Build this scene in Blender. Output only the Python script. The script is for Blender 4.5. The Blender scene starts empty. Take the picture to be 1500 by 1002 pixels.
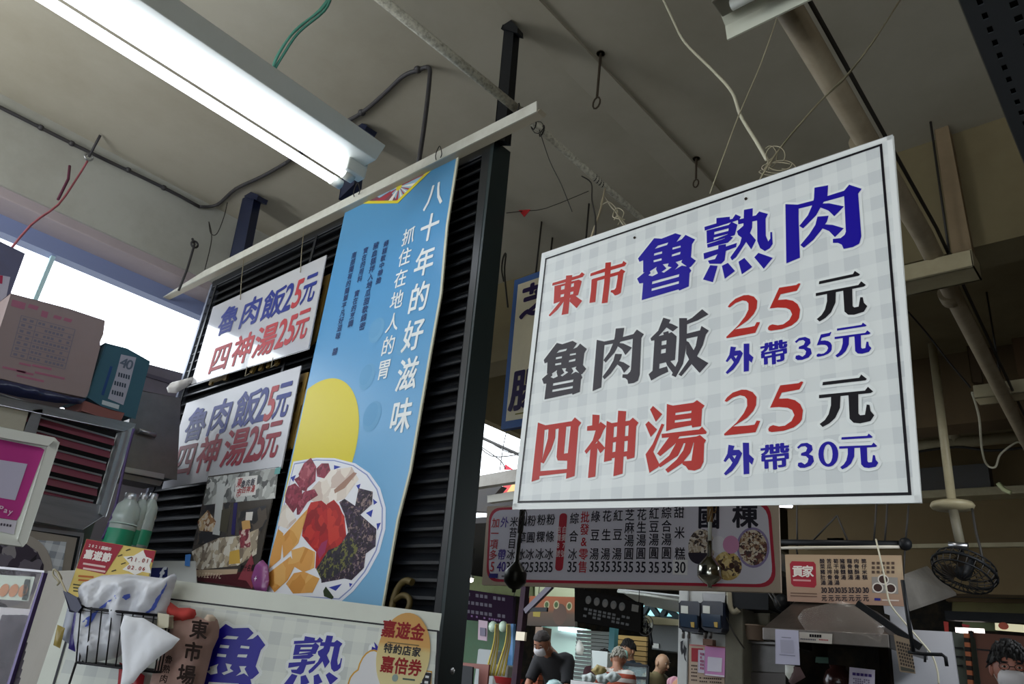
import bpy, bmesh, math, random
from mathutils import Vector, Matrix, noise
from mathutils.geometry import delaunay_2d_cdt, tessellate_polygon
random.seed(7)
S = bpy.context.scene
COL = S.collection

# ---------------------------------------------------------------- camera
R = ((0.7433, 0.1915, 0.6409), (0.6600, -0.3704, -0.6547), (0.1120, 0.9089, -0.4015))
M3 = Matrix(R)
ax, ay = Vector(M3[0]).normalized(), Vector(M3[1])
ay = (ay - ax * ay.dot(ax)).normalized()
M3 = Matrix((ax, ay, ax.cross(ay)))
EYE = Vector((0, 0, 1.2))
FPX = 1095.9
cd = bpy.data.cameras.new('camera'); cam = bpy.data.objects.new('camera', cd); COL.objects.link(cam)
cam.matrix_world = Matrix.Translation(EYE) @ M3.to_4x4()
cd.sensor_width = 36; cd.lens = FPX * 36 / 1500; cd.clip_start = .02; cd.clip_end = 200
S.camera = cam

# ---------------------------------------------------------------- light and view
S.view_settings.view_transform = 'Standard'; S.view_settings.look = 'None'
S.view_settings.gamma = 1; S.view_settings.use_curve_mapping = False
S.view_settings.exposure = 0.0
W = bpy.data.worlds.new('sky'); S.world = W; W.use_nodes = True
nt = W.node_tree; bg = nt.nodes['Background']
bg.inputs['Color'].default_value = (0.86, 0.93, 1.0, 1); bg.inputs['Strength'].default_value = 3.7

def lin(h):
    h = h.lstrip('#'); c = [int(h[i:i + 2], 16) / 255 for i in (0, 2, 4)]
    return [(x / 12.92 if x <= .04045 else ((x + .055) / 1.055) ** 2.4) for x in c] + [1]

def area_lamp(name, loc, size, energy, rot=(0, 0, 0), col=(1, 1, 1)):
    l = bpy.data.lights.new(name, 'AREA'); l.shape = 'RECTANGLE'; l.size, l.size_y = size; l.energy = energy; l.color = col
    o = bpy.data.objects.new(name, l); COL.objects.link(o); o.location = loc; o.rotation_euler = rot; return o
# fill lamps added out of view, and lamps over the far aisle and shops
area_lamp('added_fill', (.9, -1.8, 3.0), (.3, 2.4), 34, rot=(math.radians(35), 0, 0), col=(1, .99, .95))  # added fill for the front of the big price sign
area_lamp('added_fill', (-3.7, -1.9, 2.6), (.3, 2.2), 60, rot=(math.radians(150), 0, 0), col=(1, 1, .98))  # upward fill added to brighten the left ceiling
area_lamp('stall_fill', (-.3, 5.0, 2.5), (.3, .8), 20, rot=(0, math.radians(50), 0), col=(.92, .96, 1))  # fill added to brighten the white panel and awning
area_lamp('shop_light', (-7.2, 9.9, 2.45), (1.2, .25), 22, col=(.85, 1, .95))
area_lamp('shop_light', (-5.2, 11.5, 2.7), (1.6, .3), 20, col=(.9, 1, .95))
area_lamp('counter_lamp', (-5.2, 7.8, 2.3), (.8, .2), 4.5, col=(.95, 1, .95))
area_lamp('far_aisle_light', (-2.2, 4.9, 3.3), (.3, 1.0), 9, col=(1, .97, .9))

# ---------------------------------------------------------------- materials
MATS = {}
def mat(name, hexc, rough=.6, metal=0, var=0, scale=6, bump=0, dark='#4a3c28', emit=0, alpha=1, trans=0, spec=.5, stretch=None, coat=0):
    if name in MATS: return MATS[name]
    m = bpy.data.materials.new(name); m.use_nodes = True; n = m.node_tree.nodes; L = m.node_tree.links
    b = n['Principled BSDF']; b.inputs['Base Color'].default_value = lin(hexc)
    b.inputs['Roughness'].default_value = rough; b.inputs['Metallic'].default_value = metal
    b.inputs['Specular IOR Level'].default_value = spec; b.inputs['Coat Weight'].default_value = coat
    b.inputs['Alpha'].default_value = alpha; b.inputs['Transmission Weight'].default_value = trans
    if emit:
        b.inputs['Emission Color'].default_value = lin(hexc); b.inputs['Emission Strength'].default_value = emit
    if var or bump:
        tc = n.new('ShaderNodeTexCoord'); no = n.new('ShaderNodeTexNoise'); no.inputs['Scale'].default_value = scale
        no.inputs['Detail'].default_value = 6; no.inputs['Roughness'].default_value = .65
        if stretch:
            mp = n.new('ShaderNodeMapping'); mp.inputs['Scale'].default_value = stretch
            L.new(tc.outputs['Object'], mp.inputs['Vector']); L.new(mp.outputs['Vector'], no.inputs['Vector'])
        else: L.new(tc.outputs['Object'], no.inputs['Vector'])
        if var:
            mx = n.new('ShaderNodeMix'); mx.data_type = 'RGBA'; mx.inputs[6].default_value = lin(hexc); mx.inputs[7].default_value = lin(dark)
            mr = n.new('ShaderNodeMapRange'); mr.inputs['From Min'].default_value = .42; mr.inputs['From Max'].default_value = .78
            mr.inputs['To Max'].default_value = var
            L.new(no.outputs['Fac'], mr.inputs['Value']); L.new(mr.outputs['Result'], mx.inputs['Factor']); L.new(mx.outputs[2], b.inputs['Base Color'])
        if bump:
            bp = n.new('ShaderNodeBump'); bp.inputs['Strength'].default_value = bump; bp.inputs['Distance'].default_value = .01
            L.new(no.outputs['Fac'], bp.inputs['Height']); L.new(bp.outputs['Normal'], b.inputs['Normal'])
    MATS[name] = m; return m

def checks(name, base, stripe, pitch, rough=.45, axes=(0, 2), amt=.5):
    """woven gingham print: two sets of stripes in the sheet's own axes"""
    m = mat(name, base, rough); n = m.node_tree.nodes; L = m.node_tree.links; b = n['Principled BSDF']
    tc = n.new('ShaderNodeTexCoord'); sp = n.new('ShaderNodeSeparateXYZ'); L.new(tc.outputs['Object'], sp.inputs[0])
    outs = []
    for a in axes:
        d = n.new('ShaderNodeMath'); d.operation = 'DIVIDE'; d.inputs[1].default_value = pitch; L.new(sp.outputs[a], d.inputs[0])
        f = n.new('ShaderNodeMath'); f.operation = 'FRACT'; L.new(d.outputs[0], f.inputs[0])
        g = n.new('ShaderNodeMath'); g.operation = 'LESS_THAN'; g.inputs[1].default_value = .5; L.new(f.outputs[0], g.inputs[0]); outs.append(g)
    s = n.new('ShaderNodeMath'); s.operation = 'ADD'; L.new(outs[0].outputs[0], s.inputs[0]); L.new(outs[1].outputs[0], s.inputs[1])
    k = n.new('ShaderNodeMath'); k.operation = 'POWER'; k.inputs[1].default_value = 1.6; L.new(s.outputs[0], k.inputs[0])
    k2 = n.new('ShaderNodeMath'); k2.operation = 'MULTIPLY'; k2.inputs[1].default_value = amt / 3; L.new(k.outputs[0], k2.inputs[0])
    mx = n.new('ShaderNodeMix'); mx.data_type = 'RGBA'; mx.inputs[6].default_value = lin(base); mx.inputs[7].default_value = lin(stripe)
    L.new(k2.outputs[0], mx.inputs['Factor']); L.new(mx.outputs[2], b.inputs['Base Color']); return m

def bands(name, c1, c2, pitch, axis=2, duty=.5, rough=.8):
    m = mat(name, c1, rough); n = m.node_tree.nodes; L = m.node_tree.links; b = n['Principled BSDF']
    tc = n.new('ShaderNodeTexCoord'); sp = n.new('ShaderNodeSeparateXYZ'); L.new(tc.outputs['Object'], sp.inputs[0])
    d = n.new('ShaderNodeMath'); d.operation = 'DIVIDE'; d.inputs[1].default_value = pitch; L.new(sp.outputs[axis], d.inputs[0])
    f = n.new('ShaderNodeMath'); f.operation = 'FRACT'; L.new(d.outputs[0], f.inputs[0])
    g = n.new('ShaderNodeMath'); g.operation = 'LESS_THAN'; g.inputs[1].default_value = duty; L.new(f.outputs[0], g.inputs[0])
    mx = n.new('ShaderNodeMix'); mx.data_type = 'RGBA'; mx.inputs[6].default_value = lin(c1); mx.inputs[7].default_value = lin(c2)
    L.new(g.outputs[0], mx.inputs['Factor']); L.new(mx.outputs[2], b.inputs['Base Color']); return m

def gradient(name, stops, axis, lo, hi, rough=.5):
    """a printed colour ramp along one of the sheet's own axes"""
    m = mat(name, stops[0][1], rough); n = m.node_tree.nodes; L = m.node_tree.links; b = n['Principled BSDF']
    tc = n.new('ShaderNodeTexCoord'); sp = n.new('ShaderNodeSeparateXYZ'); L.new(tc.outputs['Object'], sp.inputs[0])
    mr = n.new('ShaderNodeMapRange'); mr.inputs['From Min'].default_value = lo; mr.inputs['From Max'].default_value = hi
    L.new(sp.outputs[axis], mr.inputs['Value']); cr = n.new('ShaderNodeValToRGB'); L.new(mr.outputs['Result'], cr.inputs['Fac'])
    e = cr.color_ramp.elements
    e[0].position, e[0].color = stops[0][0], lin(stops[0][1]); e[1].position, e[1].color = stops[-1][0], lin(stops[-1][1])
    for p, c in stops[1:-1]: q = e.new(p); q.color = lin(c)
    L.new(cr.outputs['Color'], b.inputs['Base Color']); return m

def mottle(name, cols, scale=40, rough=.55, thr=None, vor=True):
    """a photographic print of small lumps: cells of several colours"""
    m = mat(name, cols[0], rough); n = m.node_tree.nodes; L = m.node_tree.links; b = n['Principled BSDF']
    tc = n.new('ShaderNodeTexCoord'); v = n.new('ShaderNodeTexVoronoi'); v.inputs['Scale'].default_value = scale
    no = n.new('ShaderNodeTexNoise'); no.inputs['Scale'].default_value = scale * .6
    mp = n.new('ShaderNodeMix'); mp.data_type = 'VECTOR'; mp.inputs['Factor'].default_value = .05
    L.new(tc.outputs['Object'], no.inputs['Vector']); L.new(tc.outputs['Object'], mp.inputs[4]); L.new(no.outputs['Color'], mp.inputs[5])
    L.new(mp.outputs[1], v.inputs['Vector']); sp = n.new('ShaderNodeSeparateColor'); L.new(v.outputs['Color'], sp.inputs[0])
    cr = n.new('ShaderNodeValToRGB'); cr.color_ramp.interpolation = 'LINEAR' if not vor else 'CONSTANT'
    e = cr.color_ramp.elements; k = len(cols)
    e[0].position, e[0].color = 0, lin(cols[0]); e[1].position, e[1].color = (k - 1) / k, lin(cols[-1])
    for i in range(1, k - 1): q = e.new(i / k); q.color = lin(cols[i])
    L.new(sp.outputs[0], cr.inputs['Fac']); L.new(cr.outputs['Color'], b.inputs['Base Color']); return m

def ink(hexc, rough=.5): return mat('ink_' + hexc[1:], hexc, max(rough, .3), spec=.25)

# ---------------------------------------------------------------- geometry helpers
def ray(px, py):
    return (M3 @ Vector((px - 750, 501 - py, -FPX))).normalized()
def P(px, py, x=None, y=None, z=None, d=None, F=None):
    """the point of a real plane (x = , y = , z = , a horizontal distance, or a sheet) seen at a photo pixel"""
    r = ray(px, py)
    if x is not None: t = (x - EYE.x) / r.x
    elif y is not None: t = (y - EYE.y) / r.y
    elif z is not None: t = (z - EYE.z) / r.z
    elif d is not None: t = d / math.hypot(r.x, r.y)
    else: t = (F.O - EYE).dot(F.N) / r.dot(F.N)
    return EYE + r * t

class Frame:
    """a sheet: origin, horizontal U, upright V, N towards the viewer"""
    def __init__(s, O, U=(1, 0, 0), tilt=0):
        s.O = Vector(O); s.U = Vector(U).normalized(); z = Vector((0, 0, 1))
        s.V = (z - s.U * z.dot(s.U)).normalized(); s.N = s.U.cross(s.V)
        if tilt:
            q = Matrix.Rotation(tilt, 3, s.U); s.V = q @ s.V; s.N = q @ s.N
    def w(s, u, v, n=0): return s.O + s.U * u + s.V * v + s.N * n
    def uv(s, px, py):
        p = P(px, py, F=s) - s.O; return (p.dot(s.U), p.dot(s.V))
    def mat(s):
        m = Matrix((s.U, -s.N, s.V)).transposed().to_4x4(); m.translation = s.O; return m

WM = {}
def thing(name, label, cat, at=(0, 0, 0), group=None, F=None, rz=0):
    o = bpy.data.objects.new(name, None); COL.objects.link(o); o.empty_display_size = .1
    m = F.mat() if F else Matrix.Translation(Vector(at)) @ Matrix.Rotation(rz, 4, 'Z')
    o.matrix_world = m; WM[o] = m
    o['label'] = label; o['category'] = cat
    if group: o['group'] = group
    return o
def tag(o, label=None, cat=None, group=None, kind=None):
    if label: o['label'] = label
    if cat: o['category'] = cat
    if group: o['group'] = group
    if kind: o['kind'] = kind
    return o

class MB:
    def __init__(s): s.v = []; s.f = []; s.sm = []
    def add(s, vs, fs, smooth=False):
        k = len(s.v); s.v += [Vector(v) for v in vs]; s.f += [tuple(i + k for i in f) for f in fs]; s.sm += [smooth] * len(fs); return s
    def box(s, lo, hi):
        x0, y0, z0 = lo; x1, y1, z1 = hi
        return s.hexa([(x0, y0, z0), (x1, y0, z0), (x1, y1, z0), (x0, y1, z0)], [(x0, y0, z1), (x1, y0, z1), (x1, y1, z1), (x0, y1, z1)])
    def hexa(s, b, t):
        return s.add(list(b) + list(t), [(3, 2, 1, 0), (4, 5, 6, 7), (0, 1, 5, 4), (1, 2, 6, 5), (2, 3, 7, 6), (3, 0, 4, 7)])
    def slab(s, F, uvs, n0, n1):
        """extrude a uv outline (ccw as seen) between depths n0 < n1"""
        n = len(uvs); tri = tessellate_polygon([[Vector((u, v, 0)) for u, v in uvs]])
        vs = [F.w(u, v, n0) for u, v in uvs] + [F.w(u, v, n1) for u, v in uvs]
        fs = [tuple(i + n for i in t) for t in tri] + [t[::-1] for t in tri] + [((i + 1) % n, i, i + n, (i + 1) % n + n) for i in range(n)]
        return s.add(vs, fs)
    def flat(s, F, uvs, n=.001):
        tri = tessellate_polygon([[Vector((u, v, 0)) for u, v in uvs]])
        return s.add([F.w(u, v, n) for u, v in uvs], tri)
    def bar(s, a, b, w, h, up=(0, 0, 1)):
        a, b = Vector(a), Vector(b); d = (b - a).normalized(); u = Vector(up); r = d.cross(u)
        if r.length < 1e-4: r = d.cross(Vector((0, 1, 0)))
        r.normalize(); u = r.cross(d)
        c = [(-1, -1), (1, -1), (1, 1), (-1, 1)]
        return s.hexa([a + r * (i * w / 2) + u * (j * h / 2) for i, j in c], [b + r * (i * w / 2) + u * (j * h / 2) for i, j in c])
    def tube(s, pts, r, seg=7, smooth=0, caps=True):
        pts = [Vector(p) for p in pts]
        if smooth: pts = catmull(pts, smooth)
        n = len(pts); ring = []; prev = None
        for i, p in enumerate(pts):
            d = (pts[min(i + 1, n - 1)] - pts[max(i - 1, 0)]).normalized()
            if prev is None: a = d.orthogonal().normalized()
            else:
                a = prev - d * prev.dot(d); a = a.normalized() if a.length > 1e-6 else d.orthogonal().normalized()
            prev = a; b = d.cross(a); rr = r(i / max(1, n - 1)) if callable(r) else r
            ring += [p + (a * math.cos(2 * math.pi * k / seg) + b * math.sin(2 * math.pi * k / seg)) * rr for k in range(seg)]
        fs = [(i * seg + k, i * seg + (k + 1) % seg, (i + 1) * seg + (k + 1) % seg, (i + 1) * seg + k) for i in range(n - 1) for k in range(seg)]
        s.add(ring, fs, True)
        if caps: k0 = len(s.v) - len(ring); s.f += [tuple(k0 + k for k in range(seg))[::-1], tuple(k0 + (n - 1) * seg + k for k in range(seg))]; s.sm += [False, False]
        return s
    def lathe(s, c, prof, seg=20, axis=(0, 0, 1)):
        c = Vector(c); ax_ = Vector(axis).normalized(); a = ax_.orthogonal().normalized(); b = ax_.cross(a); n = len(prof)
        vs = [c + ax_ * h + (a * math.cos(2 * math.pi * k / seg) + b * math.sin(2 * math.pi * k / seg)) * max(r, 1e-4) for r, h in prof for k in range(seg)]
        return s.add(vs, [(i * seg + k, i * seg + (k + 1) % seg, (i + 1) * seg + (k + 1) % seg, (i + 1) * seg + k) for i in range(n - 1) for k in range(seg)], True)
    def ball(s, c, r, seg=12, rot=None):
        c = Vector(c); r = (r, r, r) if not hasattr(r, '__len__') else r; q = rot or Matrix.Identity(3); n = seg // 2
        vs = [c + q @ Vector((math.sin(math.pi * i / n) * math.cos(2 * math.pi * k / seg) * r[0], math.sin(math.pi * i / n) * math.sin(2 * math.pi * k / seg) * r[1], math.cos(math.pi * i / n) * r[2])) for i in range(n + 1) for k in range(seg)]
        return s.add(vs, [(i * seg + k, (i + 1) * seg + k, (i + 1) * seg + (k + 1) % seg, i * seg + (k + 1) % seg) for i in range(n) for k in range(seg)], True)
    def puff(s, F, uvs, th, step=.01, n0=0, wr=.3, freq=25, back=True, edge=None):
        """a soft body filling a uv outline: swells away from its edge, with creases"""
        edge = edge or th * 1.2; us = [p[0] for p in uvs]; vs = [p[1] for p in uvs]; ol = []
        for i in range(len(uvs)):
            a, b = Vector(uvs[i]), Vector(uvs[(i + 1) % len(uvs)]); m = max(1, int((b - a).length / step)); ol += [a.lerp(b, k / m) for k in range(m)]
        def dist(p): return min((p - (a + (b - a) * max(0, min(1, (p - a).dot(b - a) / max(1e-9, (b - a).length_squared))))).length for a, b in segs)
        segs = [(Vector(uvs[i]), Vector(uvs[(i + 1) % len(uvs)])) for i in range(len(uvs))]
        def inside(p):
            c = False
            for a, b in segs:
                if (a.y > p.y) != (b.y > p.y) and p.x < (b.x - a.x) * (p.y - a.y) / (b.y - a.y) + a.x: c = not c
            return c
        pts = list(ol); y = min(vs) + step / 2
        while y < max(vs):
            x = min(us) + step / 2
            while x < max(us):
                q = Vector((x + random.uniform(-.2, .2) * step, y + random.uniform(-.2, .2) * step))
                if inside(q) and dist(q) > step * .5: pts.append(q)
                x += step
            y += step
        k = len(ol); r = delaunay_2d_cdt(pts, [(i, (i + 1) % k) for i in range(k)], [list(range(k))], 1, 1e-6)
        vo = r[0]; fr = []; bk = []
        for q in vo:
            t = min(1, dist(q) / edge); h = th * math.sqrt(t * (2 - t)); c = noise.noise(Vector((q.x * freq, q.y * freq * .6, n0 * 7))) + .6 * abs(noise.noise(Vector((q.x * freq * 2.3, q.y * freq * 1.7, 3))))
            fr.append(F.w(q.x, q.y, n0 + h + c * th * wr * t)); bk.append(F.w(q.x, q.y, n0 - (h * .6 + .0005)))
        tri = []
        for f in r[2]:
            a, b, c = (vo[i] for i in f[:3]); tri.append(tuple(f) if (b - a).cross(c - a) > 0 else tuple(f[::-1]))
        s.add(fr, tri, True)
        if back: s.add(bk, [t[::-1] for t in tri], True)
        return s
    def build(s, name, m, parent=None, bevel=0, kind=None, label=None, wm=None):
        inv = None
        if parent is not None:
            WM_p = WM[parent]; inv = WM_p.inverted()
        me = bpy.data.meshes.new(name)
        if inv is not None: vs = [inv @ v for v in s.v]; org = None
        else:
            if s.v:
                lo = Vector((min(v.x for v in s.v), min(v.y for v in s.v), min(v.z for v in s.v))); hi = Vector((max(v.x for v in s.v), max(v.y for v in s.v), max(v.z for v in s.v)))
                org = Vector(((lo.x + hi.x) / 2, (lo.y + hi.y) / 2, lo.z))
            else: org = Vector()
            vs = [v - org for v in s.v]
        me.from_pydata(vs, [], s.f); me.materials.append(m); me.polygons.foreach_set('use_smooth', s.sm); me.update()
        o = bpy.data.objects.new(name, me); COL.objects.link(o)
        if parent is not None: o.parent = parent; WM[o] = WM[parent]
        else: o.location = org; WM[o] = Matrix.Translation(org)
        if bevel:
            b = o.modifiers.new('bevel', 'BEVEL'); b.width = bevel; b.segments = 2; b.limit_method = 'ANGLE'
        if kind: o['kind'] = kind
        if label: o['label'] = label
        return o

def catmull(p, k):
    out = []; n = len(p)
    for i in range(n - 1):
        a, b, c, d = p[max(0, i - 1)], p[i], p[i + 1], p[min(n - 1, i + 2)]
        for j in range(k):
            t = j / k; out.append(.5 * ((2 * b) + (c - a) * t + (2 * a - 5 * b + 4 * c - d) * t * t + (3 * b - a - 3 * c + d) * t ** 3))
    return out + [p[-1]]
def ellipse(c, rx, ry, n=28, a0=0, a1=2 * math.pi): return [(c[0] + rx * math.cos(a0 + (a1 - a0) * i / n), c[1] + ry * math.sin(a0 + (a1 - a0) * i / n)) for i in range(n if a1 - a0 > 6.28 else n + 1)]
def rrect(u0, v0, u1, v1, r, k=5):
    out = []
    for cx, cy, a in ((u1 - r, v0 + r, -90), (u1 - r, v1 - r, 0), (u0 + r, v1 - r, 90), (u0 + r, v0 + r, 180)):
        out += [(cx + r * math.cos(math.radians(a + 90 * i / k)), cy + r * math.sin(math.radians(a + 90 * i / k))) for i in range(k + 1)]
    return out

# ---------------------------------------------------------------- lettering
GL = {}
def glyph(ch):
    if ch not in GL:
        c = bpy.data.curves.new('glyph', 'FONT'); c.body = ch; c.resolution_u = 3
        o = bpy.data.objects.new('glyph', c); m = bpy.data.meshes.new_from_object(o)
        vs = [(v.co.x, v.co.y) for v in m.vertices]; fs = [tuple(p.vertices) for p in m.polygons]
        bpy.data.objects.remove(o); bpy.data.meshes.remove(m); bpy.data.curves.remove(c)
        xs = [v[0] for v in vs] or [0]; cx = (min(xs) + max(xs)) / 2; full = ord(ch) > 0x2000
        cx = .5 if full else cx; cy = .38 if full else .35
        GL[ch] = ([(x - cx, y - cy) for x, y in vs], fs)
    return GL[ch]

JOIN = {'small_print', 'lettering', 'confetti', 'date_mark', 'table_line', 'faded_title', 'faded_print', 'orange_digit'}
class Print:
    """flat print on a sheet: collects shapes per colour, then makes one mesh of each colour"""
    def __init__(s, F, parent): s.F = F; s.p = parent; s.d = {}
    def mb(s, m, name='lettering'): return s.d.setdefault((name, m), MB())
    def poly(s, uvs, m, n=.0012, name='lettering'):
        if name in JOIN: s.mb(m, name).flat(s.F, uvs, n)
        else: MB().flat(s.F, uvs, n).build(name, m, s.p)
    def px(s, pts, m, n=.0012, name='lettering'): s.poly([s.F.uv(*p) for p in pts], m, n, name)
    def char(s, ch, c, w, h, m, bold=0, boldv=None, n=.002, sl=0, rot=0):
        vs, fs = glyph(ch); bv = bold if boldv is None else boldv
        own = min(abs(w), abs(h)) * FPX / (s.F.w(c[0], c[1]) - EYE).length > 11 and m is not None and not getattr(s, 'joined', False)
        tgt = MB() if own else s.mb(m)
        offs = [(0, 0)] + ([(bold * math.cos(a), bv * math.sin(a)) for a in [i * math.pi / 4 for i in range(8)]] if bold or bv else [])
        cr, sr = math.cos(rot), math.sin(rot)
        for k, (ox, oy) in enumerate(offs):
            q = [((x + ox + sl * (y + oy)) * w, (y + oy) * h) for x, y in vs]
            tgt.add([s.F.w(c[0] + x * cr - y * sr, c[1] + x * sr + y * cr, n + k * 1.5e-5) for x, y in q], fs)
        if own: tgt.build('character', m, s.p)
    def line(s, txt, p0, p1, m, asp=1, k=.95, em=None, bold=0, halo=None, v=False, n=.002, uv=False, sl=0, boldv=None):
        a = Vector(p0 if uv else s.F.uv(*p0)); b = Vector(p1 if uv else s.F.uv(*p1)); N = len(txt)
        if em is None: em = (b - a).length / max(1, N - 1) * k
        w, h = (em, em * asp) if not v else (em * asp, em)
        for i, ch in enumerate(txt):
            if ch == ' ': continue
            c = a.lerp(b, i / max(1, N - 1))
            if halo: s.char(ch, c, w, h, halo, bold + .07, n=n - .0006)
            s.char(ch, c, w, h, m, bold, boldv, n=n, sl=sl)
    def flush(s):
        for (name, m), mb in s.d.items():
            o = mb.build(name, m, s.p)
            o['kind'] = 'stuff'
        s.d = {}

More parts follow.
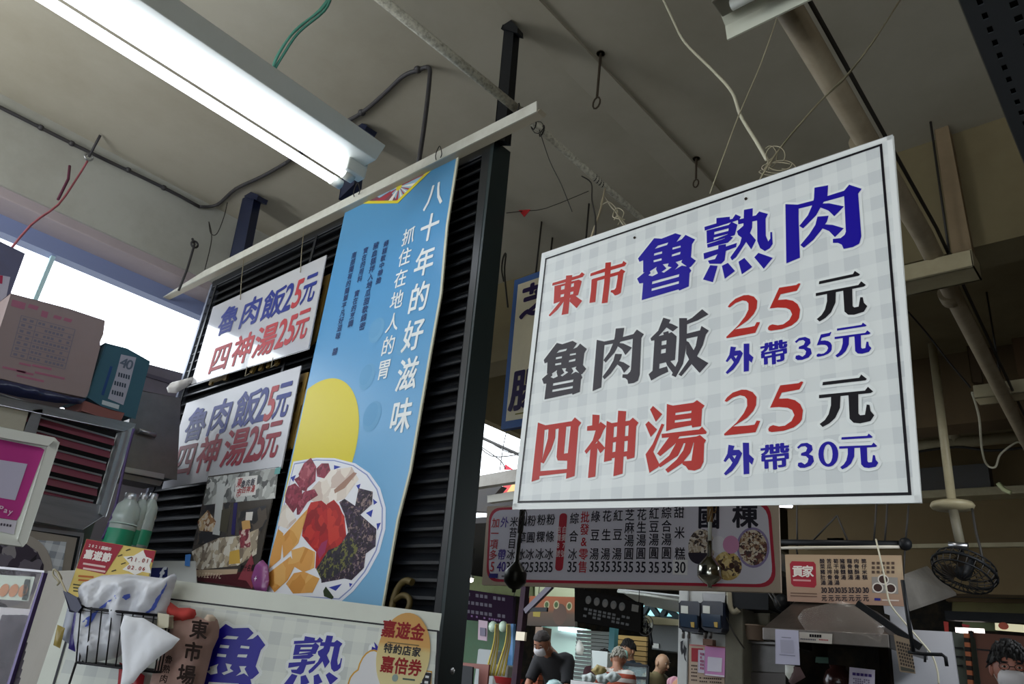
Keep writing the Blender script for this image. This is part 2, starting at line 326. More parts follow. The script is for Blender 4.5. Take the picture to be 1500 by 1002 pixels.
# brush-cut characters of the stall's signs, drawn as outlines (with holes) on a local grid
ORG = {1: (790, 300, 5.565), 2: (1020, 230, 5), 3: (780, 440, 5.357), 4: (1040, 380, 5), 5: (770, 580, 5.357), 6: (1040, 540, 5)}
BR = {
 '東': (1, [[(108,662),(112,640),(220,608),(330,575),(350,552),(373,568),(358,590),(240,628)], [(222,580),(272,575),(262,660),(240,890),(185,900),(205,780)],
        [(128,665),(325,612),(350,624),(320,738),(120,810),((182,668),(212,660),(208,690),(180,697)),((258,648),(287,640),(284,668),(256,676)),((178,735),(207,728),(203,750),(176,757)),((254,715),(282,708),(279,730),(252,736))],
        [(190,770),(220,770),(150,860),(90,912),(80,903)], [(262,745),(285,735),(353,785),(308,845),(250,790)]]),
 '市': (1, [[(418,585),(422,562),(540,520),(680,480),(688,460),(715,478),(700,502)], [(543,475),(588,470),(580,620),(560,800),(512,806),(532,640)],
        [(430,612),(478,600),(460,795),(412,803),(425,700)], [(435,608),(655,545),(655,572),(435,634)],
        [(645,555),(672,525),(705,545),(690,562),(668,720),(645,735),(620,742),(600,720),(584,715),(588,700),(615,695),(628,680),(642,600)]]),
 '魯': (1, [[(808,440),(940,275),(1000,279),(1112,235),(1160,250),(1122,305),(1165,283),(1195,248),(1273,285),(1248,325),(1240,430),(1280,458),(1240,507),(1225,515),(1243,540),(1228,560),(1222,668),(1145,702),(1138,692),(838,780),(850,640),(820,645),(800,605),(862,552),(850,555),(850,455),(820,468),
        ((945,362),(970,335),(1055,310),(1045,330)),((940,400),(1005,382),(1003,400),(938,418)),((935,455),(1000,438),(1000,455),(935,472)),((1090,352),(1155,335),(1155,350),(1088,368)),((1085,408),(1155,385),(1152,405),(1082,425)),
        ((892,578),(912,560),(905,545),(960,508),(955,530),(970,562),(925,585)),((1010,488),(1058,480),(1050,505),(1082,512),(1020,556),(1000,550),(1040,522)),((1115,470),(1170,452),(1160,472),(1205,505),(1165,498),(1110,532),(1140,495)),
        ((925,628),(1145,568),(1140,590),(922,650)),((920,685),(1142,625),(1140,645),(918,705))]]),
 '熟': (2, [[(150,450),(248,440),(250,475),(150,498)], [(62,515),(145,490),(268,455),(290,422),(330,440),(318,462),(65,542)],
        [(78,542),(240,500),(262,478),(304,498),(285,575),(80,636),((135,552),(240,524),(234,568),(130,610)),], [(100,580),(260,538),(260,560),(100,600)],
        [(82,642),(210,600),(235,578),(272,592),(235,630),(85,668)], [(165,650),(220,640),(220,690),(210,760),(185,785),(100,785),(88,762),(140,750),(160,712)], [(56,708),(170,675),(300,632),(295,662),(60,752)],
        [(352,390),(417,378),(412,520),(378,610),(295,735),(265,760),(252,738),(322,640),(345,560),(350,460)], [(308,462),(440,430),(464,402),(528,420),(508,460),(465,465),(310,496)],
        [(448,440),(510,440),(512,580),(530,622),(545,600),(545,553),(558,553),(563,640),(540,672),(505,692),(470,670),(450,620)], [(300,548),(350,505),(440,612),(405,680),(360,612),(310,575)],
        [(105,795),(160,800),(125,920),(52,900)], [(190,800),(235,778),(287,838),(212,895)], [(312,770),(355,742),(413,808),(337,862)], [(428,738),(458,705),(563,742),(497,822)]]),
 '肉': (2, [[(655,348),(752,352),(752,450),(762,740),(662,782)], [(740,353),(860,322),(900,322),(880,350),(750,382)],
        [(868,228),(968,210),(963,290),(925,350),(880,430),(785,526),(757,508),(820,430),(855,350),(865,300)],
        [(950,293),(1085,250),(1122,206),(1214,236),(1188,272),(1212,585),(1196,638),(1150,662),(1082,676),(1068,645),(1040,632),(1003,632),(1003,603),(1060,597),(1090,572),(1098,550),(1085,290),(935,332)],
        [(915,345),(975,342),(1085,365),(1013,437),(970,395),(910,372)], [(890,440),(972,433),(960,475),(925,530),(860,610),(790,668),(765,648),(830,570),(875,500)], [(925,495),(1000,500),(1083,525),(1018,590),(975,545),(915,522)]]),
 '飯': (3, [[(1030,138),(1088,155),(1060,210),(965,315),(935,320),(930,300),(990,240)], [(1055,175),(1100,188),(1148,212),(1105,247),(1050,212)], [(1028,255),(1070,243),(1075,275),(1040,290)],
        [(962,292),(1072,262),(1095,250),(1135,285),(1122,470),(1000,500),(998,545),(945,560),((1018,322),(1056,315),(1053,348),(1016,355)),((1013,388),(1051,380),(1048,413),(1011,421))],
        [(915,582),(945,555),(1060,520),(1070,562),(1000,595),(935,632)], [(1045,472),(1085,478),(1130,530),(1105,572),(1060,512)],
        [(1155,142),(1217,142),(1215,260),(1208,380),(1185,500),(1128,605),(1095,590),(1145,480),(1155,300)], [(1213,162),(1255,140),(1335,72),(1385,112),(1300,160),(1213,192)],
        [(1213,264),(1318,238),(1330,203),(1388,240),(1365,270),(1340,355),(1280,470),(1172,598),(1150,585),(1230,470),(1285,360),(1300,285),(1213,303)], [(1210,320),(1230,330),(1300,445),(1385,495),(1315,572),(1250,500),(1210,420)]]),
 '四': (5, [[(100,210),(160,232),(365,200),(390,170),(440,212),(418,245),(388,630),(320,652),(325,605),(112,630),(110,655),(50,675),
        ((152,268),(183,263),(178,335),(130,512),(137,470)),((238,262),(263,258),(246,480),(255,508),(330,510),(328,575),(118,592),(122,522),(145,532),(205,420),(235,330)),((322,243),(357,239),(335,450),(304,455))]]),
 '神': (5, [[(528,148),(583,152),(578,240),(525,255)], [(487,240),(578,222),(592,205),(637,238),(615,270),(485,275)], [(560,250),(618,262),(590,330),(480,457),(466,435),(530,350)], [(515,390),(570,370),(550,635),(493,645)], [(570,345),(628,410),(590,452),(560,400)],
        [(640,198),(680,215),(820,195),(845,172),(890,212),(872,240),(858,485),(800,500),(795,475),(680,490),(678,507),(618,520),((697,245),(722,240),(718,322),(692,328)),((786,238),(812,234),(808,315),(782,318)),((688,367),(714,362),(710,438),(684,444)),((779,357),(805,353),(801,435),(775,440))],
        [(730,118),(793,122),(785,220),(765,612),(692,632),(718,300)]]),
 '湯': (5, [[(980,108),(1003,80),(1075,145),(1025,205)], [(943,225),(968,200),(1035,265),(985,325)], [(1070,220),(1092,226),(1048,330),(1005,440),(1052,535),(1045,560),(975,605),(945,460),(1000,380)],
        [(1112,65),(1160,78),(1320,55),(1348,35),(1408,78),(1388,105),(1380,240),(1310,250),(1306,232),(1158,260),(1105,280),((1180,135),(1306,118),(1303,136),(1178,153)),((1175,193),(1303,177),(1301,195),(1173,212))],
        [(1070,300),(1365,265),(1388,243),(1425,285),(1418,300),(1072,332)], [(1135,318),(1212,318),(1175,380),(1060,475),(1035,455)],
        [(1185,340),(1345,320),(1372,308),(1420,350),(1405,375),(1400,520),(1375,570),(1330,588),(1280,582),(1262,555),(1235,540),(1230,515),(1305,510),(1325,368),(1180,378)],
        [(1185,370),(1250,362),(1200,470),(1060,562),(1040,545),(1130,470)], [(1262,360),(1325,358),(1295,450),(1232,530),(1120,605),(1100,580),(1190,500),(1240,430)]]),
 '2': (4, [[(133,350),(150,325),(190,290),(250,265),(285,263),(325,275),(350,305),(345,360),(325,400),(280,450),(185,515),(285,500),(330,490),(345,462),(370,462),(335,540),(125,580),(122,570),(210,485),(260,420),(285,370),(285,325),(270,308),(240,303),(190,322),(148,355)]]),
 '5': (4, [[(510,210),(635,190),(652,178),(667,180),(640,232),(520,258),(500,300),(560,295),(610,305),(645,330),(663,370),(655,430),(640,455),(600,487),(530,513),(450,525),(430,520),(427,505),(437,488),(460,478),(500,485),(540,478),(585,445),(605,405),(590,372),(560,358),(500,355),(440,362)]]),
 '元': (4, [[(803,163),(1050,110),(1063,87),(1102,112),(1095,122),(800,185)], [(778,250),(1090,190),(1110,163),(1145,190),(1130,202),(778,272)], [(860,245),(925,235),(922,320),(890,390),(850,430),(805,458),(785,440),(820,410),(845,370),(860,310)], [(978,225),(1045,215),(1048,345),(1060,355),(1092,348),(1103,280),(1122,280),(1130,320),(1155,345),(1130,385),(1060,408),(1015,408),(988,385)]]),
 '外': (4, [[(155,640),(195,645),(185,672),(225,668),(245,690),(215,755),(175,808),(130,842),(118,830),(165,775),(190,735),(205,705),(168,712),(130,755),(118,748),(145,700)], [(250,620),(292,618),(288,820),(250,826)], [(285,688),(322,720),(308,760),(282,735)], [(150,715),(175,705),(205,745),(185,765)]]),
 '3': (4, [[(625,605),(655,578),(700,570),(735,585),(740,615),(712,645),(740,655),(748,690),(725,720),(680,738),(645,740),(628,728),(632,708),(655,703),(680,715),(700,700),(708,675),(690,660),(652,658),(655,642),(690,628),(700,605),(685,593),(655,598),(635,615)]]),
 '0': (6, [[(870 + 73 * math.cos(a), 628 + 93 * math.sin(a)) for a in [i * math.pi / 12 for i in range(24)]] + [tuple((868 + 33 * math.cos(a), 628 + 72 * math.sin(a)) for a in [i * math.pi / 8 for i in range(16)])]]),
}
def brush(PR, SRC, ch, m, halo=None, pairs=None, n=.002, hw=.006):
    """draws a brush character with a pale outline; pairs of (grid point, sheet point) carry it elsewhere"""
    g, shapes = BR[ch]; ox, oy, sc = ORG[g]; f = lambda p: Vector(SRC.uv(ox + p[0] / sc, oy + p[1] / sc))
    T = lambda q: q
    if pairs:
        s0, s1, s2 = (f(p[0]) for p in pairs); d0, d1, d2 = (Vector(p[1]) for p in pairs)
        A = Matrix(((d1 - d0), (d2 - d0))).transposed() @ Matrix(((s1 - s0), (s2 - s0))).transposed().inverted()
        T = lambda q: d0 + A @ (q - s0)
    mc, mh = MB(), MB(); F = PR.F
    for k, sh in enumerate(shapes):
        out = [T(f(p)) for p in sh if not isinstance(p[0], tuple)]; holes = [[T(f(q)) for q in p] for p in sh if isinstance(p[0], tuple)]
        tri = tessellate_polygon([[Vector((q.x, q.y, 0)) for q in l] for l in [out] + holes]); fl = [q for l in [out] + holes for q in l]
        mc.add([F.w(q.x, q.y, n + k * 2e-5) for q in fl], tri)
        if halo:
            for j in range(12):
                a = j * math.pi / 6; mh.add([F.w(q.x + hw * math.cos(a), q.y + hw * math.sin(a), n - .0009 + (k * 12 + j) * 2.5e-6) for q in fl], tri)
    o = mc.build('character', m, PR.p)
    if halo: mh.build('letter_outline', halo, o)
    return o

# ================================================================ the market hall
CEIL = 3.88; LW = -4.64
m_ceil = mat('soot_stained_ceiling', '#b3af9f', .9, var=.45, scale=.9, dark='#7d7157', bump=.05)
m_ceil2 = mat('ceiling_brown', '#776d50', .9, var=.6, scale=1.3, dark='#5a4c33', bump=.1)
m_beam = mat('beam_paint', '#b6b8b0', .85, var=.5, scale=1.6, dark='#80796a')
m_pinkb = mat('beam_soffit_paint', '#b3a8ac', .85, var=.3, scale=3, dark='#8c7f80')
m_conc = mat('grey_concrete', '#6f6d60', .9, var=.6, scale=3, dark='#474234')
m_floor = mat('floor_tiles', '#5c574e', .5, var=.5, scale=2, dark='#5a544a')
m_brown = mat('brown_wall', '#5b4a30', .85, var=.6, scale=1.5, dark='#3a2c1a')
m_cream = mat('cream_paint', '#a39a7c', .5, var=.4, scale=6, dark='#6d5f3e')
m_black = mat('black_steel', '#17191c', .5, var=.3, scale=5, dark='#0c0d0e', spec=.2)
m_dkgreen = mat('dark_green_steel', '#18282a', .45, var=.3, scale=4, dark='#0f1616')
m_steel = mat('stainless', '#b4b6ba', .34, 1, var=.35, scale=4, dark='#6b6d74', stretch=(1, 1, 12))
m_dksteel = mat('dull_stainless', '#8a8988', .4, .9, var=.4, scale=5, dark='#4c4a4a')
m_white = mat('white_enamel', '#d5d8cf', .35, var=.15, scale=9, dark='#a7a38f')
m_wire = mat('galvanised_wire', '#a59d84', .5, .4)
m_dkwire = mat('dark_wire', '#23201c', .6)

def struct(mb, name, m, bevel=0, parent=None):
    o = mb.build(name, m, parent, bevel); o['kind'] = 'structure'; return o
struct(MB().box((-16, -7, -.1), (5, 18, 0)), 'floor', m_floor)
struct(MB().box((LW - .12, -4.5, CEIL), (4.5, 3.50, CEIL + .15)), 'ceiling', m_ceil)
struct(MB().box((LW - .12, 3.72, CEIL), (4.5, 13, CEIL + .15)), 'ceiling', m_ceil2)
struct(MB().box((4.3, -4.5, 0), (4.5, 13, CEIL)), 'wall_right', m_brown)
struct(MB().box((LW, -4.6, 1.9), (4.3, -4.5, CEIL)), 'wall_sky_block', m_beam)  # unseen wall, added to keep sky light off the ceiling
# left wall line: beam over the open clerestory, low wall under it, and the piers
struct(MB().box((LW - .3, -4.5, 3.36), (LW, 4.0, CEIL)), 'wall_left', m_beam)
struct(MB().box((LW - .1, 4.0, 3.25), (LW, 13, CEIL)), 'wall_left', m_ceil2)
struct(MB().box((LW - .45, -4.5, 3.30), (LW - .02, 4.0, 3.37)), 'trim_1', m_pinkb, .008)
struct(MB().box((LW - .34, -4.5, 3.2), (LW - .24, 3.9, 3.305)), 'window_1', mat('blue_window_frame', '#8795bd', .5))
for y in (-1.4, -.3, .95, 2.2, 3.4):
    struct(MB().box((LW - .31, y - .012, 2.1), (LW - .27, y + .012, 3.25)), 'trim_2', mat('glazing_bar', '#bfe0e6', .5))
struct(MB().box((LW - .3, -4.5, 0), (LW, 4.2, 2.15)), 'wall_low', mat('low_wall', '#8e8a92', .8, var=.4, dark='#66606a'))
struct(MB().box((LW, 3.50, 3.22), (4.3, 3.72, CEIL + .15)), 'wall_cross_beam', m_ceil2)
struct(MB().box((LW, 6.2, 3.3), (4.3, 6.45, CEIL)), 'wall_cross_beam', m_brown)
# a shallow casting strip along the ceiling
struct(MB().box((-1.87, -4, CEIL - .015), (-1.71, 3.5, CEIL + .01)), 'trim_3', m_ceil)
# back wall of the hall, high above the far stalls
BW = 8.6
def Pb(px, py): return P(px, py, y=BW)
z_top = 3.88; zb = Pb(1420, 870).z
struct(MB().box((-3.6, BW, zb), (4.3, BW + .2, z_top)), 'wall_back', mat('yellow_brown_wall', '#67573a', .85, var=.5, scale=1.2, dark='#54421f'))
zc = Pb(1400, 728).z
struct(MB().box((-3.6, BW - .22, zc - .05), (4.3, BW, zc + .03)), 'trim_4', m_cream, .01)
zg = Pb(1360, 705).z
struct(MB().box((-3.4, BW - .16, zg - .16), (Pb(1455, 705).x, BW, zg + .10)), 'trim_5', mat('grey_duct', '#4b4a48', .6, var=.4))
zd = Pb(1420, 800).z
struct(MB().box((-3.4, BW - .05, zd - .02), (4.3, BW, zd + .02)), 'trim_6', m_cream)

# hanging truss post on the cross beam
def post_px(name, label, cat, pts, y, depth, m, group=None):
    F = Frame((P(*pts[0], y=y))); b = MB().slab(F, [F.uv(*p) for p in pts], -depth, 0); o = b.build(name, m, None, .004)
    return tag(o, label, cat, group)
post_px('boxed_pipe', 'brown boxed-in pipe down the ceiling cross beam, right of the big white price sign', 'pipe box', [(1399, 392), (1366, 172), (1384, 165), (1425, 380)], 3.42, .08, mat('brown_boxing', '#87755a', .8, var=.4, scale=4, dark='#5a472c'))
post_px('boxed_pipe', 'dark brown boxed-in pipe on the far right, behind the second cream channel', 'pipe box', [(1494, 560), (1466, 410), (1480, 404), (1512, 555)], 6.1, .08, mat('brown_boxing2', '#574127', .8))
post_px('boxed_pipe', 'dim brown strip behind the round ceiling pipe, left of the far boxed-in pipe', 'pipe box', [(1424, 560), (1404, 420), (1418, 418), (1438, 560)], 6.1, .05, mat('brown_boxing3', '#4b3b26', .8))

# long round drain pipe under the ceiling
pt = thing('ceiling_pipe', 'thick round cream drain pipe running under the ceiling towards the far right', 'pipe', (-.66, 1.5, 3.12))
a = P(1130, -30, z=3.12); b = P(1352, 345, z=3.12); c = P(1500, 640, z=3.12); c2 = c + (c - b) * .4
m_pipe = mat('pipe_paint', '#9b8f78', .5, var=.5, scale=12, dark='#6d6049')
MB().tube([a, b, c, c2], .04, 14).build('pipe_run', m_pipe, pt)
for t in (P(1388, 428, z=3.12), P(1262, 205, z=3.12)):
    d = (c - b).normalized(); MB().tube([t, t + d * .09], .046, 14).build('pipe_socket', m_pipe, pt)
MB().tube([a + Vector((.055, 0, .02)), b + Vector((.055, 0, .02)), c + Vector((.055, 0, .02))], .008, 6).build('cable', m_dkwire, pt)

# open cream channels (unlit fixture trays)
def channel(label, p0, p1, y, h, m, group='cream steel channels under the ceiling'):
    a, b = P(*p0, y=y), P(*p1, y=y); z = (a.z + b.z) / 2; t = thing('steel_channel', label, 'channel', ((a.x + b.x) / 2, y, z), group)
    MB().box((a.x, y, z - h), (b.x, y + .012, z)).build('web', m, t, .002)
    MB().box((a.x, y, z - h), (b.x, y + .14, z - h + .006)).build('flange', m, t)
    MB().box((b.x - .006, y, z - h), (b.x, y + .14, z)).build('end_cap', m, t)
    MB().box((a.x, y + .13, z - h), (b.x, y + .142, z)).build('web', m, t)
    for k in range(2):
        x = a.x + (b.x - a.x) * (.3 + .55 * k); MB().tube([(x, y + .07, z - .01), (x, y + .07, CEIL if y > 3.8 or y < 3.4 else 3.3)], .006, 6).build('hanger_rod', m_dkwire, t)
    return t
channel('cream steel channel end jutting out right of the big price sign', (1200, 412), (1424, 372), 3.28, .085, m_cream)
channel('cream steel channel at the right picture edge, further away', (1425, 566), (1560, 545), 5.2, .09, m_cream)
# far horizontal pipe and its droppers
t = thing('sprinkler_pipe', 'cream horizontal pipe with a dropper rod, low on the far right ceiling', 'pipe', P(1400, 640, y=7.4))
a, b = P(1310, 655, y=7.4), P(1560, 636, y=7.4); b.z = a.z = (a.z + b.z) / 2; b.x += .6; a.x -= .8
MB().tube([a, b], .05, 10).build('pipe_run', m_cream, t)
q = P(1398, 640, y=7.4); MB().tube([(q.x, 7.4, a.z + .02), (q.x, 7.4, CEIL)], .014, 6).build('rod', m_dkwire, t)
MB().tube([(q.x, 7.4, a.z - .02), (q.x, 7.4, a.z + .15)], .05, 8).build('clamp', m_cream, t)

# perforated grey steel strip close above the viewer
t = thing('perforated_angle', 'dark grey slotted steel angle strip at the top right corner, close overhead', 'angle bar', (-.1, 2.2, 3.1))
z = 3.1; m_perf = mat('painted_grey_steel', '#565b60', .4, .3, var=.2, dark='#3b3f42')
xa, ya0, ya1 = P(1405, 0, z=z).x, 1.2, 4.3
W_ = .24
ys = [ya0 + .062 * i for i in range(int((ya1 - ya0) / .062))]
# real slots: sheet is built as strips around each slot
mbp = MB(); cols_ = [(.036, .050), (.105, .125), (.165, .185)]
def strip(x0, x1, y0, y1): mbp.box((x0, y0, z), (x1, y1, z + .004))
xs = [0]
for c0, c1 in cols_: xs += [c0, c1]
xs.append(W_)
for i in range(0, len(xs), 2): strip(xa + xs[i], xa + xs[i + 1], ys[0], ys[-1])
for (c0, c1) in cols_:
    for k in range(len(ys) - 1): strip(xa + c0, xa + c1, ys[k], ys[k] + .034)
mbp.build('perforated_web', m_perf, t)
MB().box((xa - .003, ys[0], z), (xa, ys[-1], z + .04)).build('folded_edge', mat('worn_edge', '#8b8a82', .4, .5), t)
MB().box((xa + W_, ys[0], z), (xa + W_ + .004, ys[-1], z + .1)).build('folded_edge', m_perf, t)
MB().box((xa + .01, ys[0], z + .035), (xa + W_, ys[-1], z + .04)).build('backing', mat('tray_dark', '#0d0f10', .9), t)

# ---------------------------------------------------------------- lit twin tube batten, upper left
LZ = 3.02
t = thing('tube_light', 'lit white twin-tube fluorescent batten across the upper left', 'ceiling light', (-2.4, .4, LZ + .06))
m_tube = mat('lit_tube', '#eef4ff', .5, emit=7.5)
e0, e1 = P(500, 260, z=LZ), P(110, 0, z=LZ)
ye = e0.y + .02
xl = P(474, 262, z=LZ).x; xr = P(505, 236, z=LZ).x
for x in (P(477, 257, z=LZ).x, P(477, 257, z=LZ).x + .082):
    MB().tube([(x, -1.25, LZ), (x, ye - .03, LZ)], .019, 14).build('fluorescent_tube', m_tube, t)
    MB().tube([(x, ye - .035, LZ), (x, ye + .012, LZ)], .022, 12).build('lamp_holder', m_white, t)
xc = (xl + xr) / 2 + .015
MB().hexa([(xl + .035, -1.3, LZ + .055), (xr + .05, -1.3, LZ + .055), (xr + .05, ye + .03, LZ + .055), (xl + .035, ye + .03, LZ + .055)],
          [(xc - .02, -1.3, LZ + .11), (xr + .10, -1.3, LZ + .11), (xr + .10, ye + .03, LZ + .11), (xc - .02, ye + .03, LZ + .11)]).build('housing', m_white, t, .004)
MB().box((xc + .0, ye - .05, LZ + .0), (xc + .05, ye + .045, LZ + .075)).build('end_cap', m_white, t, .006)
for y in (-.15, -.9): MB().tube([(xc + .03, y, LZ + .08), (xc + .03, y, CEIL)], .004, 6).build('hanger_rod', m_white, t)

# ---------------------------------------------------------------- dark fixture, top centre right
LZ2 = 3.02
t = thing('tube_light', 'unlit white reflector trough of a ceiling fixture, cut by the top edge', 'ceiling light', (-.4, 1.55, LZ2))
y0, x0 = P(1065, 58, z=LZ2).y, P(1065, 58, z=LZ2).x
mw2 = mat('fixture_enamel', '#d9dccb', .4, var=.15, dark='#a9a287')
def prof(x, pts): return [(x, y0 + a, LZ2 + b) for a, b in pts]
pr = [(0, 0), (-.012, .045), (-.05, .075), (-.13, .075), (-.165, .05), (-.18, 0), (-.186, 0), (-.17, .056), (-.13, .083), (-.048, .083), (-.006, .05), (.006, 0)]
n = len(pr); A_, B_ = prof(x0, pr), prof(x0 + .5, pr)
mb = MB(); mb.add(A_ + B_, [(i, (i + 1) % n, (i + 1) % n + n, i + n) for i in range(n)]); tri = tessellate_polygon([[Vector((a, b, 0)) for a, b in pr]])
mb.add(A_, tri); mb.add(B_, tri); mb.build('reflector', mw2, t)
MB().box((x0 + .01, y0 - .12, LZ2 + .04), (x0 + .48, y0 - .05, LZ2 + .075)).build('ballast_cover', mat('fixture_inner', '#7d7a6d', .6), t, .004)
MB().tube([(x0 + .06, y0 - .09, LZ2 + .02), (x0 + .46, y0 - .09, LZ2 + .02)], .016, 10).build('dead_tube', mat('unlit_tube', '#c9ccc4', .3), t)
for k in (.2, .4): MB().tube([(x0 + k, y0 - .09, LZ2 + .08), (x0 + k, y0 - .09, CEIL)], .004, 6).build('hanger_rod', m_dkwire, t)

# ================================================================ louvred stall wall with its posts
YL = 1.70
wall = thing('louvre_partition', 'black steel louvre partition with green-black posts behind the hanging banners', 'partition', (-3.1, YL, .9))
FL = Frame((-3.1, YL, 1.2))
m_louv = mat('louvre_black', '#1f2227', .35, .2, var=.25, scale=7, dark='#0e1013')
xL, xR = P(312, 420, y=YL).x, P(714, 206, y=YL).x
xB = P(646, 850, y=YL)
def x_end(z): return xR + (xB.x - xR) * (3.17 - z) / (3.17 - xB.z)
pitch = .0555; zt = 3.17; nsl = 41
sl = None
for i in range(nsl):
    zz = zt - pitch * i
    if sl is None:
        mb = MB(); c = zz
        # pressed blade: sloping face with a small rolled lip
        pr = [(.000, -.002), (.034, .030), (.038, .030), (.006, -.006), (.002, -.014), (-.003, -.012)]
        A_ = [(xL, YL + a, c + b) for a, b in pr]; B_ = [(xR, YL + a, c + b) for a, b in pr]; n = len(pr)
        mb.add(A_ + B_, [(k, (k + 1) % n, (k + 1) % n + n, k + n) for k in range(n)] + [tuple(range(n))[::-1], tuple(range(n, 2 * n))])
        sl = mb.build('slat', m_louv, wall)
    else:
        o = sl.copy(); COL.objects.link(o); o.parent = wall; k_ = (x_end(zz) - xL) / (xR - xL); o.scale = (k_, 1, 1); o.location = ((xL + 3.1) * (1 - k_), 0, -pitch * i)
# posts (front faces outlined on the wall plane)
def post(pts, dep, y=YL, m=m_dkgreen, nm='post'):
    MB().slab(FL if y == YL else Frame((-3.1, y, 1.2)), [(Frame((-3.1, y, 1.2))).uv(*p) for p in pts], -dep, 0).build(nm, m, wall, .004)
post([(632, 1040), (651, 850), (673, 640), (699, 400), (720, 206), (724, 204), (703, 400), (677, 640), (655, 850), (636, 1040)], .10, YL - .02)
post([(620, 1040), (641, 850), (664, 640), (689, 400), (708, 212), (721, 206), (700, 400), (674, 640), (652, 850), (633, 1040)], .03, YL - .012, mat('panel_frame', '#14181c', .4))
post([(724, 205), (739, 42), (752, 42), (738, 205)], .04, YL - .02, m_black)
post([(735, 42), (742, 24), (757, 40), (757, 47)], .04, YL - .03, m_black, 'post_cap')
for q, cap in (([(497, 292), (514, 184), (528, 184), (518, 270)], [(510, 186), (516, 176), (537, 184), (534, 190)]), ([(336, 382), (357, 284), (373, 284), (355, 375)], [(352, 286), (358, 278), (378, 286), (376, 292)])):
    post(q, .05, YL + .03, mat('navy_post', '#18213c', .4)); post(cap, .07, YL + .02, mat('navy_post', '#18213c', .4), 'post_cap')
zz = .9
MB().hexa([(xL - .02, YL + .045, zz), (x_end(zz), YL + .045, zz), (x_end(zz), YL + .06, zz), (xL - .02, YL + .06, zz)], [(xL - .02, YL + .045, 3.2), (xR, YL + .045, 3.2), (xR, YL + .06, 3.2), (xL - .02, YL + .06, 3.2)]).build('backing_sheet', mat('louvre_back', '#0b0c10', .8), wall)
MB().box((xL - .02, YL - .004, 3.175), (xR, YL + .06, 3.225)).build('top_frame', m_louv, wall, .003)
mb = MB().box((xL - .03, YL - .006, .9), (xL - .005, YL + .05, 3.2)); mb.build('side_frame', mat('side_frame', '#8f95a6', .4, .5), wall)
for x in (-3.2, -4.28, -2.45): MB().box((x, YL - .006, .9), (x + .02, YL + .002, 3.18)).build('mullion', m_louv, wall)
for (px, py) in ((673, 983), (1, 1)):
    if px > 10: q = P(px - 10, py, y=YL - .03); MB().lathe(q, [(0, .004), (.008, .003), (.01, 0)], 10, (0, -1, 0)).build('screw', m_steel, wall)

# long white angle rail in front of the partition top
t = thing('white_rail', 'long white L-section rail hung across the top of the louvre partition', 'rail', (-3.3, 1.62, 3.2))
FR = Frame((-3.3, 1.62, 3.2)); m_rail = mat('white_rail_paint', '#cfcfc4', .45, var=.3, scale=14, dark='#8d8570')
MB().slab(FR, [FR.uv(*p) for p in [(237, 436), (786, 163), (786, 148), (300, 396)]], -.006, 0).build('rail_face', m_rail, t)
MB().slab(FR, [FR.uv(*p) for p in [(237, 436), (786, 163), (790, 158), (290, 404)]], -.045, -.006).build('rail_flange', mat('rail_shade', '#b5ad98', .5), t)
# crossing whitewashed pipe overhead
t = thing('overhead_pipe', 'thin whitewashed pipe crossing over the rail and passing behind the big price sign', 'pipe', (-1.78, 1.7, 3.3))
mpp = mat('flaky_pipe', '#c9c7b6', .7, var=.9, scale=60, dark='#4e4a3e', bump=.4)
a, b, c, d = P(545, -12, z=3.32), P(760, 162, z=3.30), P(935, 316, z=3.28), P(990, 372, z=3.27)
MB().tube([a, b], .019, 10).build('pipe_run', mpp, t); MB().tube([b, c, d], .015, 10).build('pipe_run', mpp, t)
mb = MB()
for k in range(7):
    q = a.lerp(b, .985).lerp(c, .03 * k); mb.lathe(q, [(.024, -.003), (.027, 0), (.024, .003)], 10, (b - a) + Vector((.3 * (-1) ** k, 0, .2 * (k % 3))))
mb.build('wire_binding', m_dkwire, t)
mb = MB(); q = b.lerp(c, .62)
for k in range(4): mb.lathe(b.lerp(c, .6 + .02 * k), [(.015, -.003), (.018, 0), (.015, .003)], 8, (c - b) + Vector((.4, 0, .1 * k)))
mb.build('wire_binding', m_dkwire, t)

# black conduit on the beam and ceiling
t = thing('conduit', 'black electric conduit clipped along the ceiling edge, bending to the partition', 'conduit', (-4.6, 1, 3.86))
m_cond = mat('conduit_grey', '#3a3a3e', .6, var=.3, scale=20)
pts = [P(-20, 150, x=LW + .012), P(0, 157, x=LW + .012), P(125, 220, x=LW + .012), P(240, 275, x=LW + .012), P(292, 303, x=LW + .02)]
zc_ = CEIL - .014
pts2 = [pts[-1], P(318, 300, z=zc_), P(345, 277, z=zc_), P(385, 258, z=zc_), P(420, 238, z=zc_)]
MB().tube(pts, .011, 8, smooth=3).build('conduit_run', m_cond, t); MB().tube(pts2, .011, 8, smooth=4).build('conduit_run', m_cond, t)
p3 = [P(420, 238, z=zc_), P(488, 190, z=zc_), P(530, 165, z=zc_), P(562, 138, z=zc_), P(590, 112, z=zc_), P(612, 103, z=zc_), P(628, 99, z=zc_ - .005)]
e = P(629, 118, y=1.63); p3 += [e, P(622, 180, y=1.63), P(613, 240, y=1.64)]
MB().tube(p3, .011, 8, smooth=4).build('conduit_run', m_cond, t)
for q in ((60, 187), (105, 210), (188, 249), (240, 275)): MB().ball(P(*q, x=LW + .012), (.018, .02, .018), 8).build('clip', m_cond, t)
for q in ((530, 165), (612, 102)): MB().ball(P(*q, z=zc_), (.022, .022, .016), 8).build('clip', m_cond, t)

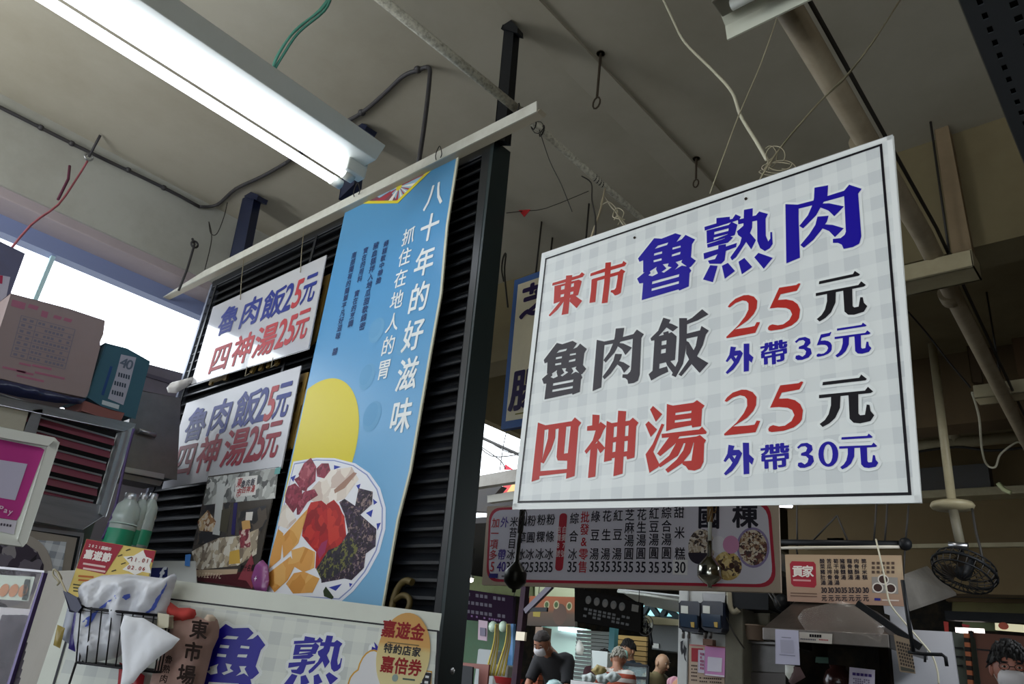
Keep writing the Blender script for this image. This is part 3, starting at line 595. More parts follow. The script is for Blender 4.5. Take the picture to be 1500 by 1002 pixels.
# ceiling hooks and dangling bits
def hook(label, top, bot, ringr=.02, m=None, z=CEIL, rr=.006):
    a = P(*top, z=z); a.z = CEIL; m = m or mat('rust', '#3b3022', .8)
    h = thing('ceiling_hook', label, 'hook', a, 'hooks in the ceiling'); b = P(*bot, y=a.y)
    b = Vector((a.x, a.y, b.z)); MB().tube([a, b], rr, 6).build('rod', m, h)
    MB().tube([b + Vector((math.sin(i * .6283) * ringr, 0, -ringr * 1.6 + math.cos(i * .6283) * ringr * 1.6)) for i in range(11)], rr * .7, 6).build('ring', m, h)
    MB().lathe(a, [(.02, -.004), (.02, 0), (.001, 0)], 10).build('plate', m, h)
hook('rusty rod hook with a ring hanging from the ceiling, right of the tall black post', (880, 78), (876, 142))
hook('small rusty ceiling hook just above the top edge of the big price sign', (1020, 232), (1022, 262), .016)
h = thing('ceiling_hook', 'knotted ceiling bolt where the red twine hangs at the left', 'hook', P(130, 228, x=LW + .05), 'hooks in the ceiling')
q = P(130, 230, x=LW + .05)
MB().tube([P(147, 198, z=CEIL - .01), q], .008, 6).build('rod', m_cond, h)
MB().tube([q + Vector((0, math.cos(a_ * .5) * .022, math.sin(a_ * .5) * .022)) for a_ in range(14)], .006, 6).build('ring', m_steel, h)
h = thing('ceiling_hook', 'dark hook with a wrapped wire over the left end of the white rail', 'hook', P(285, 352, x=-4.55), 'hooks in the ceiling')
q = P(285, 358, x=-4.55); MB().tube([P(282, 350, x=-4.6), q, P(274, 395, x=-4.5), P(262, 425, x=-4.4)], .008, 6).build('rod', m_cond, h)
MB().tube([q + Vector((0, math.cos(a_ * .5) * .022, math.sin(a_ * .5) * .022)) for a_ in range(14)], .007, 6).build('ring', m_cond, h)

def string(name, label, cat, pts, r, m, group=None, smooth=5):
    return tag(MB().tube(pts, r, 5, smooth=smooth).build(name, m), label, cat, group)
string('dangling_cord', 'thin dark cord dangling from the ceiling right of the first navy post', 'cord', [P(333, 297, z=CEIL - .02), P(328, 318, y=1.6), P(318, 342, y=1.6), P(309, 342, y=1.6), P(306, 325, y=1.6), P(310, 350, y=1.6), P(300, 395, y=1.6)], .003, m_dkwire)
m_red = mat('red_twine', '#b0606c', .7)
t = thing('twine', 'pinkish red plastic twine hanging from the bolt at the left', 'string', P(130, 235, x=LW + .05))
MB().tube([P(128, 236, x=-4.5), P(112, 262, x=-4.45), P(85, 300, x=-4.3), P(45, 330, x=-4.15), P(0, 385, x=-4)], .006, 5, smooth=3).build('strand', m_red, t)
MB().tube([P(102, 243, x=-4.45), P(100, 262, x=-4.42), P(85, 292, x=-4.3)], .008, 5).build('strand', mat('maroon_twine', '#5d2740', .7), t)
t = thing('green_string', 'frayed green plastic string hanging beside the lit batten', 'string', P(485, 0, z=3.6))
mg = mat('green_twine', '#3f7f6c', .7); zs = 3.7
for k, off in enumerate(((0, 0), (5, 3), (-3, 4))):
    MB().tube([P(487 - k, -8, z=zs), P(470 + off[0], 15 + off[1] * .3, z=zs - .05), P(432 + off[0], 45 + off[1], z=zs - .12), P(408 + off[0], 80 + off[1], z=zs - .2), P(395, 108 + off[1], z=zs - .25), P(368 + k * 4, 122, z=zs - .28)], .006, 5, smooth=4).build('strand', mg, t)

# ================================================================ signs and banners
BLUE, RED, GREY, BLK = ink('#1a0d98', .35), ink('#b32a22', .35), ink('#37343c', .35), ink('#15131a', .35)
HALO = ink('#e4e9e8', .4)
def board(F, pxs, th, name, m, parent, bevel=.0015):
    return MB().slab(F, [F.uv(*p) for p in pxs], -th, 0).build(name, m, parent, bevel)
def line_loop(F, PR, pxs, w, m, name='border_line'):
    u = [Vector(F.uv(*p)) for p in pxs]; n = len(u)
    for i in range(n):
        a, b = u[i], u[(i + 1) % n]; d = (b - a).normalized() * w / 2; q = Vector((-d.y, d.x))
        PR.poly([tuple(a - d - q), tuple(b + d - q), tuple(b + d + q), tuple(a - d + q)], m, .0010 + i * 1e-5, name)

# --- the big hanging price sign
F1 = Frame(P(752, 745, y=1.42), (1, -.035, 0)); SRC = F1
sg = thing('price_sign', 'big white gingham price sign hung on wires, red, blue and grey lettering', 'sign', F=F1)
board(F1, [(752, 745), (1348, 735), (1307, 198), (795, 372)], .006, 'board', checks('gingham_sheet', '#dde2e1', '#bfc5c8', .062, .38, amt=.62), sg)
PR = Print(F1, sg)
MBk = MB()
for q in ([(750.5, 746.5), (1349.5, 736.5), (1348, 725.5), (752.5, 738)], [(1340, 736), (1350, 736), (1308, 197), (1299, 200)], [(795, 371), (1308, 197), (1307, 203.5), (796, 377)], [(750.5, 746), (759, 746), (800.5, 373), (794, 371)]):
    MBk.flat(F1, [F1.uv(*p) for p in q], .0006)
MBk.build('white_margin', ink('#e3e7e6', .4), sg)
line_loop(F1, PR, [(759.5, 735.5), (1333, 723.5), (1290.5, 212.5), (800, 379.5)], .0052, BLK)
for ch in '東市': brush(PR, F1, ch, RED, HALO)
for ch in '魯熟肉': brush(PR, F1, ch, BLUE, HALO)
def uvc(g, x, y): ox, oy, sc = ORG[g]; return F1.uv(ox + x / sc, oy + y / sc)
def copyb(ch, m, pairs, halo=HALO, PX=None, hw=.006): return brush(PX or PR, F1, ch, m, halo, pairs, hw=hw)
copyb('魯', GREY, [((838, 780), uvc(3, 97, 780)), ((1273, 285), uvc(3, 430, 383)), ((808, 440), uvc(3, 92, 470))])
copyb('肉', GREY, [((662, 782), uvc(3, 475, 715)), ((1214, 236), uvc(3, 878, 268)), ((655, 348), uvc(3, 508, 312))])
brush(PR, F1, '飯', GREY, HALO)
for ch in '四神湯': brush(PR, F1, ch, RED, HALO)
for ch in '25': brush(PR, F1, ch, RED, HALO)
brush(PR, F1, '元', BLK, HALO)
copyb('2', RED, [((125, 580), uvc(6, 110, 492)), ((285, 263), uvc(6, 272, 157)), ((370, 462), uvc(6, 372, 385))])
copyb('5', RED, [((440, 362), uvc(6, 443, 288)), ((667, 180), uvc(6, 687, 99)), ((450, 525), uvc(6, 455, 467))])
copyb('元', BLK, [((800, 185), uvc(6, 826, 125)), ((1063, 87), uvc(6, 1110, 45)), ((805, 458), uvc(6, 828, 430))])
copyb('元', BLUE, [((800, 185), uvc(4, 932, 525)), ((1063, 87), uvc(4, 1122, 466)), ((805, 458), uvc(4, 935, 720))])
copyb('元', BLUE, [((800, 185), uvc(6, 965, 522)), ((1063, 87), uvc(6, 1165, 477)), ((805, 458), uvc(6, 972, 740))])
copyb('5', BLUE, [((440, 362), uvc(4, 785, 632)), ((667, 180), uvc(4, 893, 535)), ((450, 525), uvc(4, 795, 716))])
brush(PR, F1, '外', BLUE, HALO); brush(PR, F1, '3', BLUE, HALO); brush(PR, F1, '0', BLUE, HALO)
copyb('外', BLUE, [((118, 830), uvc(6, 105, 770)), ((290, 618), uvc(6, 287, 545)), ((250, 825), uvc(6, 250, 775))])
copyb('3', BLUE, [((625, 605), uvc(6, 641, 578)), ((740, 590), uvc(6, 755, 570)), ((640, 740), uvc(6, 658, 728))])
for c in (uvc(4, 470, 685), uvc(6, 478, 645)):
    PR.char('帶', c, .062, .056, HALO, .14, n=.0013); PR.char('帶', c, .062, .056, BLUE, .035, .015)
PR.flush()
mbh = MB()
for p in ((930, 348.5), (1093, 291.5)): mbh.slab(F1, ellipse(F1.uv(*p), .0035, .0035, 12), .001, .0026)
mbh.build('tie_hole', mat('hole_dark', '#2c1c12', .9), sg)
# the wires it hangs on
def wpx(*q): return [P(x, y, y=yy) for x, y, yy in q]
w = thing('hanging_wire', 'twisted pale wires tying the big sign\'s left hole to the overhead pipe', 'wire', P(900, 320, y=1.45))
MB().tube(wpx((930, 348, 1.415), (912, 328, 1.43), (903, 312, 1.5), (893, 300, 1.7), (886, 288, 2.1)), .0022, 5, smooth=4).build('strand', m_wire, w)
MB().tube(wpx((930, 349, 1.44), (908, 318, 1.46), (900, 322, 1.5), (905, 310, 1.5), (892, 296, 1.7), (880, 300, 1.9), (884, 286, 2.1)), .002, 5, smooth=4).build('strand', m_wire, w)
MB().tube(wpx((866, 348, 1.45), (872, 330, 1.5), (880, 305, 1.8), (886, 276, 2.1)), .0035, 5, smooth=4).build('strand', mat('pale_cord', '#b3a78b', .7), w)
MB().tube(wpx((872, 346, 1.46), (872, 318, 1.5), (867, 292, 1.9), (866, 268, 2.1), (852, 258, 2.1)), .003, 5, smooth=4).build('strand', m_dkwire, w)
mb = MB().tube(wpx((905, 330, 1.47), (914, 312, 1.47), (904, 305, 1.47), (898, 318, 1.47), (916, 322, 1.47)), .0016, 5, smooth=5); mb.build('knot', m_wire, w)
w = thing('hanging_wire', 'tangled pale wire tying the big sign\'s right hole up to the ceiling', 'wire', P(1110, 250, y=1.45))
MB().tube(wpx((1093, 291, 1.415), (1098, 280, 1.43), (1110, 268, 1.44), (1125, 243, 1.45), (1150, 208, 1.5), (1200, 150, 1.6), (1240, 112, 1.7), (1285, 52, 1.8), (1320, -2, 1.9)), .0024, 5, smooth=5).build('strand', m_wire, w)
MB().tube(wpx((1118, 250, 1.45), (1152, 205, 1.5), (1198, 152, 1.6), (1245, 104, 1.7), (1282, 58, 1.8), (1316, 2, 1.9)), .0015, 5, smooth=5).build('strand', m_wire, w)
mb = MB()
for k, (rx, ry, cx, cy) in enumerate(((18, 10, 1142, 240), (24, 8, 1140, 246), (14, 14, 1136, 228), (20, 13, 1146, 248), (10, 16, 1128, 230), (26, 5, 1138, 252))):
    mb.tube([P(cx + rx * math.cos(a_ * .45 + k), cy + ry * math.sin(a_ * .45 + k), y=1.46 + .008 * k) for a_ in range(10 + k % 3)], .0014, 4, smooth=2)
mb.build('tangle', m_wire, w)
t = string('cable', 'white round cable curving down from the top edge to behind the big sign', 'cable', wpx((968, -8, 1.9), (985, 28, 1.85), (1003, 62, 1.8), (1045, 104, 1.7), (1072, 135, 1.6), (1085, 170, 1.55), (1108, 208, 1.5), (1124, 236, 1.48)), .0052, mat('white_cable', '#c3bfa9', .5))
t = string('thin_wire', 'thin straight wire from the unlit fixture down behind the big sign', 'wire', wpx((1138, 26, 1.52), (1132, 45, 1.5), (1112, 100, 1.5), (1084, 165, 1.48), (1066, 212, 1.47), (1040, 284, 1.46)), .0018, m_wire)
t = string('thin_wire', 'hair-thin loose wire drooping under the whitewashed pipe, left of the big sign', 'wire', wpx((790, 190, 1.75), (805, 235, 1.75), (822, 270, 1.76), (838, 310, 1.77)), .0018, m_dkwire)
t = thing('thin_wire', 'thin line with a small red ribbon scrap, strung from the post to the whitewashed pipe', 'wire', P(768, 312, y=1.9))
MB().tube(wpx((742, 312, 1.75), (768, 309, 1.85), (800, 305, 1.95), (862, 280, 2.15)), .0018, 5, smooth=3).build('strand', m_dkwire, t)
Fq = Frame(P(768, 312, y=1.84)); MB().slab(Fq, [Fq.uv(*p) for p in [(760, 308), (777, 307), (768, 318)]], -.001, .001).build('ribbon', mat('ribbon_red', '#a3161c', .7), t)

# --- the tall blue banner
YB = 1.655
F2 = Frame(P(560, 887, y=YB)); bn = thing('banner', 'tall sky-blue foam banner with white writing and a big plate of cold cuts', 'banner', F=F2)
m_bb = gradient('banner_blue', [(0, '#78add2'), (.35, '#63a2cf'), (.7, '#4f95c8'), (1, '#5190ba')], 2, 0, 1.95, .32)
bp = [(560, 887), (383, 872), (510, 291), (672, 221), (655, 330), (646, 430), (630, 520), (601, 690), (583, 760)]
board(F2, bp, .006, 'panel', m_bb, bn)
MB().slab(F2, [F2.uv(*p) for p in [(561, 888), (559, 888), (581, 760), (599, 690), (628, 520), (644, 430), (653, 330), (670, 221), (673, 221), (656, 330), (647, 430), (631, 520), (602, 690), (584, 760)]], -.006, .0004).build('panel_edge', mat('foam_edge', '#c9c8b2', .7), bn)
PR = Print(F2, bn)
m_yel, m_wh = ink('#d8c93a', .4), ink('#e7eceb', .4)
# sun-ray picture strip at the top
PR.px([(512, 296), (583, 296), (645, 238), (672, 222), (512, 290)], ink('#8fb4c8'), .0008, 'sky_strip')
sun = (585, 274)
PR.px([(512, 296), (520, 293), (548, 286), (556, 290), (572, 280), (583, 296)], ink('#7a4a55'), .001, 'hill')
for k in range(10):
    a0 = math.radians(172 - k * 22); a1 = a0 - math.radians(11); R_ = 40
    tri_ = [sun] + [(sun[0] + R_ * math.cos(q), sun[1] + R_ * math.sin(q)) for q in (a0, a1)]
    def cut(p, q=None):
        # stop the ray at the yellow line
        x, y = p; dx, dy = x - sun[0], y - sun[1]; t = 1
        for (x1, y1, x2, y2) in ((512, 295, 583, 295), (583, 295, 642, 237)):
            nx, ny = -(y2 - y1), (x2 - x1); den = dx * nx + dy * ny
            if den > 1e-6: t = min(t, max(0, ((x1 - sun[0]) * nx + (y1 - sun[1]) * ny) / den))
        return (sun[0] + dx * t, sun[1] + dy * t)
    PR.px([sun, cut(tri_[1]), cut(tri_[2])], ink('#a33b48' if k % 2 else '#e6ded6'), .0011 + k * 1e-5, 'sun_ray')
PR.poly(ellipse(F2.uv(*sun), .02, .02, 16), m_yel, .0016, 'sun')
a, b, c, d = (581, 296), (642, 238), (512, 296), (583, 299)
PR.px([(512, 295), (582, 294), (641, 237), (643, 239), (583, 298), (512, 299)], m_yel, .0018, 'yellow_line')
# yellow disc, drops
def clipd(c, rx, ry, m, n, name, keep):
    pts = [p for p in ellipse(c, rx, ry, 60) if keep(p)]; PR.poly(pts, m, n, name)
ye = F2.uv(435, 665)
lft = Vector(F2.uv(510, 297)); lbt = Vector(F2.uv(385, 870)); 
def inb(p):
    x, y = p; t = (y - lbt.y) / (lft.y - lbt.y); return x > lbt.x + (lft.x - lbt.x) * t + .002
cY = F2.uv(452, 665); rY = abs(F2.uv(521, 660)[0] - cY[0])
pts = [p for p in ellipse(cY, rY, rY * 1.02, 80)]
pts = [(max(p[0], lbt.x + (lft.x - lbt.x) * (p[1] - lbt.y) / (lft.y - lbt.y) + .001), p[1]) for p in pts]
PR.poly(pts, m_yel, .0009, 'yellow_disc')
for (x, y, r) in ((552, 484, .05), (538, 552, .05), (545, 610, .055), (590, 505, .04)):
    PR.poly(ellipse(F2.uv(x, y), r, r * 1.15, 30), ink('#6aa3cb'), .0008 + r / 1000, 'drop'); PR.poly(ellipse(F2.uv(x - 2, y - 3), r * .8, r * .9, 30), ink('#659fc9'), .0009 + r / 1000, 'drop')
# words
PR.line('八十年的好滋味', (637, 285), (588, 609), m_wh, v=True, k=.86, asp=.86, bold=.018)
PR.line('抓住在地人的胃', (599, 346), (563, 541), m_wh, v=True, k=.88, asp=.92, bold=.012)
ink_n = ink('#28406e')
PR.line('蟳糕軟中帶脆', (566, 357), (555, 411), ink_n, v=True, k=.95, bold=.02)
PR.line('豬血糕拌入地瓜甜軟綿密', (551, 360), (531, 478), ink_n, v=True, k=.98, bold=.02)
PR.line('實在的用料 實在的烹調', (536, 367), (514, 474), ink_n, v=True, k=.98, bold=.02)
PR.line('南部獨有的簡單平凡好滋味 囍', (519, 374), (491, 515), ink_n, v=True, k=.98, bold=.02)
# the printed plate of food; corners as in the print
O4 = lambda x, y: (360 + x / 3.854, 640 + y / 3.854)
plate = [O4(*p) for p in [(270, 140), (400, 118), (500, 120), (620, 150), (700, 205), (760, 290), (792, 400), (790, 520), (755, 650), (690, 770), (610, 870), (540, 930), (130, 900), (100, 860), (180, 500), (230, 300)]]
pl2 = [O4(*p) for p in [(275, 150), (400, 128), (500, 131), (610, 160), (688, 212), (745, 295), (776, 402), (774, 520), (740, 645), (675, 765), (595, 862), (530, 918), (136, 890), (108, 852), (188, 500), (237, 300)]]
def clipL(pts):   # keep the print on the panel
    out = []
    for q in pts:
        u, v = F2.uv(*q); lim = lbt.x + (lft.x - lbt.x) * (v - lbt.y) / (lft.y - lbt.y) + .001; out.append((max(u, lim), v))
    return out
fn = .0014
def food(pts, m, name):
    global fn; fn += 4e-5; PR.poly(clipL([O4(*p) for p in pts]), m, fn, name)
PR.poly(clipL(plate), ink('#dfe3ee'), .0012, 'plate_print'); PR.poly(clipL(pl2), ink('#8b97c4'), .00125, 'plate_rim_line')
PR.poly(clipL([O4(*p) for p in [(278, 156), (400, 134), (500, 137), (606, 165), (682, 217), (738, 298), (769, 403), (767, 519), (733, 643), (669, 760), (590, 857), (526, 912), (138, 885), (112, 850), (192, 500), (240, 300)]]), ink('#e4e6ec'), .0013, 'plate_print')
m_bl = ink('#2f3f9e')
for p in ([(625,275),(650,265),(640,300)], [(680,430),(720,410),(710,455)], [(740,490),(765,485),(745,530)], [(470,850),(545,830),(510,870)], [(500,160),(540,170),(500,185)], [(585,825),(605,830),(590,850)], [(720,350),(745,370),(725,385)], [(255,230),(285,215),(270,255)]): food(p, m_bl, 'plate_flower')
m_saus = mottle('sausage_print', ['#8b2c42', '#7b2438', '#a24a5c', '#8f3045', '#6e2032'], 60)
m_pork = mottle('red_pork_print', ['#a5141a', '#b21c1c', '#8c0f16', '#bd2d24', '#9c1218'], 30)
m_pur = mottle('rice_sausage_print', ['#24142a', '#2f1a36', '#170d1c', '#40304a', '#84706c', '#1d1020'], 95)
m_tofu = mottle('fried_tofu_print', ['#d39a4c', '#c98a3c', '#deab61', '#d79b50'], 14)
m_rad = mottle('radish_print', ['#e3d9cd', '#d8ccc0', '#cdbbb0', '#eae3da'], 18)
food([(330,340),(470,190),(600,170),(640,240),(560,350),(440,390)], m_rad, 'radish_print'); food([(500,300),(610,200),(630,205),(560,290),(505,320)], ink('#a58272'), 'radish_print')
food([(180,500),(210,390),(240,375),(290,470),(240,520)], m_rad, 'radish_print')
for p in ([(300,210),(330,150),(370,118),(400,170),(395,250),(350,290),(310,260)], [(400,180),(430,150),(470,150),(480,190),(445,235),(405,225)], [(225,330),(240,280),(280,262),(320,300),(322,350),(270,430),(225,370)], [(290,440),(290,370),(330,310),(390,295),(410,330),(350,370),(305,440)], [(275,240),(310,220),(360,260),(345,310),(315,300)]): food(p, m_saus, 'sausage_slice')
food([(300,225),(330,180),(365,150),(372,200),(345,260)], mottle('sausage_cut', ['#9c4553', '#8a3345', '#b3616b'], 50), 'sausage_slice')
food([(320,560),(330,450),(370,370),(430,360),(460,385),(500,355),(530,390),(560,460),(570,560),(520,640),(470,700),(430,730),(395,745),(400,650),(370,620)], m_pork, 'red_pork'); food([(460,380),(500,355),(560,450),(565,560),(500,660),(470,600)], mottle('pork2', ['#b3251f', '#c23427', '#a01a1a'], 24), 'red_pork')
food([(405,650),(430,600),(465,580),(450,650),(420,690)], ink('#9c3c62'), 'red_pork')
food([(530,370),(560,350),(620,390),(640,290),(720,310),(715,380),(650,440),(740,520),(735,620),(680,660),(670,740),(600,810),(560,800),(430,825),(425,770),(520,640),(580,540),(560,440)], m_pur, 'rice_sausage')
food([(400,745),(470,640),(520,620),(590,560),(640,620),(600,720),(480,800),(430,810)], mottle('dark_rice', ['#12121c', '#1c1a26', '#2a2233', '#6a6a35'], 80), 'rice_sausage')
for p in ([(150,640),(185,520),(215,545),(200,690),(135,745),(130,700)], [(205,570),(330,430),(355,405),(335,480),(300,600),(215,685)], [(260,640),(330,620),(395,650),(390,740),(330,765),(270,730)], [(130,770),(255,675),(285,720),(240,810),(165,878),(130,830)], [(230,830),(275,770),(330,760),(420,800),(380,880),(270,885)]): food(p, m_tofu, 'fried_tofu')
food([(440,870),(455,845),(500,905),(490,918),(445,900)], ink('#2c3a22'), 'garnish')
PR.flush()
mbh = MB()
for x, y in ((521, 290), (641, 236)): mbh.tube([P(x, y + 4, y=YB - .01), P(x - 3, y - 8, y=1.6), P(x + 3, y - 22, y=1.6), P(x + 6, y - 10, y=1.6), P(x + 2, y - 2, y=YB - .012)], .0022, 5, smooth=4)
mbh.build('tie_wire', m_dkwire, bn)

# --- two glossy price signs and a photo poster, hung left of the banner
def lac(name, h, r=.12): return mat(name, h, r, var=.05, coat=.6)
YP = 1.645
def price_small(pxs, label, rows, mw, F):
    s = thing('price_sign', label, 'sign', F=F, group='glossy price signs on the louvre partition')
    board(F, pxs, .004, 'board', mw, s); pr = Print(F, s)
    for txt, pts, m, em, asp in rows:
        for ch, q, mm in zip(txt, pts, m): w_ = em[0] if ch in '魯肉飯四神湯' else em[0] * (.78 if ch.isdigit() else .56); pr.char(ch, F.uv(*q), w_, em[1] * (1.2 if ch.isdigit() else 1), mm, .022, sl=0)
    pr.flush(); return s
B2, R2 = ink('#25317f', .5), ink('#86182c', .5); R3 = ink('#ad3a40', .5)
mps = mat('glossy_board', '#c3c4c8', .13, bump=.035, scale=5, spec=.9, coat=.8)
FA = Frame(P(280, 562, y=YP - .01)); FB = Frame(P(237, 715, y=YP))
t1 = price_small([(280, 563), (452, 511), (478, 374), (312, 450)], 'upper glossy price sign, washed out by window glare, blue and red lettering', [
    ('魯肉飯25元', [(335, 468), (368, 456), (401, 444), (423, 435), (437, 429), (454, 421)], [B2, B2, B2, B2, R3, B2], (.215, .185), 1),
    ('四神湯25元', [(323, 524), (356, 511), (389, 498), (413, 488), (427, 482), (443, 474)], [R3] * 6, (.215, .185), 1)], mps, FA)
t2 = price_small([(237, 716), (412, 686), (441, 536), (273, 591)], 'lower glossy price sign with bold blue and dark red lettering', [
    ('魯肉飯25元', [(288, 621), (323, 610), (362, 598), (385, 592), (398, 590), (415, 584)], [B2, B2, B2, B2, R3, B2], (.235, .2), 1),
    ('四神湯25元', [(271, 673), (306, 664), (345, 655), (370, 650), (383, 647), (400, 642)], [R2] * 6, (.235, .2), 1)], mat('satin_board', '#b3b4ba', .3, bump=.02, scale=5, spec=.35), FB)
mb = MB()
for x, y in ((352, 427), (440, 387)): mb.tube([P(x, y + 12, y=YP - .015), P(x + 2, y - 20, y=1.62), P(x + 5, y - 48, y=1.615)], .0022, 5)
for x, y in ((400, 524), (362, 537)): mb.tube([P(x, y, y=YP - .02), P(x - 3, y + 14, y=YP - .03), P(x + 4, y + 10, y=YP - .02)], .0022, 5)
mb.build('tie_wire', m_wire, t1)
FC = Frame(P(272, 850, y=YP - .008)); po = thing('poster', 'glossy photo poster of a market stall, hung low on the louvres', 'poster', F=FC)
pxs = [(272, 850), (372, 864), (408, 684), (305, 698)]
board(FC, pxs, .003, 'sheet', mat('photo_dark', '#4b4640', .2, spec=.7), po)
PR = Print(FC, po); O3 = lambda x, y: (220 + x / 2.946, 540 + y / 2.946); fn = .001
def pc(pts, m, name='photo_area'):
    global fn; fn += 3e-5; PR.px([O3(*p) for p in pts], m, fn, name)
ph1 = mottle('photo_grey', ['#8f918d', '#6b6d6a', '#a9aca8', '#4d4e4e', '#c2c4c0'], 30)
ph2 = mottle('photo_food', ['#cfc6b4', '#9c8f7b', '#d9d4c7', '#7d6f5e', '#b7a88e'], 38)
ph3 = mottle('photo_dark_cells', ['#24242a', '#3a3533', '#171719', '#51473d'], 26)
pc([(252,470),(555,430),(540,560),(228,590)], ph1); pc([(230,590),(350,575),(330,740),(190,760)], ph3)
pc([(370,470),(465,460),(455,545),(365,555)], ink('#d8d6d2')); PR.line('東市', (351.5, 707), (350.5, 722), ink('#a3383a'), v=True, k=.9, bold=.02); PR.line('魯肉飯', (357, 709), (371, 706), ink('#3a3846'), k=.9, bold=.02)
PR.line('四神湯', (358, 718), (371, 716), ink('#a3383a'), k=.9, bold=.02)
pc([(290,500),(325,495),(300,720),(270,715)], ink('#c8cbc8')); pc([(362,580),(378,578),(365,720),(350,715)], ink('#2a2360')); pc([(310,610),(350,600),(330,710),(300,700)], ink('#4e4a3c'))
pc([(380,620),(500,590),(505,650),(470,720),(380,720)], ph3); pc([(395,660),(430,650),(435,690),(400,700)], ink('#c3995c')); pc([(415,620),(445,618),(440,655),(412,655)], ink('#d7d3cc'))
pc([(205,660),(250,610),(285,660),(270,705),(215,700)], mottle('photo_bag', ['#a5794b', '#d6b98c', '#7d5333', '#e1d4bf'], 50))
pc([(180,790),(240,755),(300,730),(400,720),(470,690),(460,800),(380,850),(200,870)], ph2); pc([(385,700),(430,690),(435,770),(390,775)], mottle('photo_red', ['#6d2030', '#8f3b46', '#d0b9ae'], 60))
pc([(345,790),(385,780),(390,840),(340,845)], ink('#cda64d')); pc([(155,840),(215,870),(440,880),(445,950),(160,910)], ink('#4a1820')); pc([(160,870),(380,865),(375,885),(160,900)], ink('#b9a288'))
pc([(400,870),(440,800),(455,880),(480,870),(440,950),(415,915),(380,910)], ink('#8a3c46')); pc([(155,805),(178,803),(172,850),(150,850)], ink('#3f7fd0'))
PR.line('賣汁名攤', (354, 832), (371, 832), ink('#1b1516'), k=.95, bold=.02); PR.line('20ZZTYPC', (293, 842), (323, 844), ink('#d9c9b0'), k=1.1, bold=.02)
PR.flush()
MB().slab(FC, [FC.uv(*p) for p in [(404, 686), (412, 684), (410, 694), (402, 695)]], .001, .0018).build('tape', mat('green_tape', '#3f8f8a', .4), po)

# purple balloon-like packet and gold raised characters on the louvres
q = P(385, 850, y=1.63); t = thing('purple_packet', 'shiny purple packet with a white star, wedged left of the blue banner\'s foot', 'packet', q)
Fp = Frame(q); MB().puff(Fp, [Fp.uv(*p) for p in [(375, 866), (370, 850), (377, 828), (385, 820), (392, 828), (394, 850), (390, 868)]], .018, .008, wr=.1).build('packet', mat('purple_foil', '#8d4a84', .25, spec=.8), t)
PP = Print(Fp, t); st = Fp.uv(382, 849); PP.poly([(st[0] + (.012 if i % 2 == 0 else .004) * math.cos(i * math.pi / 4), st[1] + (.012 if i % 2 == 0 else .004) * math.sin(i * math.pi / 4)) for i in range(8)], ink('#e8dff0'), .024, 'star'); PP.flush()
gt = thing('raised_lettering', 'row of raised gold characters on the louvres, half hidden by signs and banner', 'lettering', P(400, 560, y=YL - .012))
FG = Frame(P(400, 560, y=YL - .014)); m_gold = mat('gold_paint', '#a98a4a', .35, .5, var=.2, dark='#6d5424')
def raised(ch, c, w, h, bold=.02):
    vs, fs = glyph(ch); mb = MB()
    for k, (ox, oy) in enumerate([(0, 0)] + [(bold * math.cos(a), bold * math.sin(a)) for a in [i * math.pi / 4 for i in range(8)]]):
        q = [(c[0] + (x + ox) * w, c[1] + (y + oy) * h) for x, y in vs]; nn = .012 + k * 2e-5
        mb.add([FG.w(x, y, nn) for x, y in q], fs)
        cnt = {}
        for f in fs:
            for i in range(len(f)):
                e = (f[i], f[(i + 1) % len(f)]); cnt[tuple(sorted(e))] = cnt.get(tuple(sorted(e)), 0) + 1
        for (i, j), n_ in cnt.items():
            if n_ == 1: mb.add([FG.w(*q[i], 0), FG.w(*q[j], 0), FG.w(*q[j], nn), FG.w(*q[i], nn)], [(0, 1, 2, 3)])
    mb.build('character', m_gold, gt)
raised('魯', FG.uv(335, 512), .30, .42); raised('熟', FG.uv(402, 490), .30, .42); raised('肉', FG.uv(455, 452), .30, .46)
raised('脆', FG.uv(450, 598), .30, .40); mb = MB()
m_dg = mat('shaded_gold', '#5a4d2a', .5, .3)  # darker copy of the gold, with the dim light put into its colour
mb.tube([P(x, y, y=YL - .02) for x, y in ((604, 853), (594, 851), (583, 862), (575, 885), (574, 905))], .012, 8, smooth=4)
mb.tube([P(x, y, y=YL - .02) for x, y in ((578, 880), (590, 872), (600, 878), (598, 892), (588, 905))], .010, 8, smooth=4); mb.build('curl', m_dg, gt)

# --- cream sign with blue border behind the big sign
FY = Frame(P(734, 629, y=3.0)); t = thing('shop_sign', 'cream sign with blue border and purple characters behind the big price sign', 'sign', F=FY)
u1 = FY.uv(754, 411); MB().slab(FY, [(0, 0), (.6, .0), (.58, u1[1] + .02), u1], -.03, 0).build('board', ink('#4a6fae', .4), t, .002)
PR = Print(FY, t); PR.poly([(.03, .045), (.57, .045), (.55, u1[1] - .03), (u1[0] + .035, u1[1] - .04)], mat('cream_panel', '#efe6c8', .4, var=.1), .001, 'panel_face')
m_pu = ink('#2c1c52'); _a, _b = FY.uv(764, 444), FY.uv(749, 573)
PR.char('芝', (_a[0] + .125, _a[1]), .27, .25, m_pu, .03, n=.003); PR.char('腸', (_b[0] + .125, _b[1]), .27, .27, m_pu, .03, n=.003)
PR.poly([(.10, .075), (.19, .075), (.19, .083), (.10, .083)], ink('#8f8a3c'), .002, 'small_mark'); PR.flush()
MB().tube([P(738, 412, y=3.05), P(735, 395, y=3.05), P(737, 378, y=3.05), P(741, 372, y=3.05), P(739, 400, y=3.05), P(744, 450, y=3.05)], .006, 6, smooth=4).build('tie_wire', m_dkwire, t)

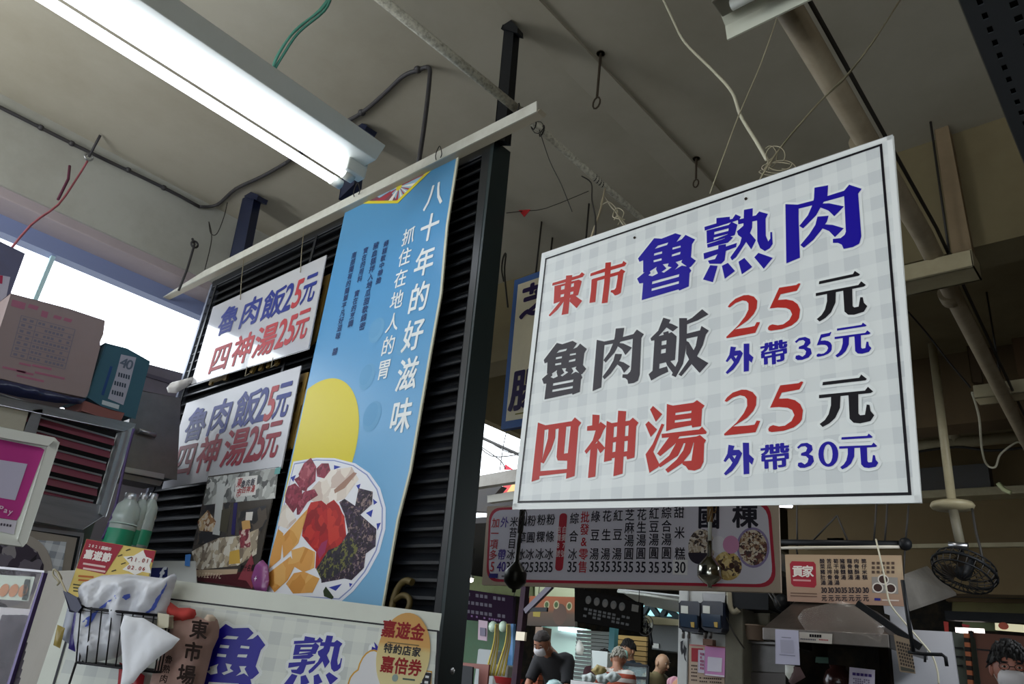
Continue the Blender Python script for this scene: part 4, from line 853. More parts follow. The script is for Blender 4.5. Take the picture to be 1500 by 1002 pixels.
# --- the long dessert menu board
FM = Frame(P(706, 856, d=4.92), (1.80, .34, 0)); t = thing('menu_board', 'long white menu board with red rounded border behind the big sign\'s lower edge', 'menu board', F=FM)
board(FM, [(706, 856.5), (1144, 868), (1140, 731), (714, 742)], .02, 'board', mat('tan_board_edge', '#b7a48f', .5), t)
PR = Print(FM, t); PR.joined = True
def ring_px(pts, r, w, m, n, name):
    u = [Vector(FM.uv(*p)) for p in pts]
    def rounded(off):
        out = []; k = len(u)
        for i in range(k):
            a, b, c = u[i - 1], u[i], u[(i + 1) % k]; d1 = (a - b).normalized(); d2 = (c - b).normalized(); bb = b + (d1 + d2) * off
            for j in range(7):
                q = j / 6; p0 = bb + d1 * r; p2 = bb + d2 * r; out.append(tuple(p0 * (1 - q) ** 2 + bb * 2 * q * (1 - q) + p2 * q * q))
        return out
    PR.poly(rounded(0), m, n, name); PR.poly(rounded(w), ink('#d3d0da', .35), n + .0005, 'panel_face')
ring_px([(712, 852), (1138, 861), (1128, 733), (717, 744)], .09, .016, ink('#b1243a'), .001, 'red_border')
MK = ink('#1f1b28'); MR = ink('#b52a34'); MP = ink('#3f2a8c')
def col(txt, p0, p1, price, pp_, m=MK, ww=.062):
    a, b = Vector(FM.uv(*p0)), Vector(FM.uv(*p1)); N = len(txt)
    h = min(.072, (a - b).length / max(1, N - 1) * .98)
    for i, ch in enumerate(txt): PR.char(ch, a.lerp(b, i / max(1, N - 1)), ww, max(h, .06), m, .012, n=.003)
    if price:
        c = Vector(FM.uv(*pp_))
        for i, ch in enumerate(price): PR.char(ch, (c.x + (i - (len(price) - 1) / 2) * .033, c.y), .065, .085, m, .02, .01, n=.003)
col('加一項多', (726.5, 766), (722.5, 813), '5', (721.5, 830), MR); col('外帶', (739.7, 765), (735.3, 812.5), '40', (734.7, 830), MP)
col('米苔目冰', (753.4, 764.5), (748.6, 812.5), '35', (747.8, 830.5)); col('仙草冰', (766.7, 763.3), (763.2, 812), '25', (762.5, 830.7))
col('粉圓冰', (779.2, 762.7), (776.3, 812), '25', (775.4, 830.8)); col('粉粿冰', (793.6, 761.6), (790.7, 811.5), '35', (789.8, 830.5)); col('粉條冰', (807.2, 760.8), (804.4, 811.5), '35', (803.5, 830.5))
pill = [Vector(FM.uv(*p)) for p in ((813, 836), (829.5, 836.5), (832.5, 752), (816, 752.5))]
PR.poly(rrect(pill[0].x, pill[0].y, pill[2].x - .005, pill[2].y, .022), ink('#a82433'), .0025, 'red_tab')
PR.line('店攤8號', (819, 776), (817.5, 811), ink('#e6d9da'), v=True, k=.95, asp=.8, n=.004); PR.line('自攤7號', (827.3, 776), (825.6, 811), ink('#e6d9da'), v=True, k=.95, asp=.8, n=.004)
col('綜合冰', (841.8, 759.5), (839, 812), '35', (838.3, 830.3)); col('批發&零售', (857.4, 757.5), (853.8, 830.5), '', None, MR)
for tx, p0, p1, pr_ in (('綠豆湯', (872.8, 756.7), (870.7, 811.5), (870.7, 830)), ('花生湯', (889.5, 756), (887.2, 811.5), (886.8, 830)), ('紅豆湯', (905.8, 755.3), (904, 811.3), (903.5, 830)),
                        ('芝麻湯圓', (922.7, 754.5), (921.3, 811), (920.5, 830.4)), ('花生湯圓', (940.3, 753.8), (939, 810.5), (938.7, 830.6)), ('紅豆湯圓', (958.4, 752.3), (957.9, 810), (958, 831)), ('綜合湯圓', (976.7, 751.3), (976.4, 810), (977, 831)), ('甜米糕', (995, 750.3), (996.2, 811), (996.2, 831))):
    if tx == '甜米糕': c = Vector(FM.uv(996.4, 831)); PR.poly([(c.x - .042, c.y - .04), (c.x + .042, c.y - .04), (c.x + .042, c.y + .04), (c.x - .042, c.y + .04)], ink('#e8e6e6'), .0022, 'patch')
    col(tx, p0, p1, '35' if tx != '甜米糕' else '30', pr_)
PR.joined = False
PR.char('國', FM.uv(1038.5, 757), .13, .135, MK, .03, n=.003); PR.char('棟', FM.uv(1091.5, 755), .14, .14, MK, .03, n=.003)
bm = {'a': mottle('shaved_ice_print', ['#b8a78f', '#cbbfae', '#8d7761', '#3a2a26', '#d8cfc2'], 60), 'b': mottle('mixed_soup_print', ['#5c2a26', '#c9b79c', '#3a2420', '#8f6a4a', '#d5cbb8'], 70), 'c': mottle('pudding_print', ['#c2a45c', '#d7c184', '#4a3324', '#b89858'], 60)}
PR.poly(ellipse(FM.uv(1103, 802), .085, .105), ink('#8d7fa8'), .0025, 'bowl_print'); PR.poly(ellipse(FM.uv(1103, 802), .074, .092), bm['b'], .003, 'bowl_print'); PR.poly(ellipse(FM.uv(1028, 801), .075, .095), bm['a'], .0026, 'bowl_print')
PR.poly(ellipse(FM.uv(1024, 810), .06, .06, 20, math.pi, 2 * math.pi), ink('#2b2330'), .003, 'bowl_print'); PR.poly(ellipse(FM.uv(1066, 829), .075, .075), bm['c'], .0027, 'bowl_print')
for p in ((1058, 830), (1072, 829), (1080, 834)): PR.poly(ellipse(FM.uv(*p), .014, .017, 10), ink('#3a2018'), .0032, 'bowl_print')
PR.poly(ellipse(FM.uv(1053, 798), .04, .046, 20), ink('#dfdde2'), .0034, 'rice_ball'); PR.poly(ellipse(FM.uv(1071, 798), .044, .048, 20), ink('#cf8fb4'), .0036, 'rice_ball')
PR.px([(717, 840), (730, 840.5), (729, 847), (716.5, 846.5)], ink('#27237c'), .003, 'tag'); PR.px([(735, 843), (768, 844), (768, 846.5), (735, 845.5)], ink('#77747f'), .003, 'small_print'); PR.flush()
mb = MB()
for x in (760, 1010): mb.tube([FM.w(*FM.uv(x, 745), -.01), FM.w(*FM.uv(x, 745), -.01) + Vector((0, .02, 1.6))], .004, 5)
mb.build('hanging_wire', m_dkwire, t)

# --- the hanging fly-chaser weights in front of the menu
def bob(label, px, ptop, pbot, d, r, m, mtop, rope):
    c = P(px, pbot, d=d); top = P(px + 2, ptop, d=d); s = r / .07
    t = thing('hanging_motor', label, 'fly fan motor', c, 'hanging ceiling fly-fan motors')
    MB().lathe(c, [(.001, 0), (.010, .0), (.012, .016), (.03, .022), (.068 * s, .05), (.072 * s, .058), (.072 * s, .105), (.068 * s, .112), (.03 * s, .15), (.014, .165), (.012, .24), (.001, .24)], 20).build('bell', m, t)
    MB().tube([c + Vector((0, 0, .24)), c + Vector((0, 0, .24 + rope * .5))], .011, 8).build('rod', mtop, t)
    a = c + Vector((0, 0, .22 + rope * .5))
    mb = MB()
    for k in range(6):
        mb.tube([a + Vector((.012 * math.cos(k * 1.1 + j * .9), .012 * math.sin(k * 1.1 + j * .9), j * rope / 8 - .05)) for j in range(7)], .005, 5, smooth=2)
    mb.tube([a + Vector((0, 0, .1)), a + Vector((.035, 0, .06)), a + Vector((.03, 0, .0)), a + Vector((.0, 0, .02))], .003, 5, smooth=3)
    mb.build('coiled_cable', m_dkwire if mtop is m_dkwire else mat('brown_cable', '#7a5a2e', .6), t)
    MB().tube([a + Vector((0, 0, rope * .5)), a + Vector((0, .01, 3.88 - a.z))], .006, 6).build('cord', m_dkwire, t)
bob('dark bell-shaped fly-fan motor hanging before the menu board\'s left end', 752.5, 740, 868, 4.3, .06, mat('dark_bell', '#20211c', .35, .6), m_dkwire, .3)
bob('polished bell-shaped fly-fan motor hanging before the menu board\'s right half', 1039.5, 745, 861, 4.2, .062, mat('chrome_bell', '#a8a89c', .15, 1), m_white, .34)

# --- the tan snack menu
FN = Frame(P(1153.7, 880.4, y=5.6)); t = thing('menu_board', 'tan hanging menu board with red square emblem and seven price columns', 'menu board', F=FN)
board(FN, [(1153.7, 880.4), (1325.6, 888), (1319.5, 813.4), (1150, 812.5)], .012, 'board', gradient('tan_menu', [(0, '#9b7c6a'), (.5, '#b39d80'), (1, '#a08369')], 2, 0, .45, .5), t)
PR = Print(FN, t); PR.joined = True
PR.px([(1160, 822), (1192, 823), (1195, 827), (1196, 857), (1193, 861), (1163, 859), (1159, 855), (1157, 826)], ink('#a02838'), .001, 'red_emblem')
PR.char('貢', FN.uv(1168.8, 836.8), .085, .085, ink('#e6ddd6'), .03, n=.003); PR.char('家', FN.uv(1183.6, 837), .085, .085, ink('#e6ddd6'), .03, n=.003)
PR.px([(1162, 848.5), (1188, 849.5), (1188, 852), (1162, 851)], ink('#cf9a98'), .002, 'small_print')
for y in (868, 872): PR.px([(1158, y), (1197, y + 1.2), (1197, y + 2.6), (1158, y + 1.4)], ink('#6b5245'), .002, 'small_print')
for x, tx, pz in zip((1204.5, 1214.5, 1224.5, 1234, 1244.5, 1254.5, 1265.5), ('酸菜豬肚湯', '苦瓜排骨湯', '筍干排骨湯', '豬腦髓湯', '龍骨髓湯', '肉骨酥湯', '筒仔米糕'), ('30', '30', '30', '35', '35', '30', '30')):
    n_ = len(tx)
    PR.line(tx, (x, 822), (x + 1.6, 822 + (n_ - 1) * 7.9), MK, v=True, k=.95, bold=.02, asp=1.05)
    c = Vector(FN.uv(x + 2.6, 864.5))
    for i, ch in enumerate(pz): PR.char(ch, (c.x + (i - .5) * .021, c.y), .044, .05, MK, .03, n=.002)
    PR.char('元', FN.uv(x + 3, 876), .04, .045, MK, .02, n=.002)
for r_ in range(3):
    for k in range(5): PR.px([(1277 + k * 7.2, 823 + r_ * 6.5), (1281.5 + k * 7.2, 823.1 + r_ * 6.5), (1281.6 + k * 7.2, 827.2 + r_ * 6.5), (1277.2 + k * 7.2, 827 + r_ * 6.5)], ink('#54443b'), .002, 'small_print')
PR.px([(1277, 845), (1315, 846), (1316, 870), (1278, 868)], ink('#8f8b86'), .002, 'photo_area')
for p in ((1294, 849), (1286, 861), (1305, 862)): PR.poly(ellipse(FN.uv(*p), .036, .034, 16), ink('#d5d0c8'), .0024, 'bowl_print'); PR.poly(ellipse(FN.uv(*p), .028, .026, 16), ink('#3f2c28'), .0027, 'bowl_print')
PR.px([(1281, 876), (1290, 876.4), (1290, 880), (1281, 879.6)], ink('#2b2a7c'), .002, 'tag'); PR.px([(1292, 878), (1317, 879), (1317, 881), (1292, 880)], ink('#c9bdb5'), .002, 'small_print'); PR.flush()
Y5 = 5.62
t = thing('hanging_bar', 'black bar with a white tube under it, hung above the tan menu board', 'bar', P(1235, 797, y=Y5))
MB().tube([P(1120, 794, y=Y5), P(1326, 797, y=Y5)], .022, 8).build('bar', m_black, t); MB().tube([P(1120, 803, y=Y5 - .02), P(1318, 801, y=Y5 - .02)], .011, 8).build('white_tube', mat('dull_white_tube', '#cfc9bb', .4), t)
MB().ball(P(1326, 797, y=Y5), .045, 10).build('end_knob', m_black, t)
mb = MB()
for a, b in (((1226, 755), (1188, 795)), ((1226, 755), (1243, 795)), ((1284, 735), (1280, 795)), ((1300, 735), (1296, 795)), ((1331, 740), (1326, 797)), ((1167, 735), (1168, 800)), ((1326, 797), (1322, 860)), ((1166, 800), (1168, 812))): MB().tube([P(*a, y=Y5), P(*b, y=Y5)], .007, 5).build('hanging_rod', m_dkwire, t); MB().box(P(1212, 796, y=Y5 + .03), P(1236, 789, y=Y5 + .06)).build('joint_box', m_black, t)
string('cable', 'white cord dangling in front of the tan menu board down past the hood', 'cord', wpx((1283, 790, 5.5), (1288, 812, 5.4), (1294, 838, 5.4), (1298, 860, 5.4), (1304, 885, 5.4), (1325, 912, 5.4), (1345, 935, 5.4), (1365, 960, 5.4), (1373, 983, 5.4), (1375, 1002, 5.4)), .006, mat('white_cable', '#c3bfa9'))
string('label_tag', 'pale plastic label tag dangling from the far ceiling cables at the right', 'tag', wpx((1462, 708, 7), (1470, 717, 7), (1481, 722, 7)), .02, mat('tag_pale', '#c3c99a', .5), smooth=2)
string('cable', 'white looped cable under the second cream channel at the far right', 'cable', wpx((1424, 575, 5.5), (1434, 610, 5.8), (1438, 655, 6.2), (1445, 680, 6.5), (1458, 684, 6.5), (1466, 665, 6.5), (1490, 648, 6.5), (1500, 655, 6.5)), .008, mat('white_cable', '#c3bfa9'))
string('cable', 'thin dark cable sagging from the big sign\'s right edge to the second cream channel', 'cable', wpx((1326, 452, 5), (1355, 485, 5.2), (1390, 530, 5.3), (1422, 568, 5.4)), .006, m_dkwire)
string('cable', 'dark cable bundle running along the far cream beam', 'cable', wpx((1330, 664, 7.3), (1400, 655, 7.3), (1450, 660, 7.3), (1500, 656, 7.3)), .012, m_dkwire)

# --- ceiling fan at the far right
t = thing('orbit_fan', 'dark caged ceiling fan hanging on a short pole at the far right', 'fan', P(1396, 741, y=5.9))
a, b = P(1395, 741, y=5.9), P(1408, 803, y=5.9); MB().lathe(a, [(.001, .02), (.13, .02), (.14, 0), (.13, -.02), (.04, -.03), (.001, -.03)], 20).build('ceiling_plate', m_cream, t)
MB().tube([a, b], .03, 10).build('pole', mat('pole_paint', '#6b6757', .6, var=.4), t); MB().tube([a + Vector((0, 0, .02)), Vector((a.x, a.y, 3.86))], .03, 8).build('pole', m_cream, t)
c = P(1412, 836, y=5.9); fx = Matrix.Rotation(math.radians(14), 3, 'Y') @ Matrix.Rotation(math.radians(-26), 3, 'X')
def cage(rr, h): return [c + fx @ Vector((rr * math.cos(k * math.pi / 12), rr * math.sin(k * math.pi / 12), h)) for k in range(25)]
rw = .195
for rr, h in ((rw, 0), (rw * .93, .05), (rw * .93, -.05)): MB().tube(cage(rr, h), .011 if h == 0 else .006, 6).build('cage_ring', m_black, t)
mb = MB()
for k in range(24):
    a_ = k * math.pi / 12; mb.tube([c + fx @ Vector((rr * math.cos(a_), rr * math.sin(a_), h)) for rr, h in ((.04, .07), (rw * .6, .075), (rw * .93, .05), (rw, 0), (rw * .93, -.05), (rw * .6, -.08), (.05, -.085))], .0035, 4)
mb.build('cage_wires', m_dkwire, t, kind='stuff')
for k in range(3):
    a_ = k * 2.094 + .4; v = lambda r_, da, h: c + fx @ Vector((r_ * math.cos(a_ + da), r_ * math.sin(a_ + da), h))
    mb = MB(); pts = [v(.03, 0, 0), v(.10, .5, .025), v(.16, .42, .03), v(.175, .1, .0), v(.14, -.25, -.025), v(.06, -.3, -.01)]
    mb.add(pts + [p + fx @ Vector((0, 0, .004)) for p in pts], [tuple(range(6)), tuple(range(11, 5, -1))] + [(i, (i + 1) % 6, (i + 1) % 6 + 6, i + 6) for i in range(6)]); mb.build('blade', mat('fan_blade', '#3d352c', .4), t)
MB().lathe(c + fx @ Vector((0, 0, -.03)), [(.001, -.03), (.04, -.025), (.05, 0), (.055, .1), (.04, .14), (.001, .15)], 14, fx @ Vector((0, 0, 1))).build('motor', m_black, t)
MB().tube([b, b.lerp(c, .6), c + fx @ Vector((0, 0, .1))], .016, 8).build('swivel_arm', m_black, t)
MB().tube([P(1390, 798, y=5.85), P(1418, 800, y=5.85)], .022, 10).build('bracket', m_steel, t)
MB().tube([P(1424, 745, y=5.9), P(1430, 780, y=5.88), P(1436, 803, y=5.86), P(1441, 830, y=5.88)], .009, 6, smooth=4).build('cable', m_dkwire, t)

# ================================================================ left side: cabinets, boxes, bottles
XC = -3.3
FCB = Frame((XC, 0, 0), (0, 1, 0))
def uvs(F, pts, k=lambda p: p): return [F.uv(*k(p)) for p in pts]
K1 = lambda p: (p[0] / 4.553, 580 + p[1] / 4.553)
cab = thing('steel_cabinet', 'tall stainless cabinet with a red-slatted vent under the cardboard boxes at the left', 'cabinet', (XC, .6, 0))
zt_, zb_ = 1.965, 0
ya, yb_ = -.6, P(195, 628, x=XC).y
MB().box((XC - .55, ya, 0), (XC - .04, yb_ - .01, zt_ - .01)).build('body', m_dksteel, cab, .004)
MB().slab(FCB, uvs(FCB, [(-120, 550), (0, 581), (196, 622), (192, 636), (182, 633), (0, 595), (-120, 566)]), -.06, .012).build('top_rail', m_steel, cab, .003)
MB().slab(FCB, uvs(FCB, [(47, 600), (60, 601), (50, 636), (34, 634)]), -.02, .012).build('vent_post', m_steel, cab, .003)
MB().slab(FCB, uvs(FCB, [(176, 634), (193, 627), (157, 745), (152, 757), (143, 752), (146, 738)]), -.03, .016).build('vent_post', mat('pale_steel', '#c9cdd0', .3, .8, var=.2), cab, .003)
MB().slab(FCB, uvs(FCB, [(56, 604), (180, 634), (146, 742), (44, 722)]), -.035, -.03).build('vent_recess', mat('vent_dark', '#07080c', .8), cab)
MB().slab(FCB, uvs(FCB, [(60, 596), (178, 620), (176, 628), (57, 603)]), -.03, .004).build('vent_header', mat('dark_maroon', '#2c2230', .5), cab)
y0s, y1s = P(56, 640, x=XC).y - .14, P(176, 640, x=XC).y - .012
za, zz_ = P(64, 612, x=XC).z, P(57, 716, x=XC).z
proto = None
for k in range(6):
    z = za + (zz_ - za) * k / 5
    if proto is None:
        A_ = [(XC - .028, z + .0), (XC - .004, z - .03), (XC + .001, z - .032), (XC - .026, z + .004)]
        mb = MB(); mb.hexa([(x, y0s, zq) for x, zq in A_], [(x, y1s, zq) for x, zq in A_]); proto = mb.build('slat', mat('vent_red', '#6f3140', .45, var=.3, scale=8), cab)
        l0 = MB().box((XC - .03, y0s, z - .001), (XC - .02, y1s, z + .006)).build('slat_lip', m_steel, cab)
    else:
        for o_ in (proto, l0): o = o_.copy(); COL.objects.link(o); o.parent = cab; o.location = (0, 0, z - za)
MB().slab(FCB, uvs(FCB, [(-60, 700), (52, 722), (152, 742), (150, 757), (120, 775), (-60, 745)]), -.03, .006).build('lower_band', m_steel, cab, .003)
MB().slab(FCB, uvs(FCB, [(-60, 757), (0, 765), (122, 782), (108, 850), (-60, 850)]), -.03, .0).build('door', m_steel, cab, .003)
MB().slab(FCB, uvs(FCB, [(-60, 764), (0, 770), (117, 786), (104, 850), (-60, 850)]), .001, .004).build('door_gasket', m_black, cab)
FD = Frame((XC + .006, 0, 0), (0, 1, 0)); 
MB().slab(FD, uvs(FD, [(-60, 766), (44, 777), (113, 788), (100, 850), (-60, 850)]), -.001, .001).build('door_panel', mat('beige_door', '#8d857b', .4, var=.2), cab)
MB().slab(FCB, uvs(FCB, [(-120, 580), (42, 597), (32, 634), (-120, 630)]), -.02, .002).build('side_door', mat('cream_door', '#aaa594', .4, var=.2), cab, .003)
gs = thing('gingham_sheet', 'grey and white gingham sheet on the cabinet\'s lower door with a round plate photo', 'sheet', F=FD)
MB().slab(FD, uvs(FD, [(40, 790), (97, 794), (88, 850), (-40, 850), (-40, 785)]), .001, .003).build('sheet', checks('gingham_small', '#c9cdd0', '#8d939b', .05, .4, amt=1), gs)
PR = Print(FD, gs); c = FD.uv(4, 845); PR.poly(ellipse(c, .16, .16, 40), ink('#a49d94', .3), .005, 'plate_print')
PR.poly(ellipse((c[0], c[1] + .01), .13, .12, 14), mottle('dark_snack_print', ['#2a2230', '#3c3442', '#15131c', '#6b6570', '#8f8a8c'], 30), .006, 'food_print'); PR.flush()

hd = thing('steel_hood_box', 'dull stainless box with a small handle between the vent cabinet and the louvres', 'cabinet', (-3.8, 1.3, 1.5))
FH = Frame((-3.72, 0, 0), (0, 1, 0))
MB().slab(FH, uvs(FH, [(196, 570), (264, 584), (258, 702), (180, 686)]), -.3, 0).build('body', m_dksteel, hd, .004)
MB().slab(FH, uvs(FH, [(182, 684), (239, 695), (238, 702), (180, 691)]), 0, .012).build('bright_lip', m_steel, hd, .003)
a, b = P(203, 631, x=-3.70), P(228, 638, x=-3.70); MB().tube([a, b], .013, 8).build('handle', m_steel, hd)
MB().slab(FH, uvs(FH, [(178, 692), (240, 705), (236, 712), (176, 700)]), -.2, -.01).build('lower_rim', m_dksteel, hd)
t = thing('storage_box', 'grey-blue plastic crate seen past the teal box, against the bright window', 'crate', (-4.2, 1.4, 2.1))
FX = Frame((-4.5, 0, 0), (0, 1, 0)); MB().slab(FX, uvs(FX, [(210, 532), (282, 552), (300, 700), (190, 700)]), -.12, 0).build('body', mat('dusky_crate', '#77727f', .6, var=.3), t, .006)
MB().slab(FX, uvs(FX, [(208, 545), (284, 568), (283, 573), (207, 550)]), 0, .012).build('rim', mat('dusky_rim', '#55505f', .6), t)
q = P(262, 562, x=-4.1); Fq = Frame(q, (.7, .7, 0)); mb = MB().puff(Fq, uvs(Fq, [(244, 568), (252, 560), (268, 556), (282, 552), (284, 558), (272, 568), (258, 576), (246, 575)]), .03, .014, wr=.9, freq=40)
tag(mb.build('crumpled_bag', mat('white_crumple', '#dcdad8', .5)), 'crumpled white plastic scrap hanging at the partition\'s left edge', 'plastic bag')

# boxes on the cabinet top
FBX = Frame((XC + .0, 0, 0), (0, 1, 0)); K8 = lambda p: (p[0] / 5.273, 430 + p[1] / 5.273)
bx = thing('cardboard_box', 'big brown cardboard box with faint pink title and a printed table, on the cabinet', 'box', F=FBX)
m_card = mat('cardboard', '#8b7a78', .8, var=.25, scale=5, dark='#6e5a52')
MB().slab(FBX, uvs(FBX, [(16, 430), (100, 452), (153, 470), (151, 490), (146, 500), (146, 508), (127, 582), (60, 568), (-22, 549)]), -.34, 0).build('carton', m_card, bx, .004)
PR = Print(FBX, bx); pk = ink('#9a5f72', .8); gy = ink('#6f6a78', .8)
for k, (a, b) in enumerate((((95, 45), (200, 125)), ((225, 80), (300, 130)), ((325, 130), (375, 190)), ((420, 165), (480, 205)), ((500, 185), (560, 225)))):
    PR.px([K8(p) for p in ((a[0], a[1]), (b[0], a[1] + (b[0] - a[0]) * .28), (b[0] - 14, b[1] + 0), (a[0] - 12, b[1] - (b[0] - a[0]) * .28))], pk, .001, 'faded_title')
TL, TR_, BR_, BL = (165, 170), (580, 280), (500, 585), (80, 485)
def bil(s_, t_): return tuple((TL[i] * (1 - s_) + TR_[i] * s_) * (1 - t_) + (BL[i] * (1 - s_) + BR_[i] * s_) * t_ for i in (0, 1))
def qd(s0, t0, s1, t1, m, nm, n=.001): PR.px([K8(bil(*p)) for p in ((s0, t0), (s1, t0), (s1, t1), (s0, t1))], m, n, nm)
for k in range(8): qd(0, k / 7 - .006, 1, k / 7 + .006, gy, 'table_line')
for k in (0, .3, 1): qd(k - .006, 0, k + .006, 1, gy, 'table_line', .0012)
for r_ in range(7):
    for k in range(9):
        if random.random() < .75: s0 = .33 + k * .072; qd(s0, (r_ + .3) / 7, s0 + .05, (r_ + .7) / 7, gy, 'small_print', .0011)
    for k in range(2): qd(.04 + k * .13, (r_ + .3) / 7, .11 + k * .13, (r_ + .7) / 7, gy, 'small_print', .0011)
for y_, x_a, x_b in ((530, 150, 240), (545, 250, 400), (560, 20, 200), (590, 130, 260), (600, 270, 500), (625, 130, 340)):
    PR.px([K8(p) for p in ((x_a, y_), (x_b, y_ + (x_b - x_a) * .22), (x_b - 3, y_ + 16 + (x_b - x_a) * .22), (x_a - 3, y_ + 16))], pk, .001, 'faded_print')
PR.flush()
bx = thing('teal_box', 'small teal cardboard box with a white label strip, right of the brown carton', 'box', F=FBX)
MB().slab(FBX, uvs(FBX, [(155, 503), (186, 512), (204, 521), (218, 530), (197, 612), (160, 600), (127, 582)]), -.28, .0).build('carton', mat('teal_card', '#2b5563', .7, var=.3, dark='#1c3d58'), bx, .005)
PR = Print(FBX, bx); PR.px([K8(p) for p in ((935, 470), (1052, 495), (1000, 700), (952, 862), (832, 812), (890, 640))], ink('#9a9aa6', .6), .001, 'label'); PR.px([K8(p) for p in ((790, 822), (922, 862), (915, 895), (785, 855))], ink('#aab4b8', .6), .001, 'label')
PR.line('40', K8((955, 535)), K8((1000, 550)), ink('#55606e'), em=.06, bold=.02)
for (x, y) in ((955, 625), (925, 690), (905, 760)):
    for k in range(5): PR.px([K8(p) for p in ((x - 40 + k * 19, y - 16 + k * 5), (x - 28 + k * 19, y - 12 + k * 5), (x - 33 + k * 19, y + 20 + k * 5), (x - 45 + k * 19, y + 16 + k * 5))], ink('#2f3b48'), .0018, 'small_print')
PR.px([K8(p) for p in ((850, 560), (870, 565), (800, 790), (780, 780))], ink('#24406e'), .0012, 'dark_band'); PR.flush()
bx = thing('dark_box', 'dark blue-grey box rising behind the brown carton at the left edge', 'box', (XC - .3, .3, zt_))
FZ = Frame((XC - .36, 0, 0), (0, 1, 0)); MB().slab(FZ, uvs(FZ, [(-60, 335), (0, 355), (35, 372), (16, 428), (-10, 520), (-60, 500)]), -.16, 0).build('carton', mat('dark_card', '#5b5c78', .7, var=.3), bx, .004)
PR = Print(FZ, bx); PR.px([(-40, 395), (15, 406), (8, 440), (-10, 500), (-40, 490)], ink('#b7b2bf', .6), .002, 'label'); PR.px([(-40, 398), (4, 404), (3, 416), (-40, 412)], ink('#a02a4a', .6), .003, 'red_stripe'); PR.flush()
q = P(60, 575, x=XC + .01); Fq = Frame((XC + .01, 0, 0), (0, 1, 0))
tag(MB().puff(Fq, uvs(Fq, [(-40, 548), (40, 564), (100, 580), (126, 585), (118, 592), (80, 590), (30, 582), (-40, 566)]), .02, .014, wr=.7, freq=30).build('plastic_wrap', mat('dark_plastic', '#1c2140', .3)), 'dark plastic sheeting squashed flat under the brown carton', 'plastic sheet')
t = tag(MB().slab(FBX, uvs(FBX, [(122, 588), (160, 600), (180, 606), (176, 616), (150, 611), (118, 602)]), -.2, .006).build('brown_tray', mat('brown_tray', '#7a4a44', .6), None, .004), 'flat reddish brown tray under the teal box', 'tray')

# clear bottles between the cabinet and the louvres
m_clear = mat('clear_plastic', '#dfeee8', .12, trans=.55, spec=.6); m_grn = mat('green_cap', '#1f8a66', .4)
for k, (x, w_, lab) in enumerate(((171, .055, 'widest clear bottle with a pale label, left of three by the cabinet'), (190, .032, 'middle slim clear bottle beside the cabinet'), (204, .034, 'right slim clear bottle beside the louvres'))):
    a, b = P(x - 3, 806, x=-3.25), P(x + (2 if k else 0), 730, x=-3.25); h = b.z - a.z
    t = thing('clear_bottle', lab, 'bottle', a, 'clear bottles beside the cabinet')
    MB().lathe(a, [(.001, 0), (w_, .0), (w_, h * .55), (w_ * .93, h * .6), (w_, h * .66), (w_ * .9, h * .88), (w_ * .5, h), (w_ * .45, h * 1.08), (.001, h * 1.08)], 16).build('bottle', m_clear, t)
    MB().lathe(a, [(w_ * 1.02, .02), (w_ * 1.03, .03), (w_ * 1.03, .075), (w_ * 1.02, .08)], 16).build('green_band', m_grn, t); MB().lathe(a + Vector((0, 0, h * 1.08)), [(w_ * .5, -.01), (w_ * .5, .015), (.001, .017)], 12).build('cap', m_steel, t)
    if k == 0: MB().lathe(a, [(w_ * 1.01, .10), (w_ * 1.025, .105), (w_ * 1.025, h * .5), (w_ * 1.01, h * .52)], 16).build('label_sleeve', mat('sleeve', '#b9cdc6', .4), t)
tag(MB().box(P(150, 820, x=-3.4), P(225, 806, x=-3.15)).build('shelf_board', m_dksteel), 'short steel shelf under the clear bottles', 'shelf')
t = string('hanging_cable', 'purple cord hanging down the vent cabinet\'s right post', 'cord', [P(196, 628, x=-3.26), P(186, 665, x=-3.26), P(176, 710, x=-3.25), P(168, 745, x=-3.25), P(150, 790, x=-3.25)], .006, mat('purple_cord', '#4b3a6a', .5))

# ================================================================ foreground: counter front, basket, cards
UK = (.70, .714, 0)
FK = Frame((-1.56, 1.45, 1.32), UK)
ct = thing('counter_sign', 'white counter-front sign with black border and huge blue brush characters, bottom left', 'sign', F=FK)
Lk = FK.uv(112, 832)[0]
m_cw = mat('counter_white', '#d3d8cc', .35, var=.08, scale=10)
MB().slab(FK, [(Lk, -1.3), (0, -1.3), (0, 0), (Lk, 0)], -.012, 0).build('panel', m_cw, ct, .002)
tp = P(65, 834, z=1.32); cr_ = FK.w(Lk, 0); dv = (tp - cr_); 
cb = thing('counter_box', 'white food counter body behind the brush-lettered sign, bottom left', 'counter', (-2.1, 1.3, 0))
bk_ = FK.N * -.12
mb = MB(); A0, A1, A2, A3 = cr_ - FK.N * .012, FK.w(-.01, 0, -.012), FK.w(-.01, 0, -.15), tp + dv * .2 - FK.N * .02
base = [Vector((p.x, p.y, .0)) for p in (A0, A1, A2, A3)]; top = [Vector((p.x, p.y, 1.318)) for p in (A0, A1, A2, A3)]
mb.hexa(base, top); mb.build('body', mat('counter_grey', '#b9b5ae', .4, var=.15), cb, .003)
MB().tube([cr_ - FK.N * .01, cr_ - FK.N * .01 - Vector((0, 0, 1.3))], .006, 6).build('corner_trim', m_steel, cb)
PR = Print(FK, ct)
PR.px([(130, 870), (640, 930), (634, 1040), (70, 1040)], checks('gingham_counter', '#d6dbd2', '#b4bab8', .062, .35, amt=.7), .0006, 'gingham_print')
PR.px([(118, 859), (250, 876.5), (642, 923.5), (642, 926), (250, 879), (118, 862)], BLK, .0012, 'border_line'); PR.px([(640, 924), (643.5, 924), (640, 1040), (636.5, 1040)], BLK, .0013, 'border_line')
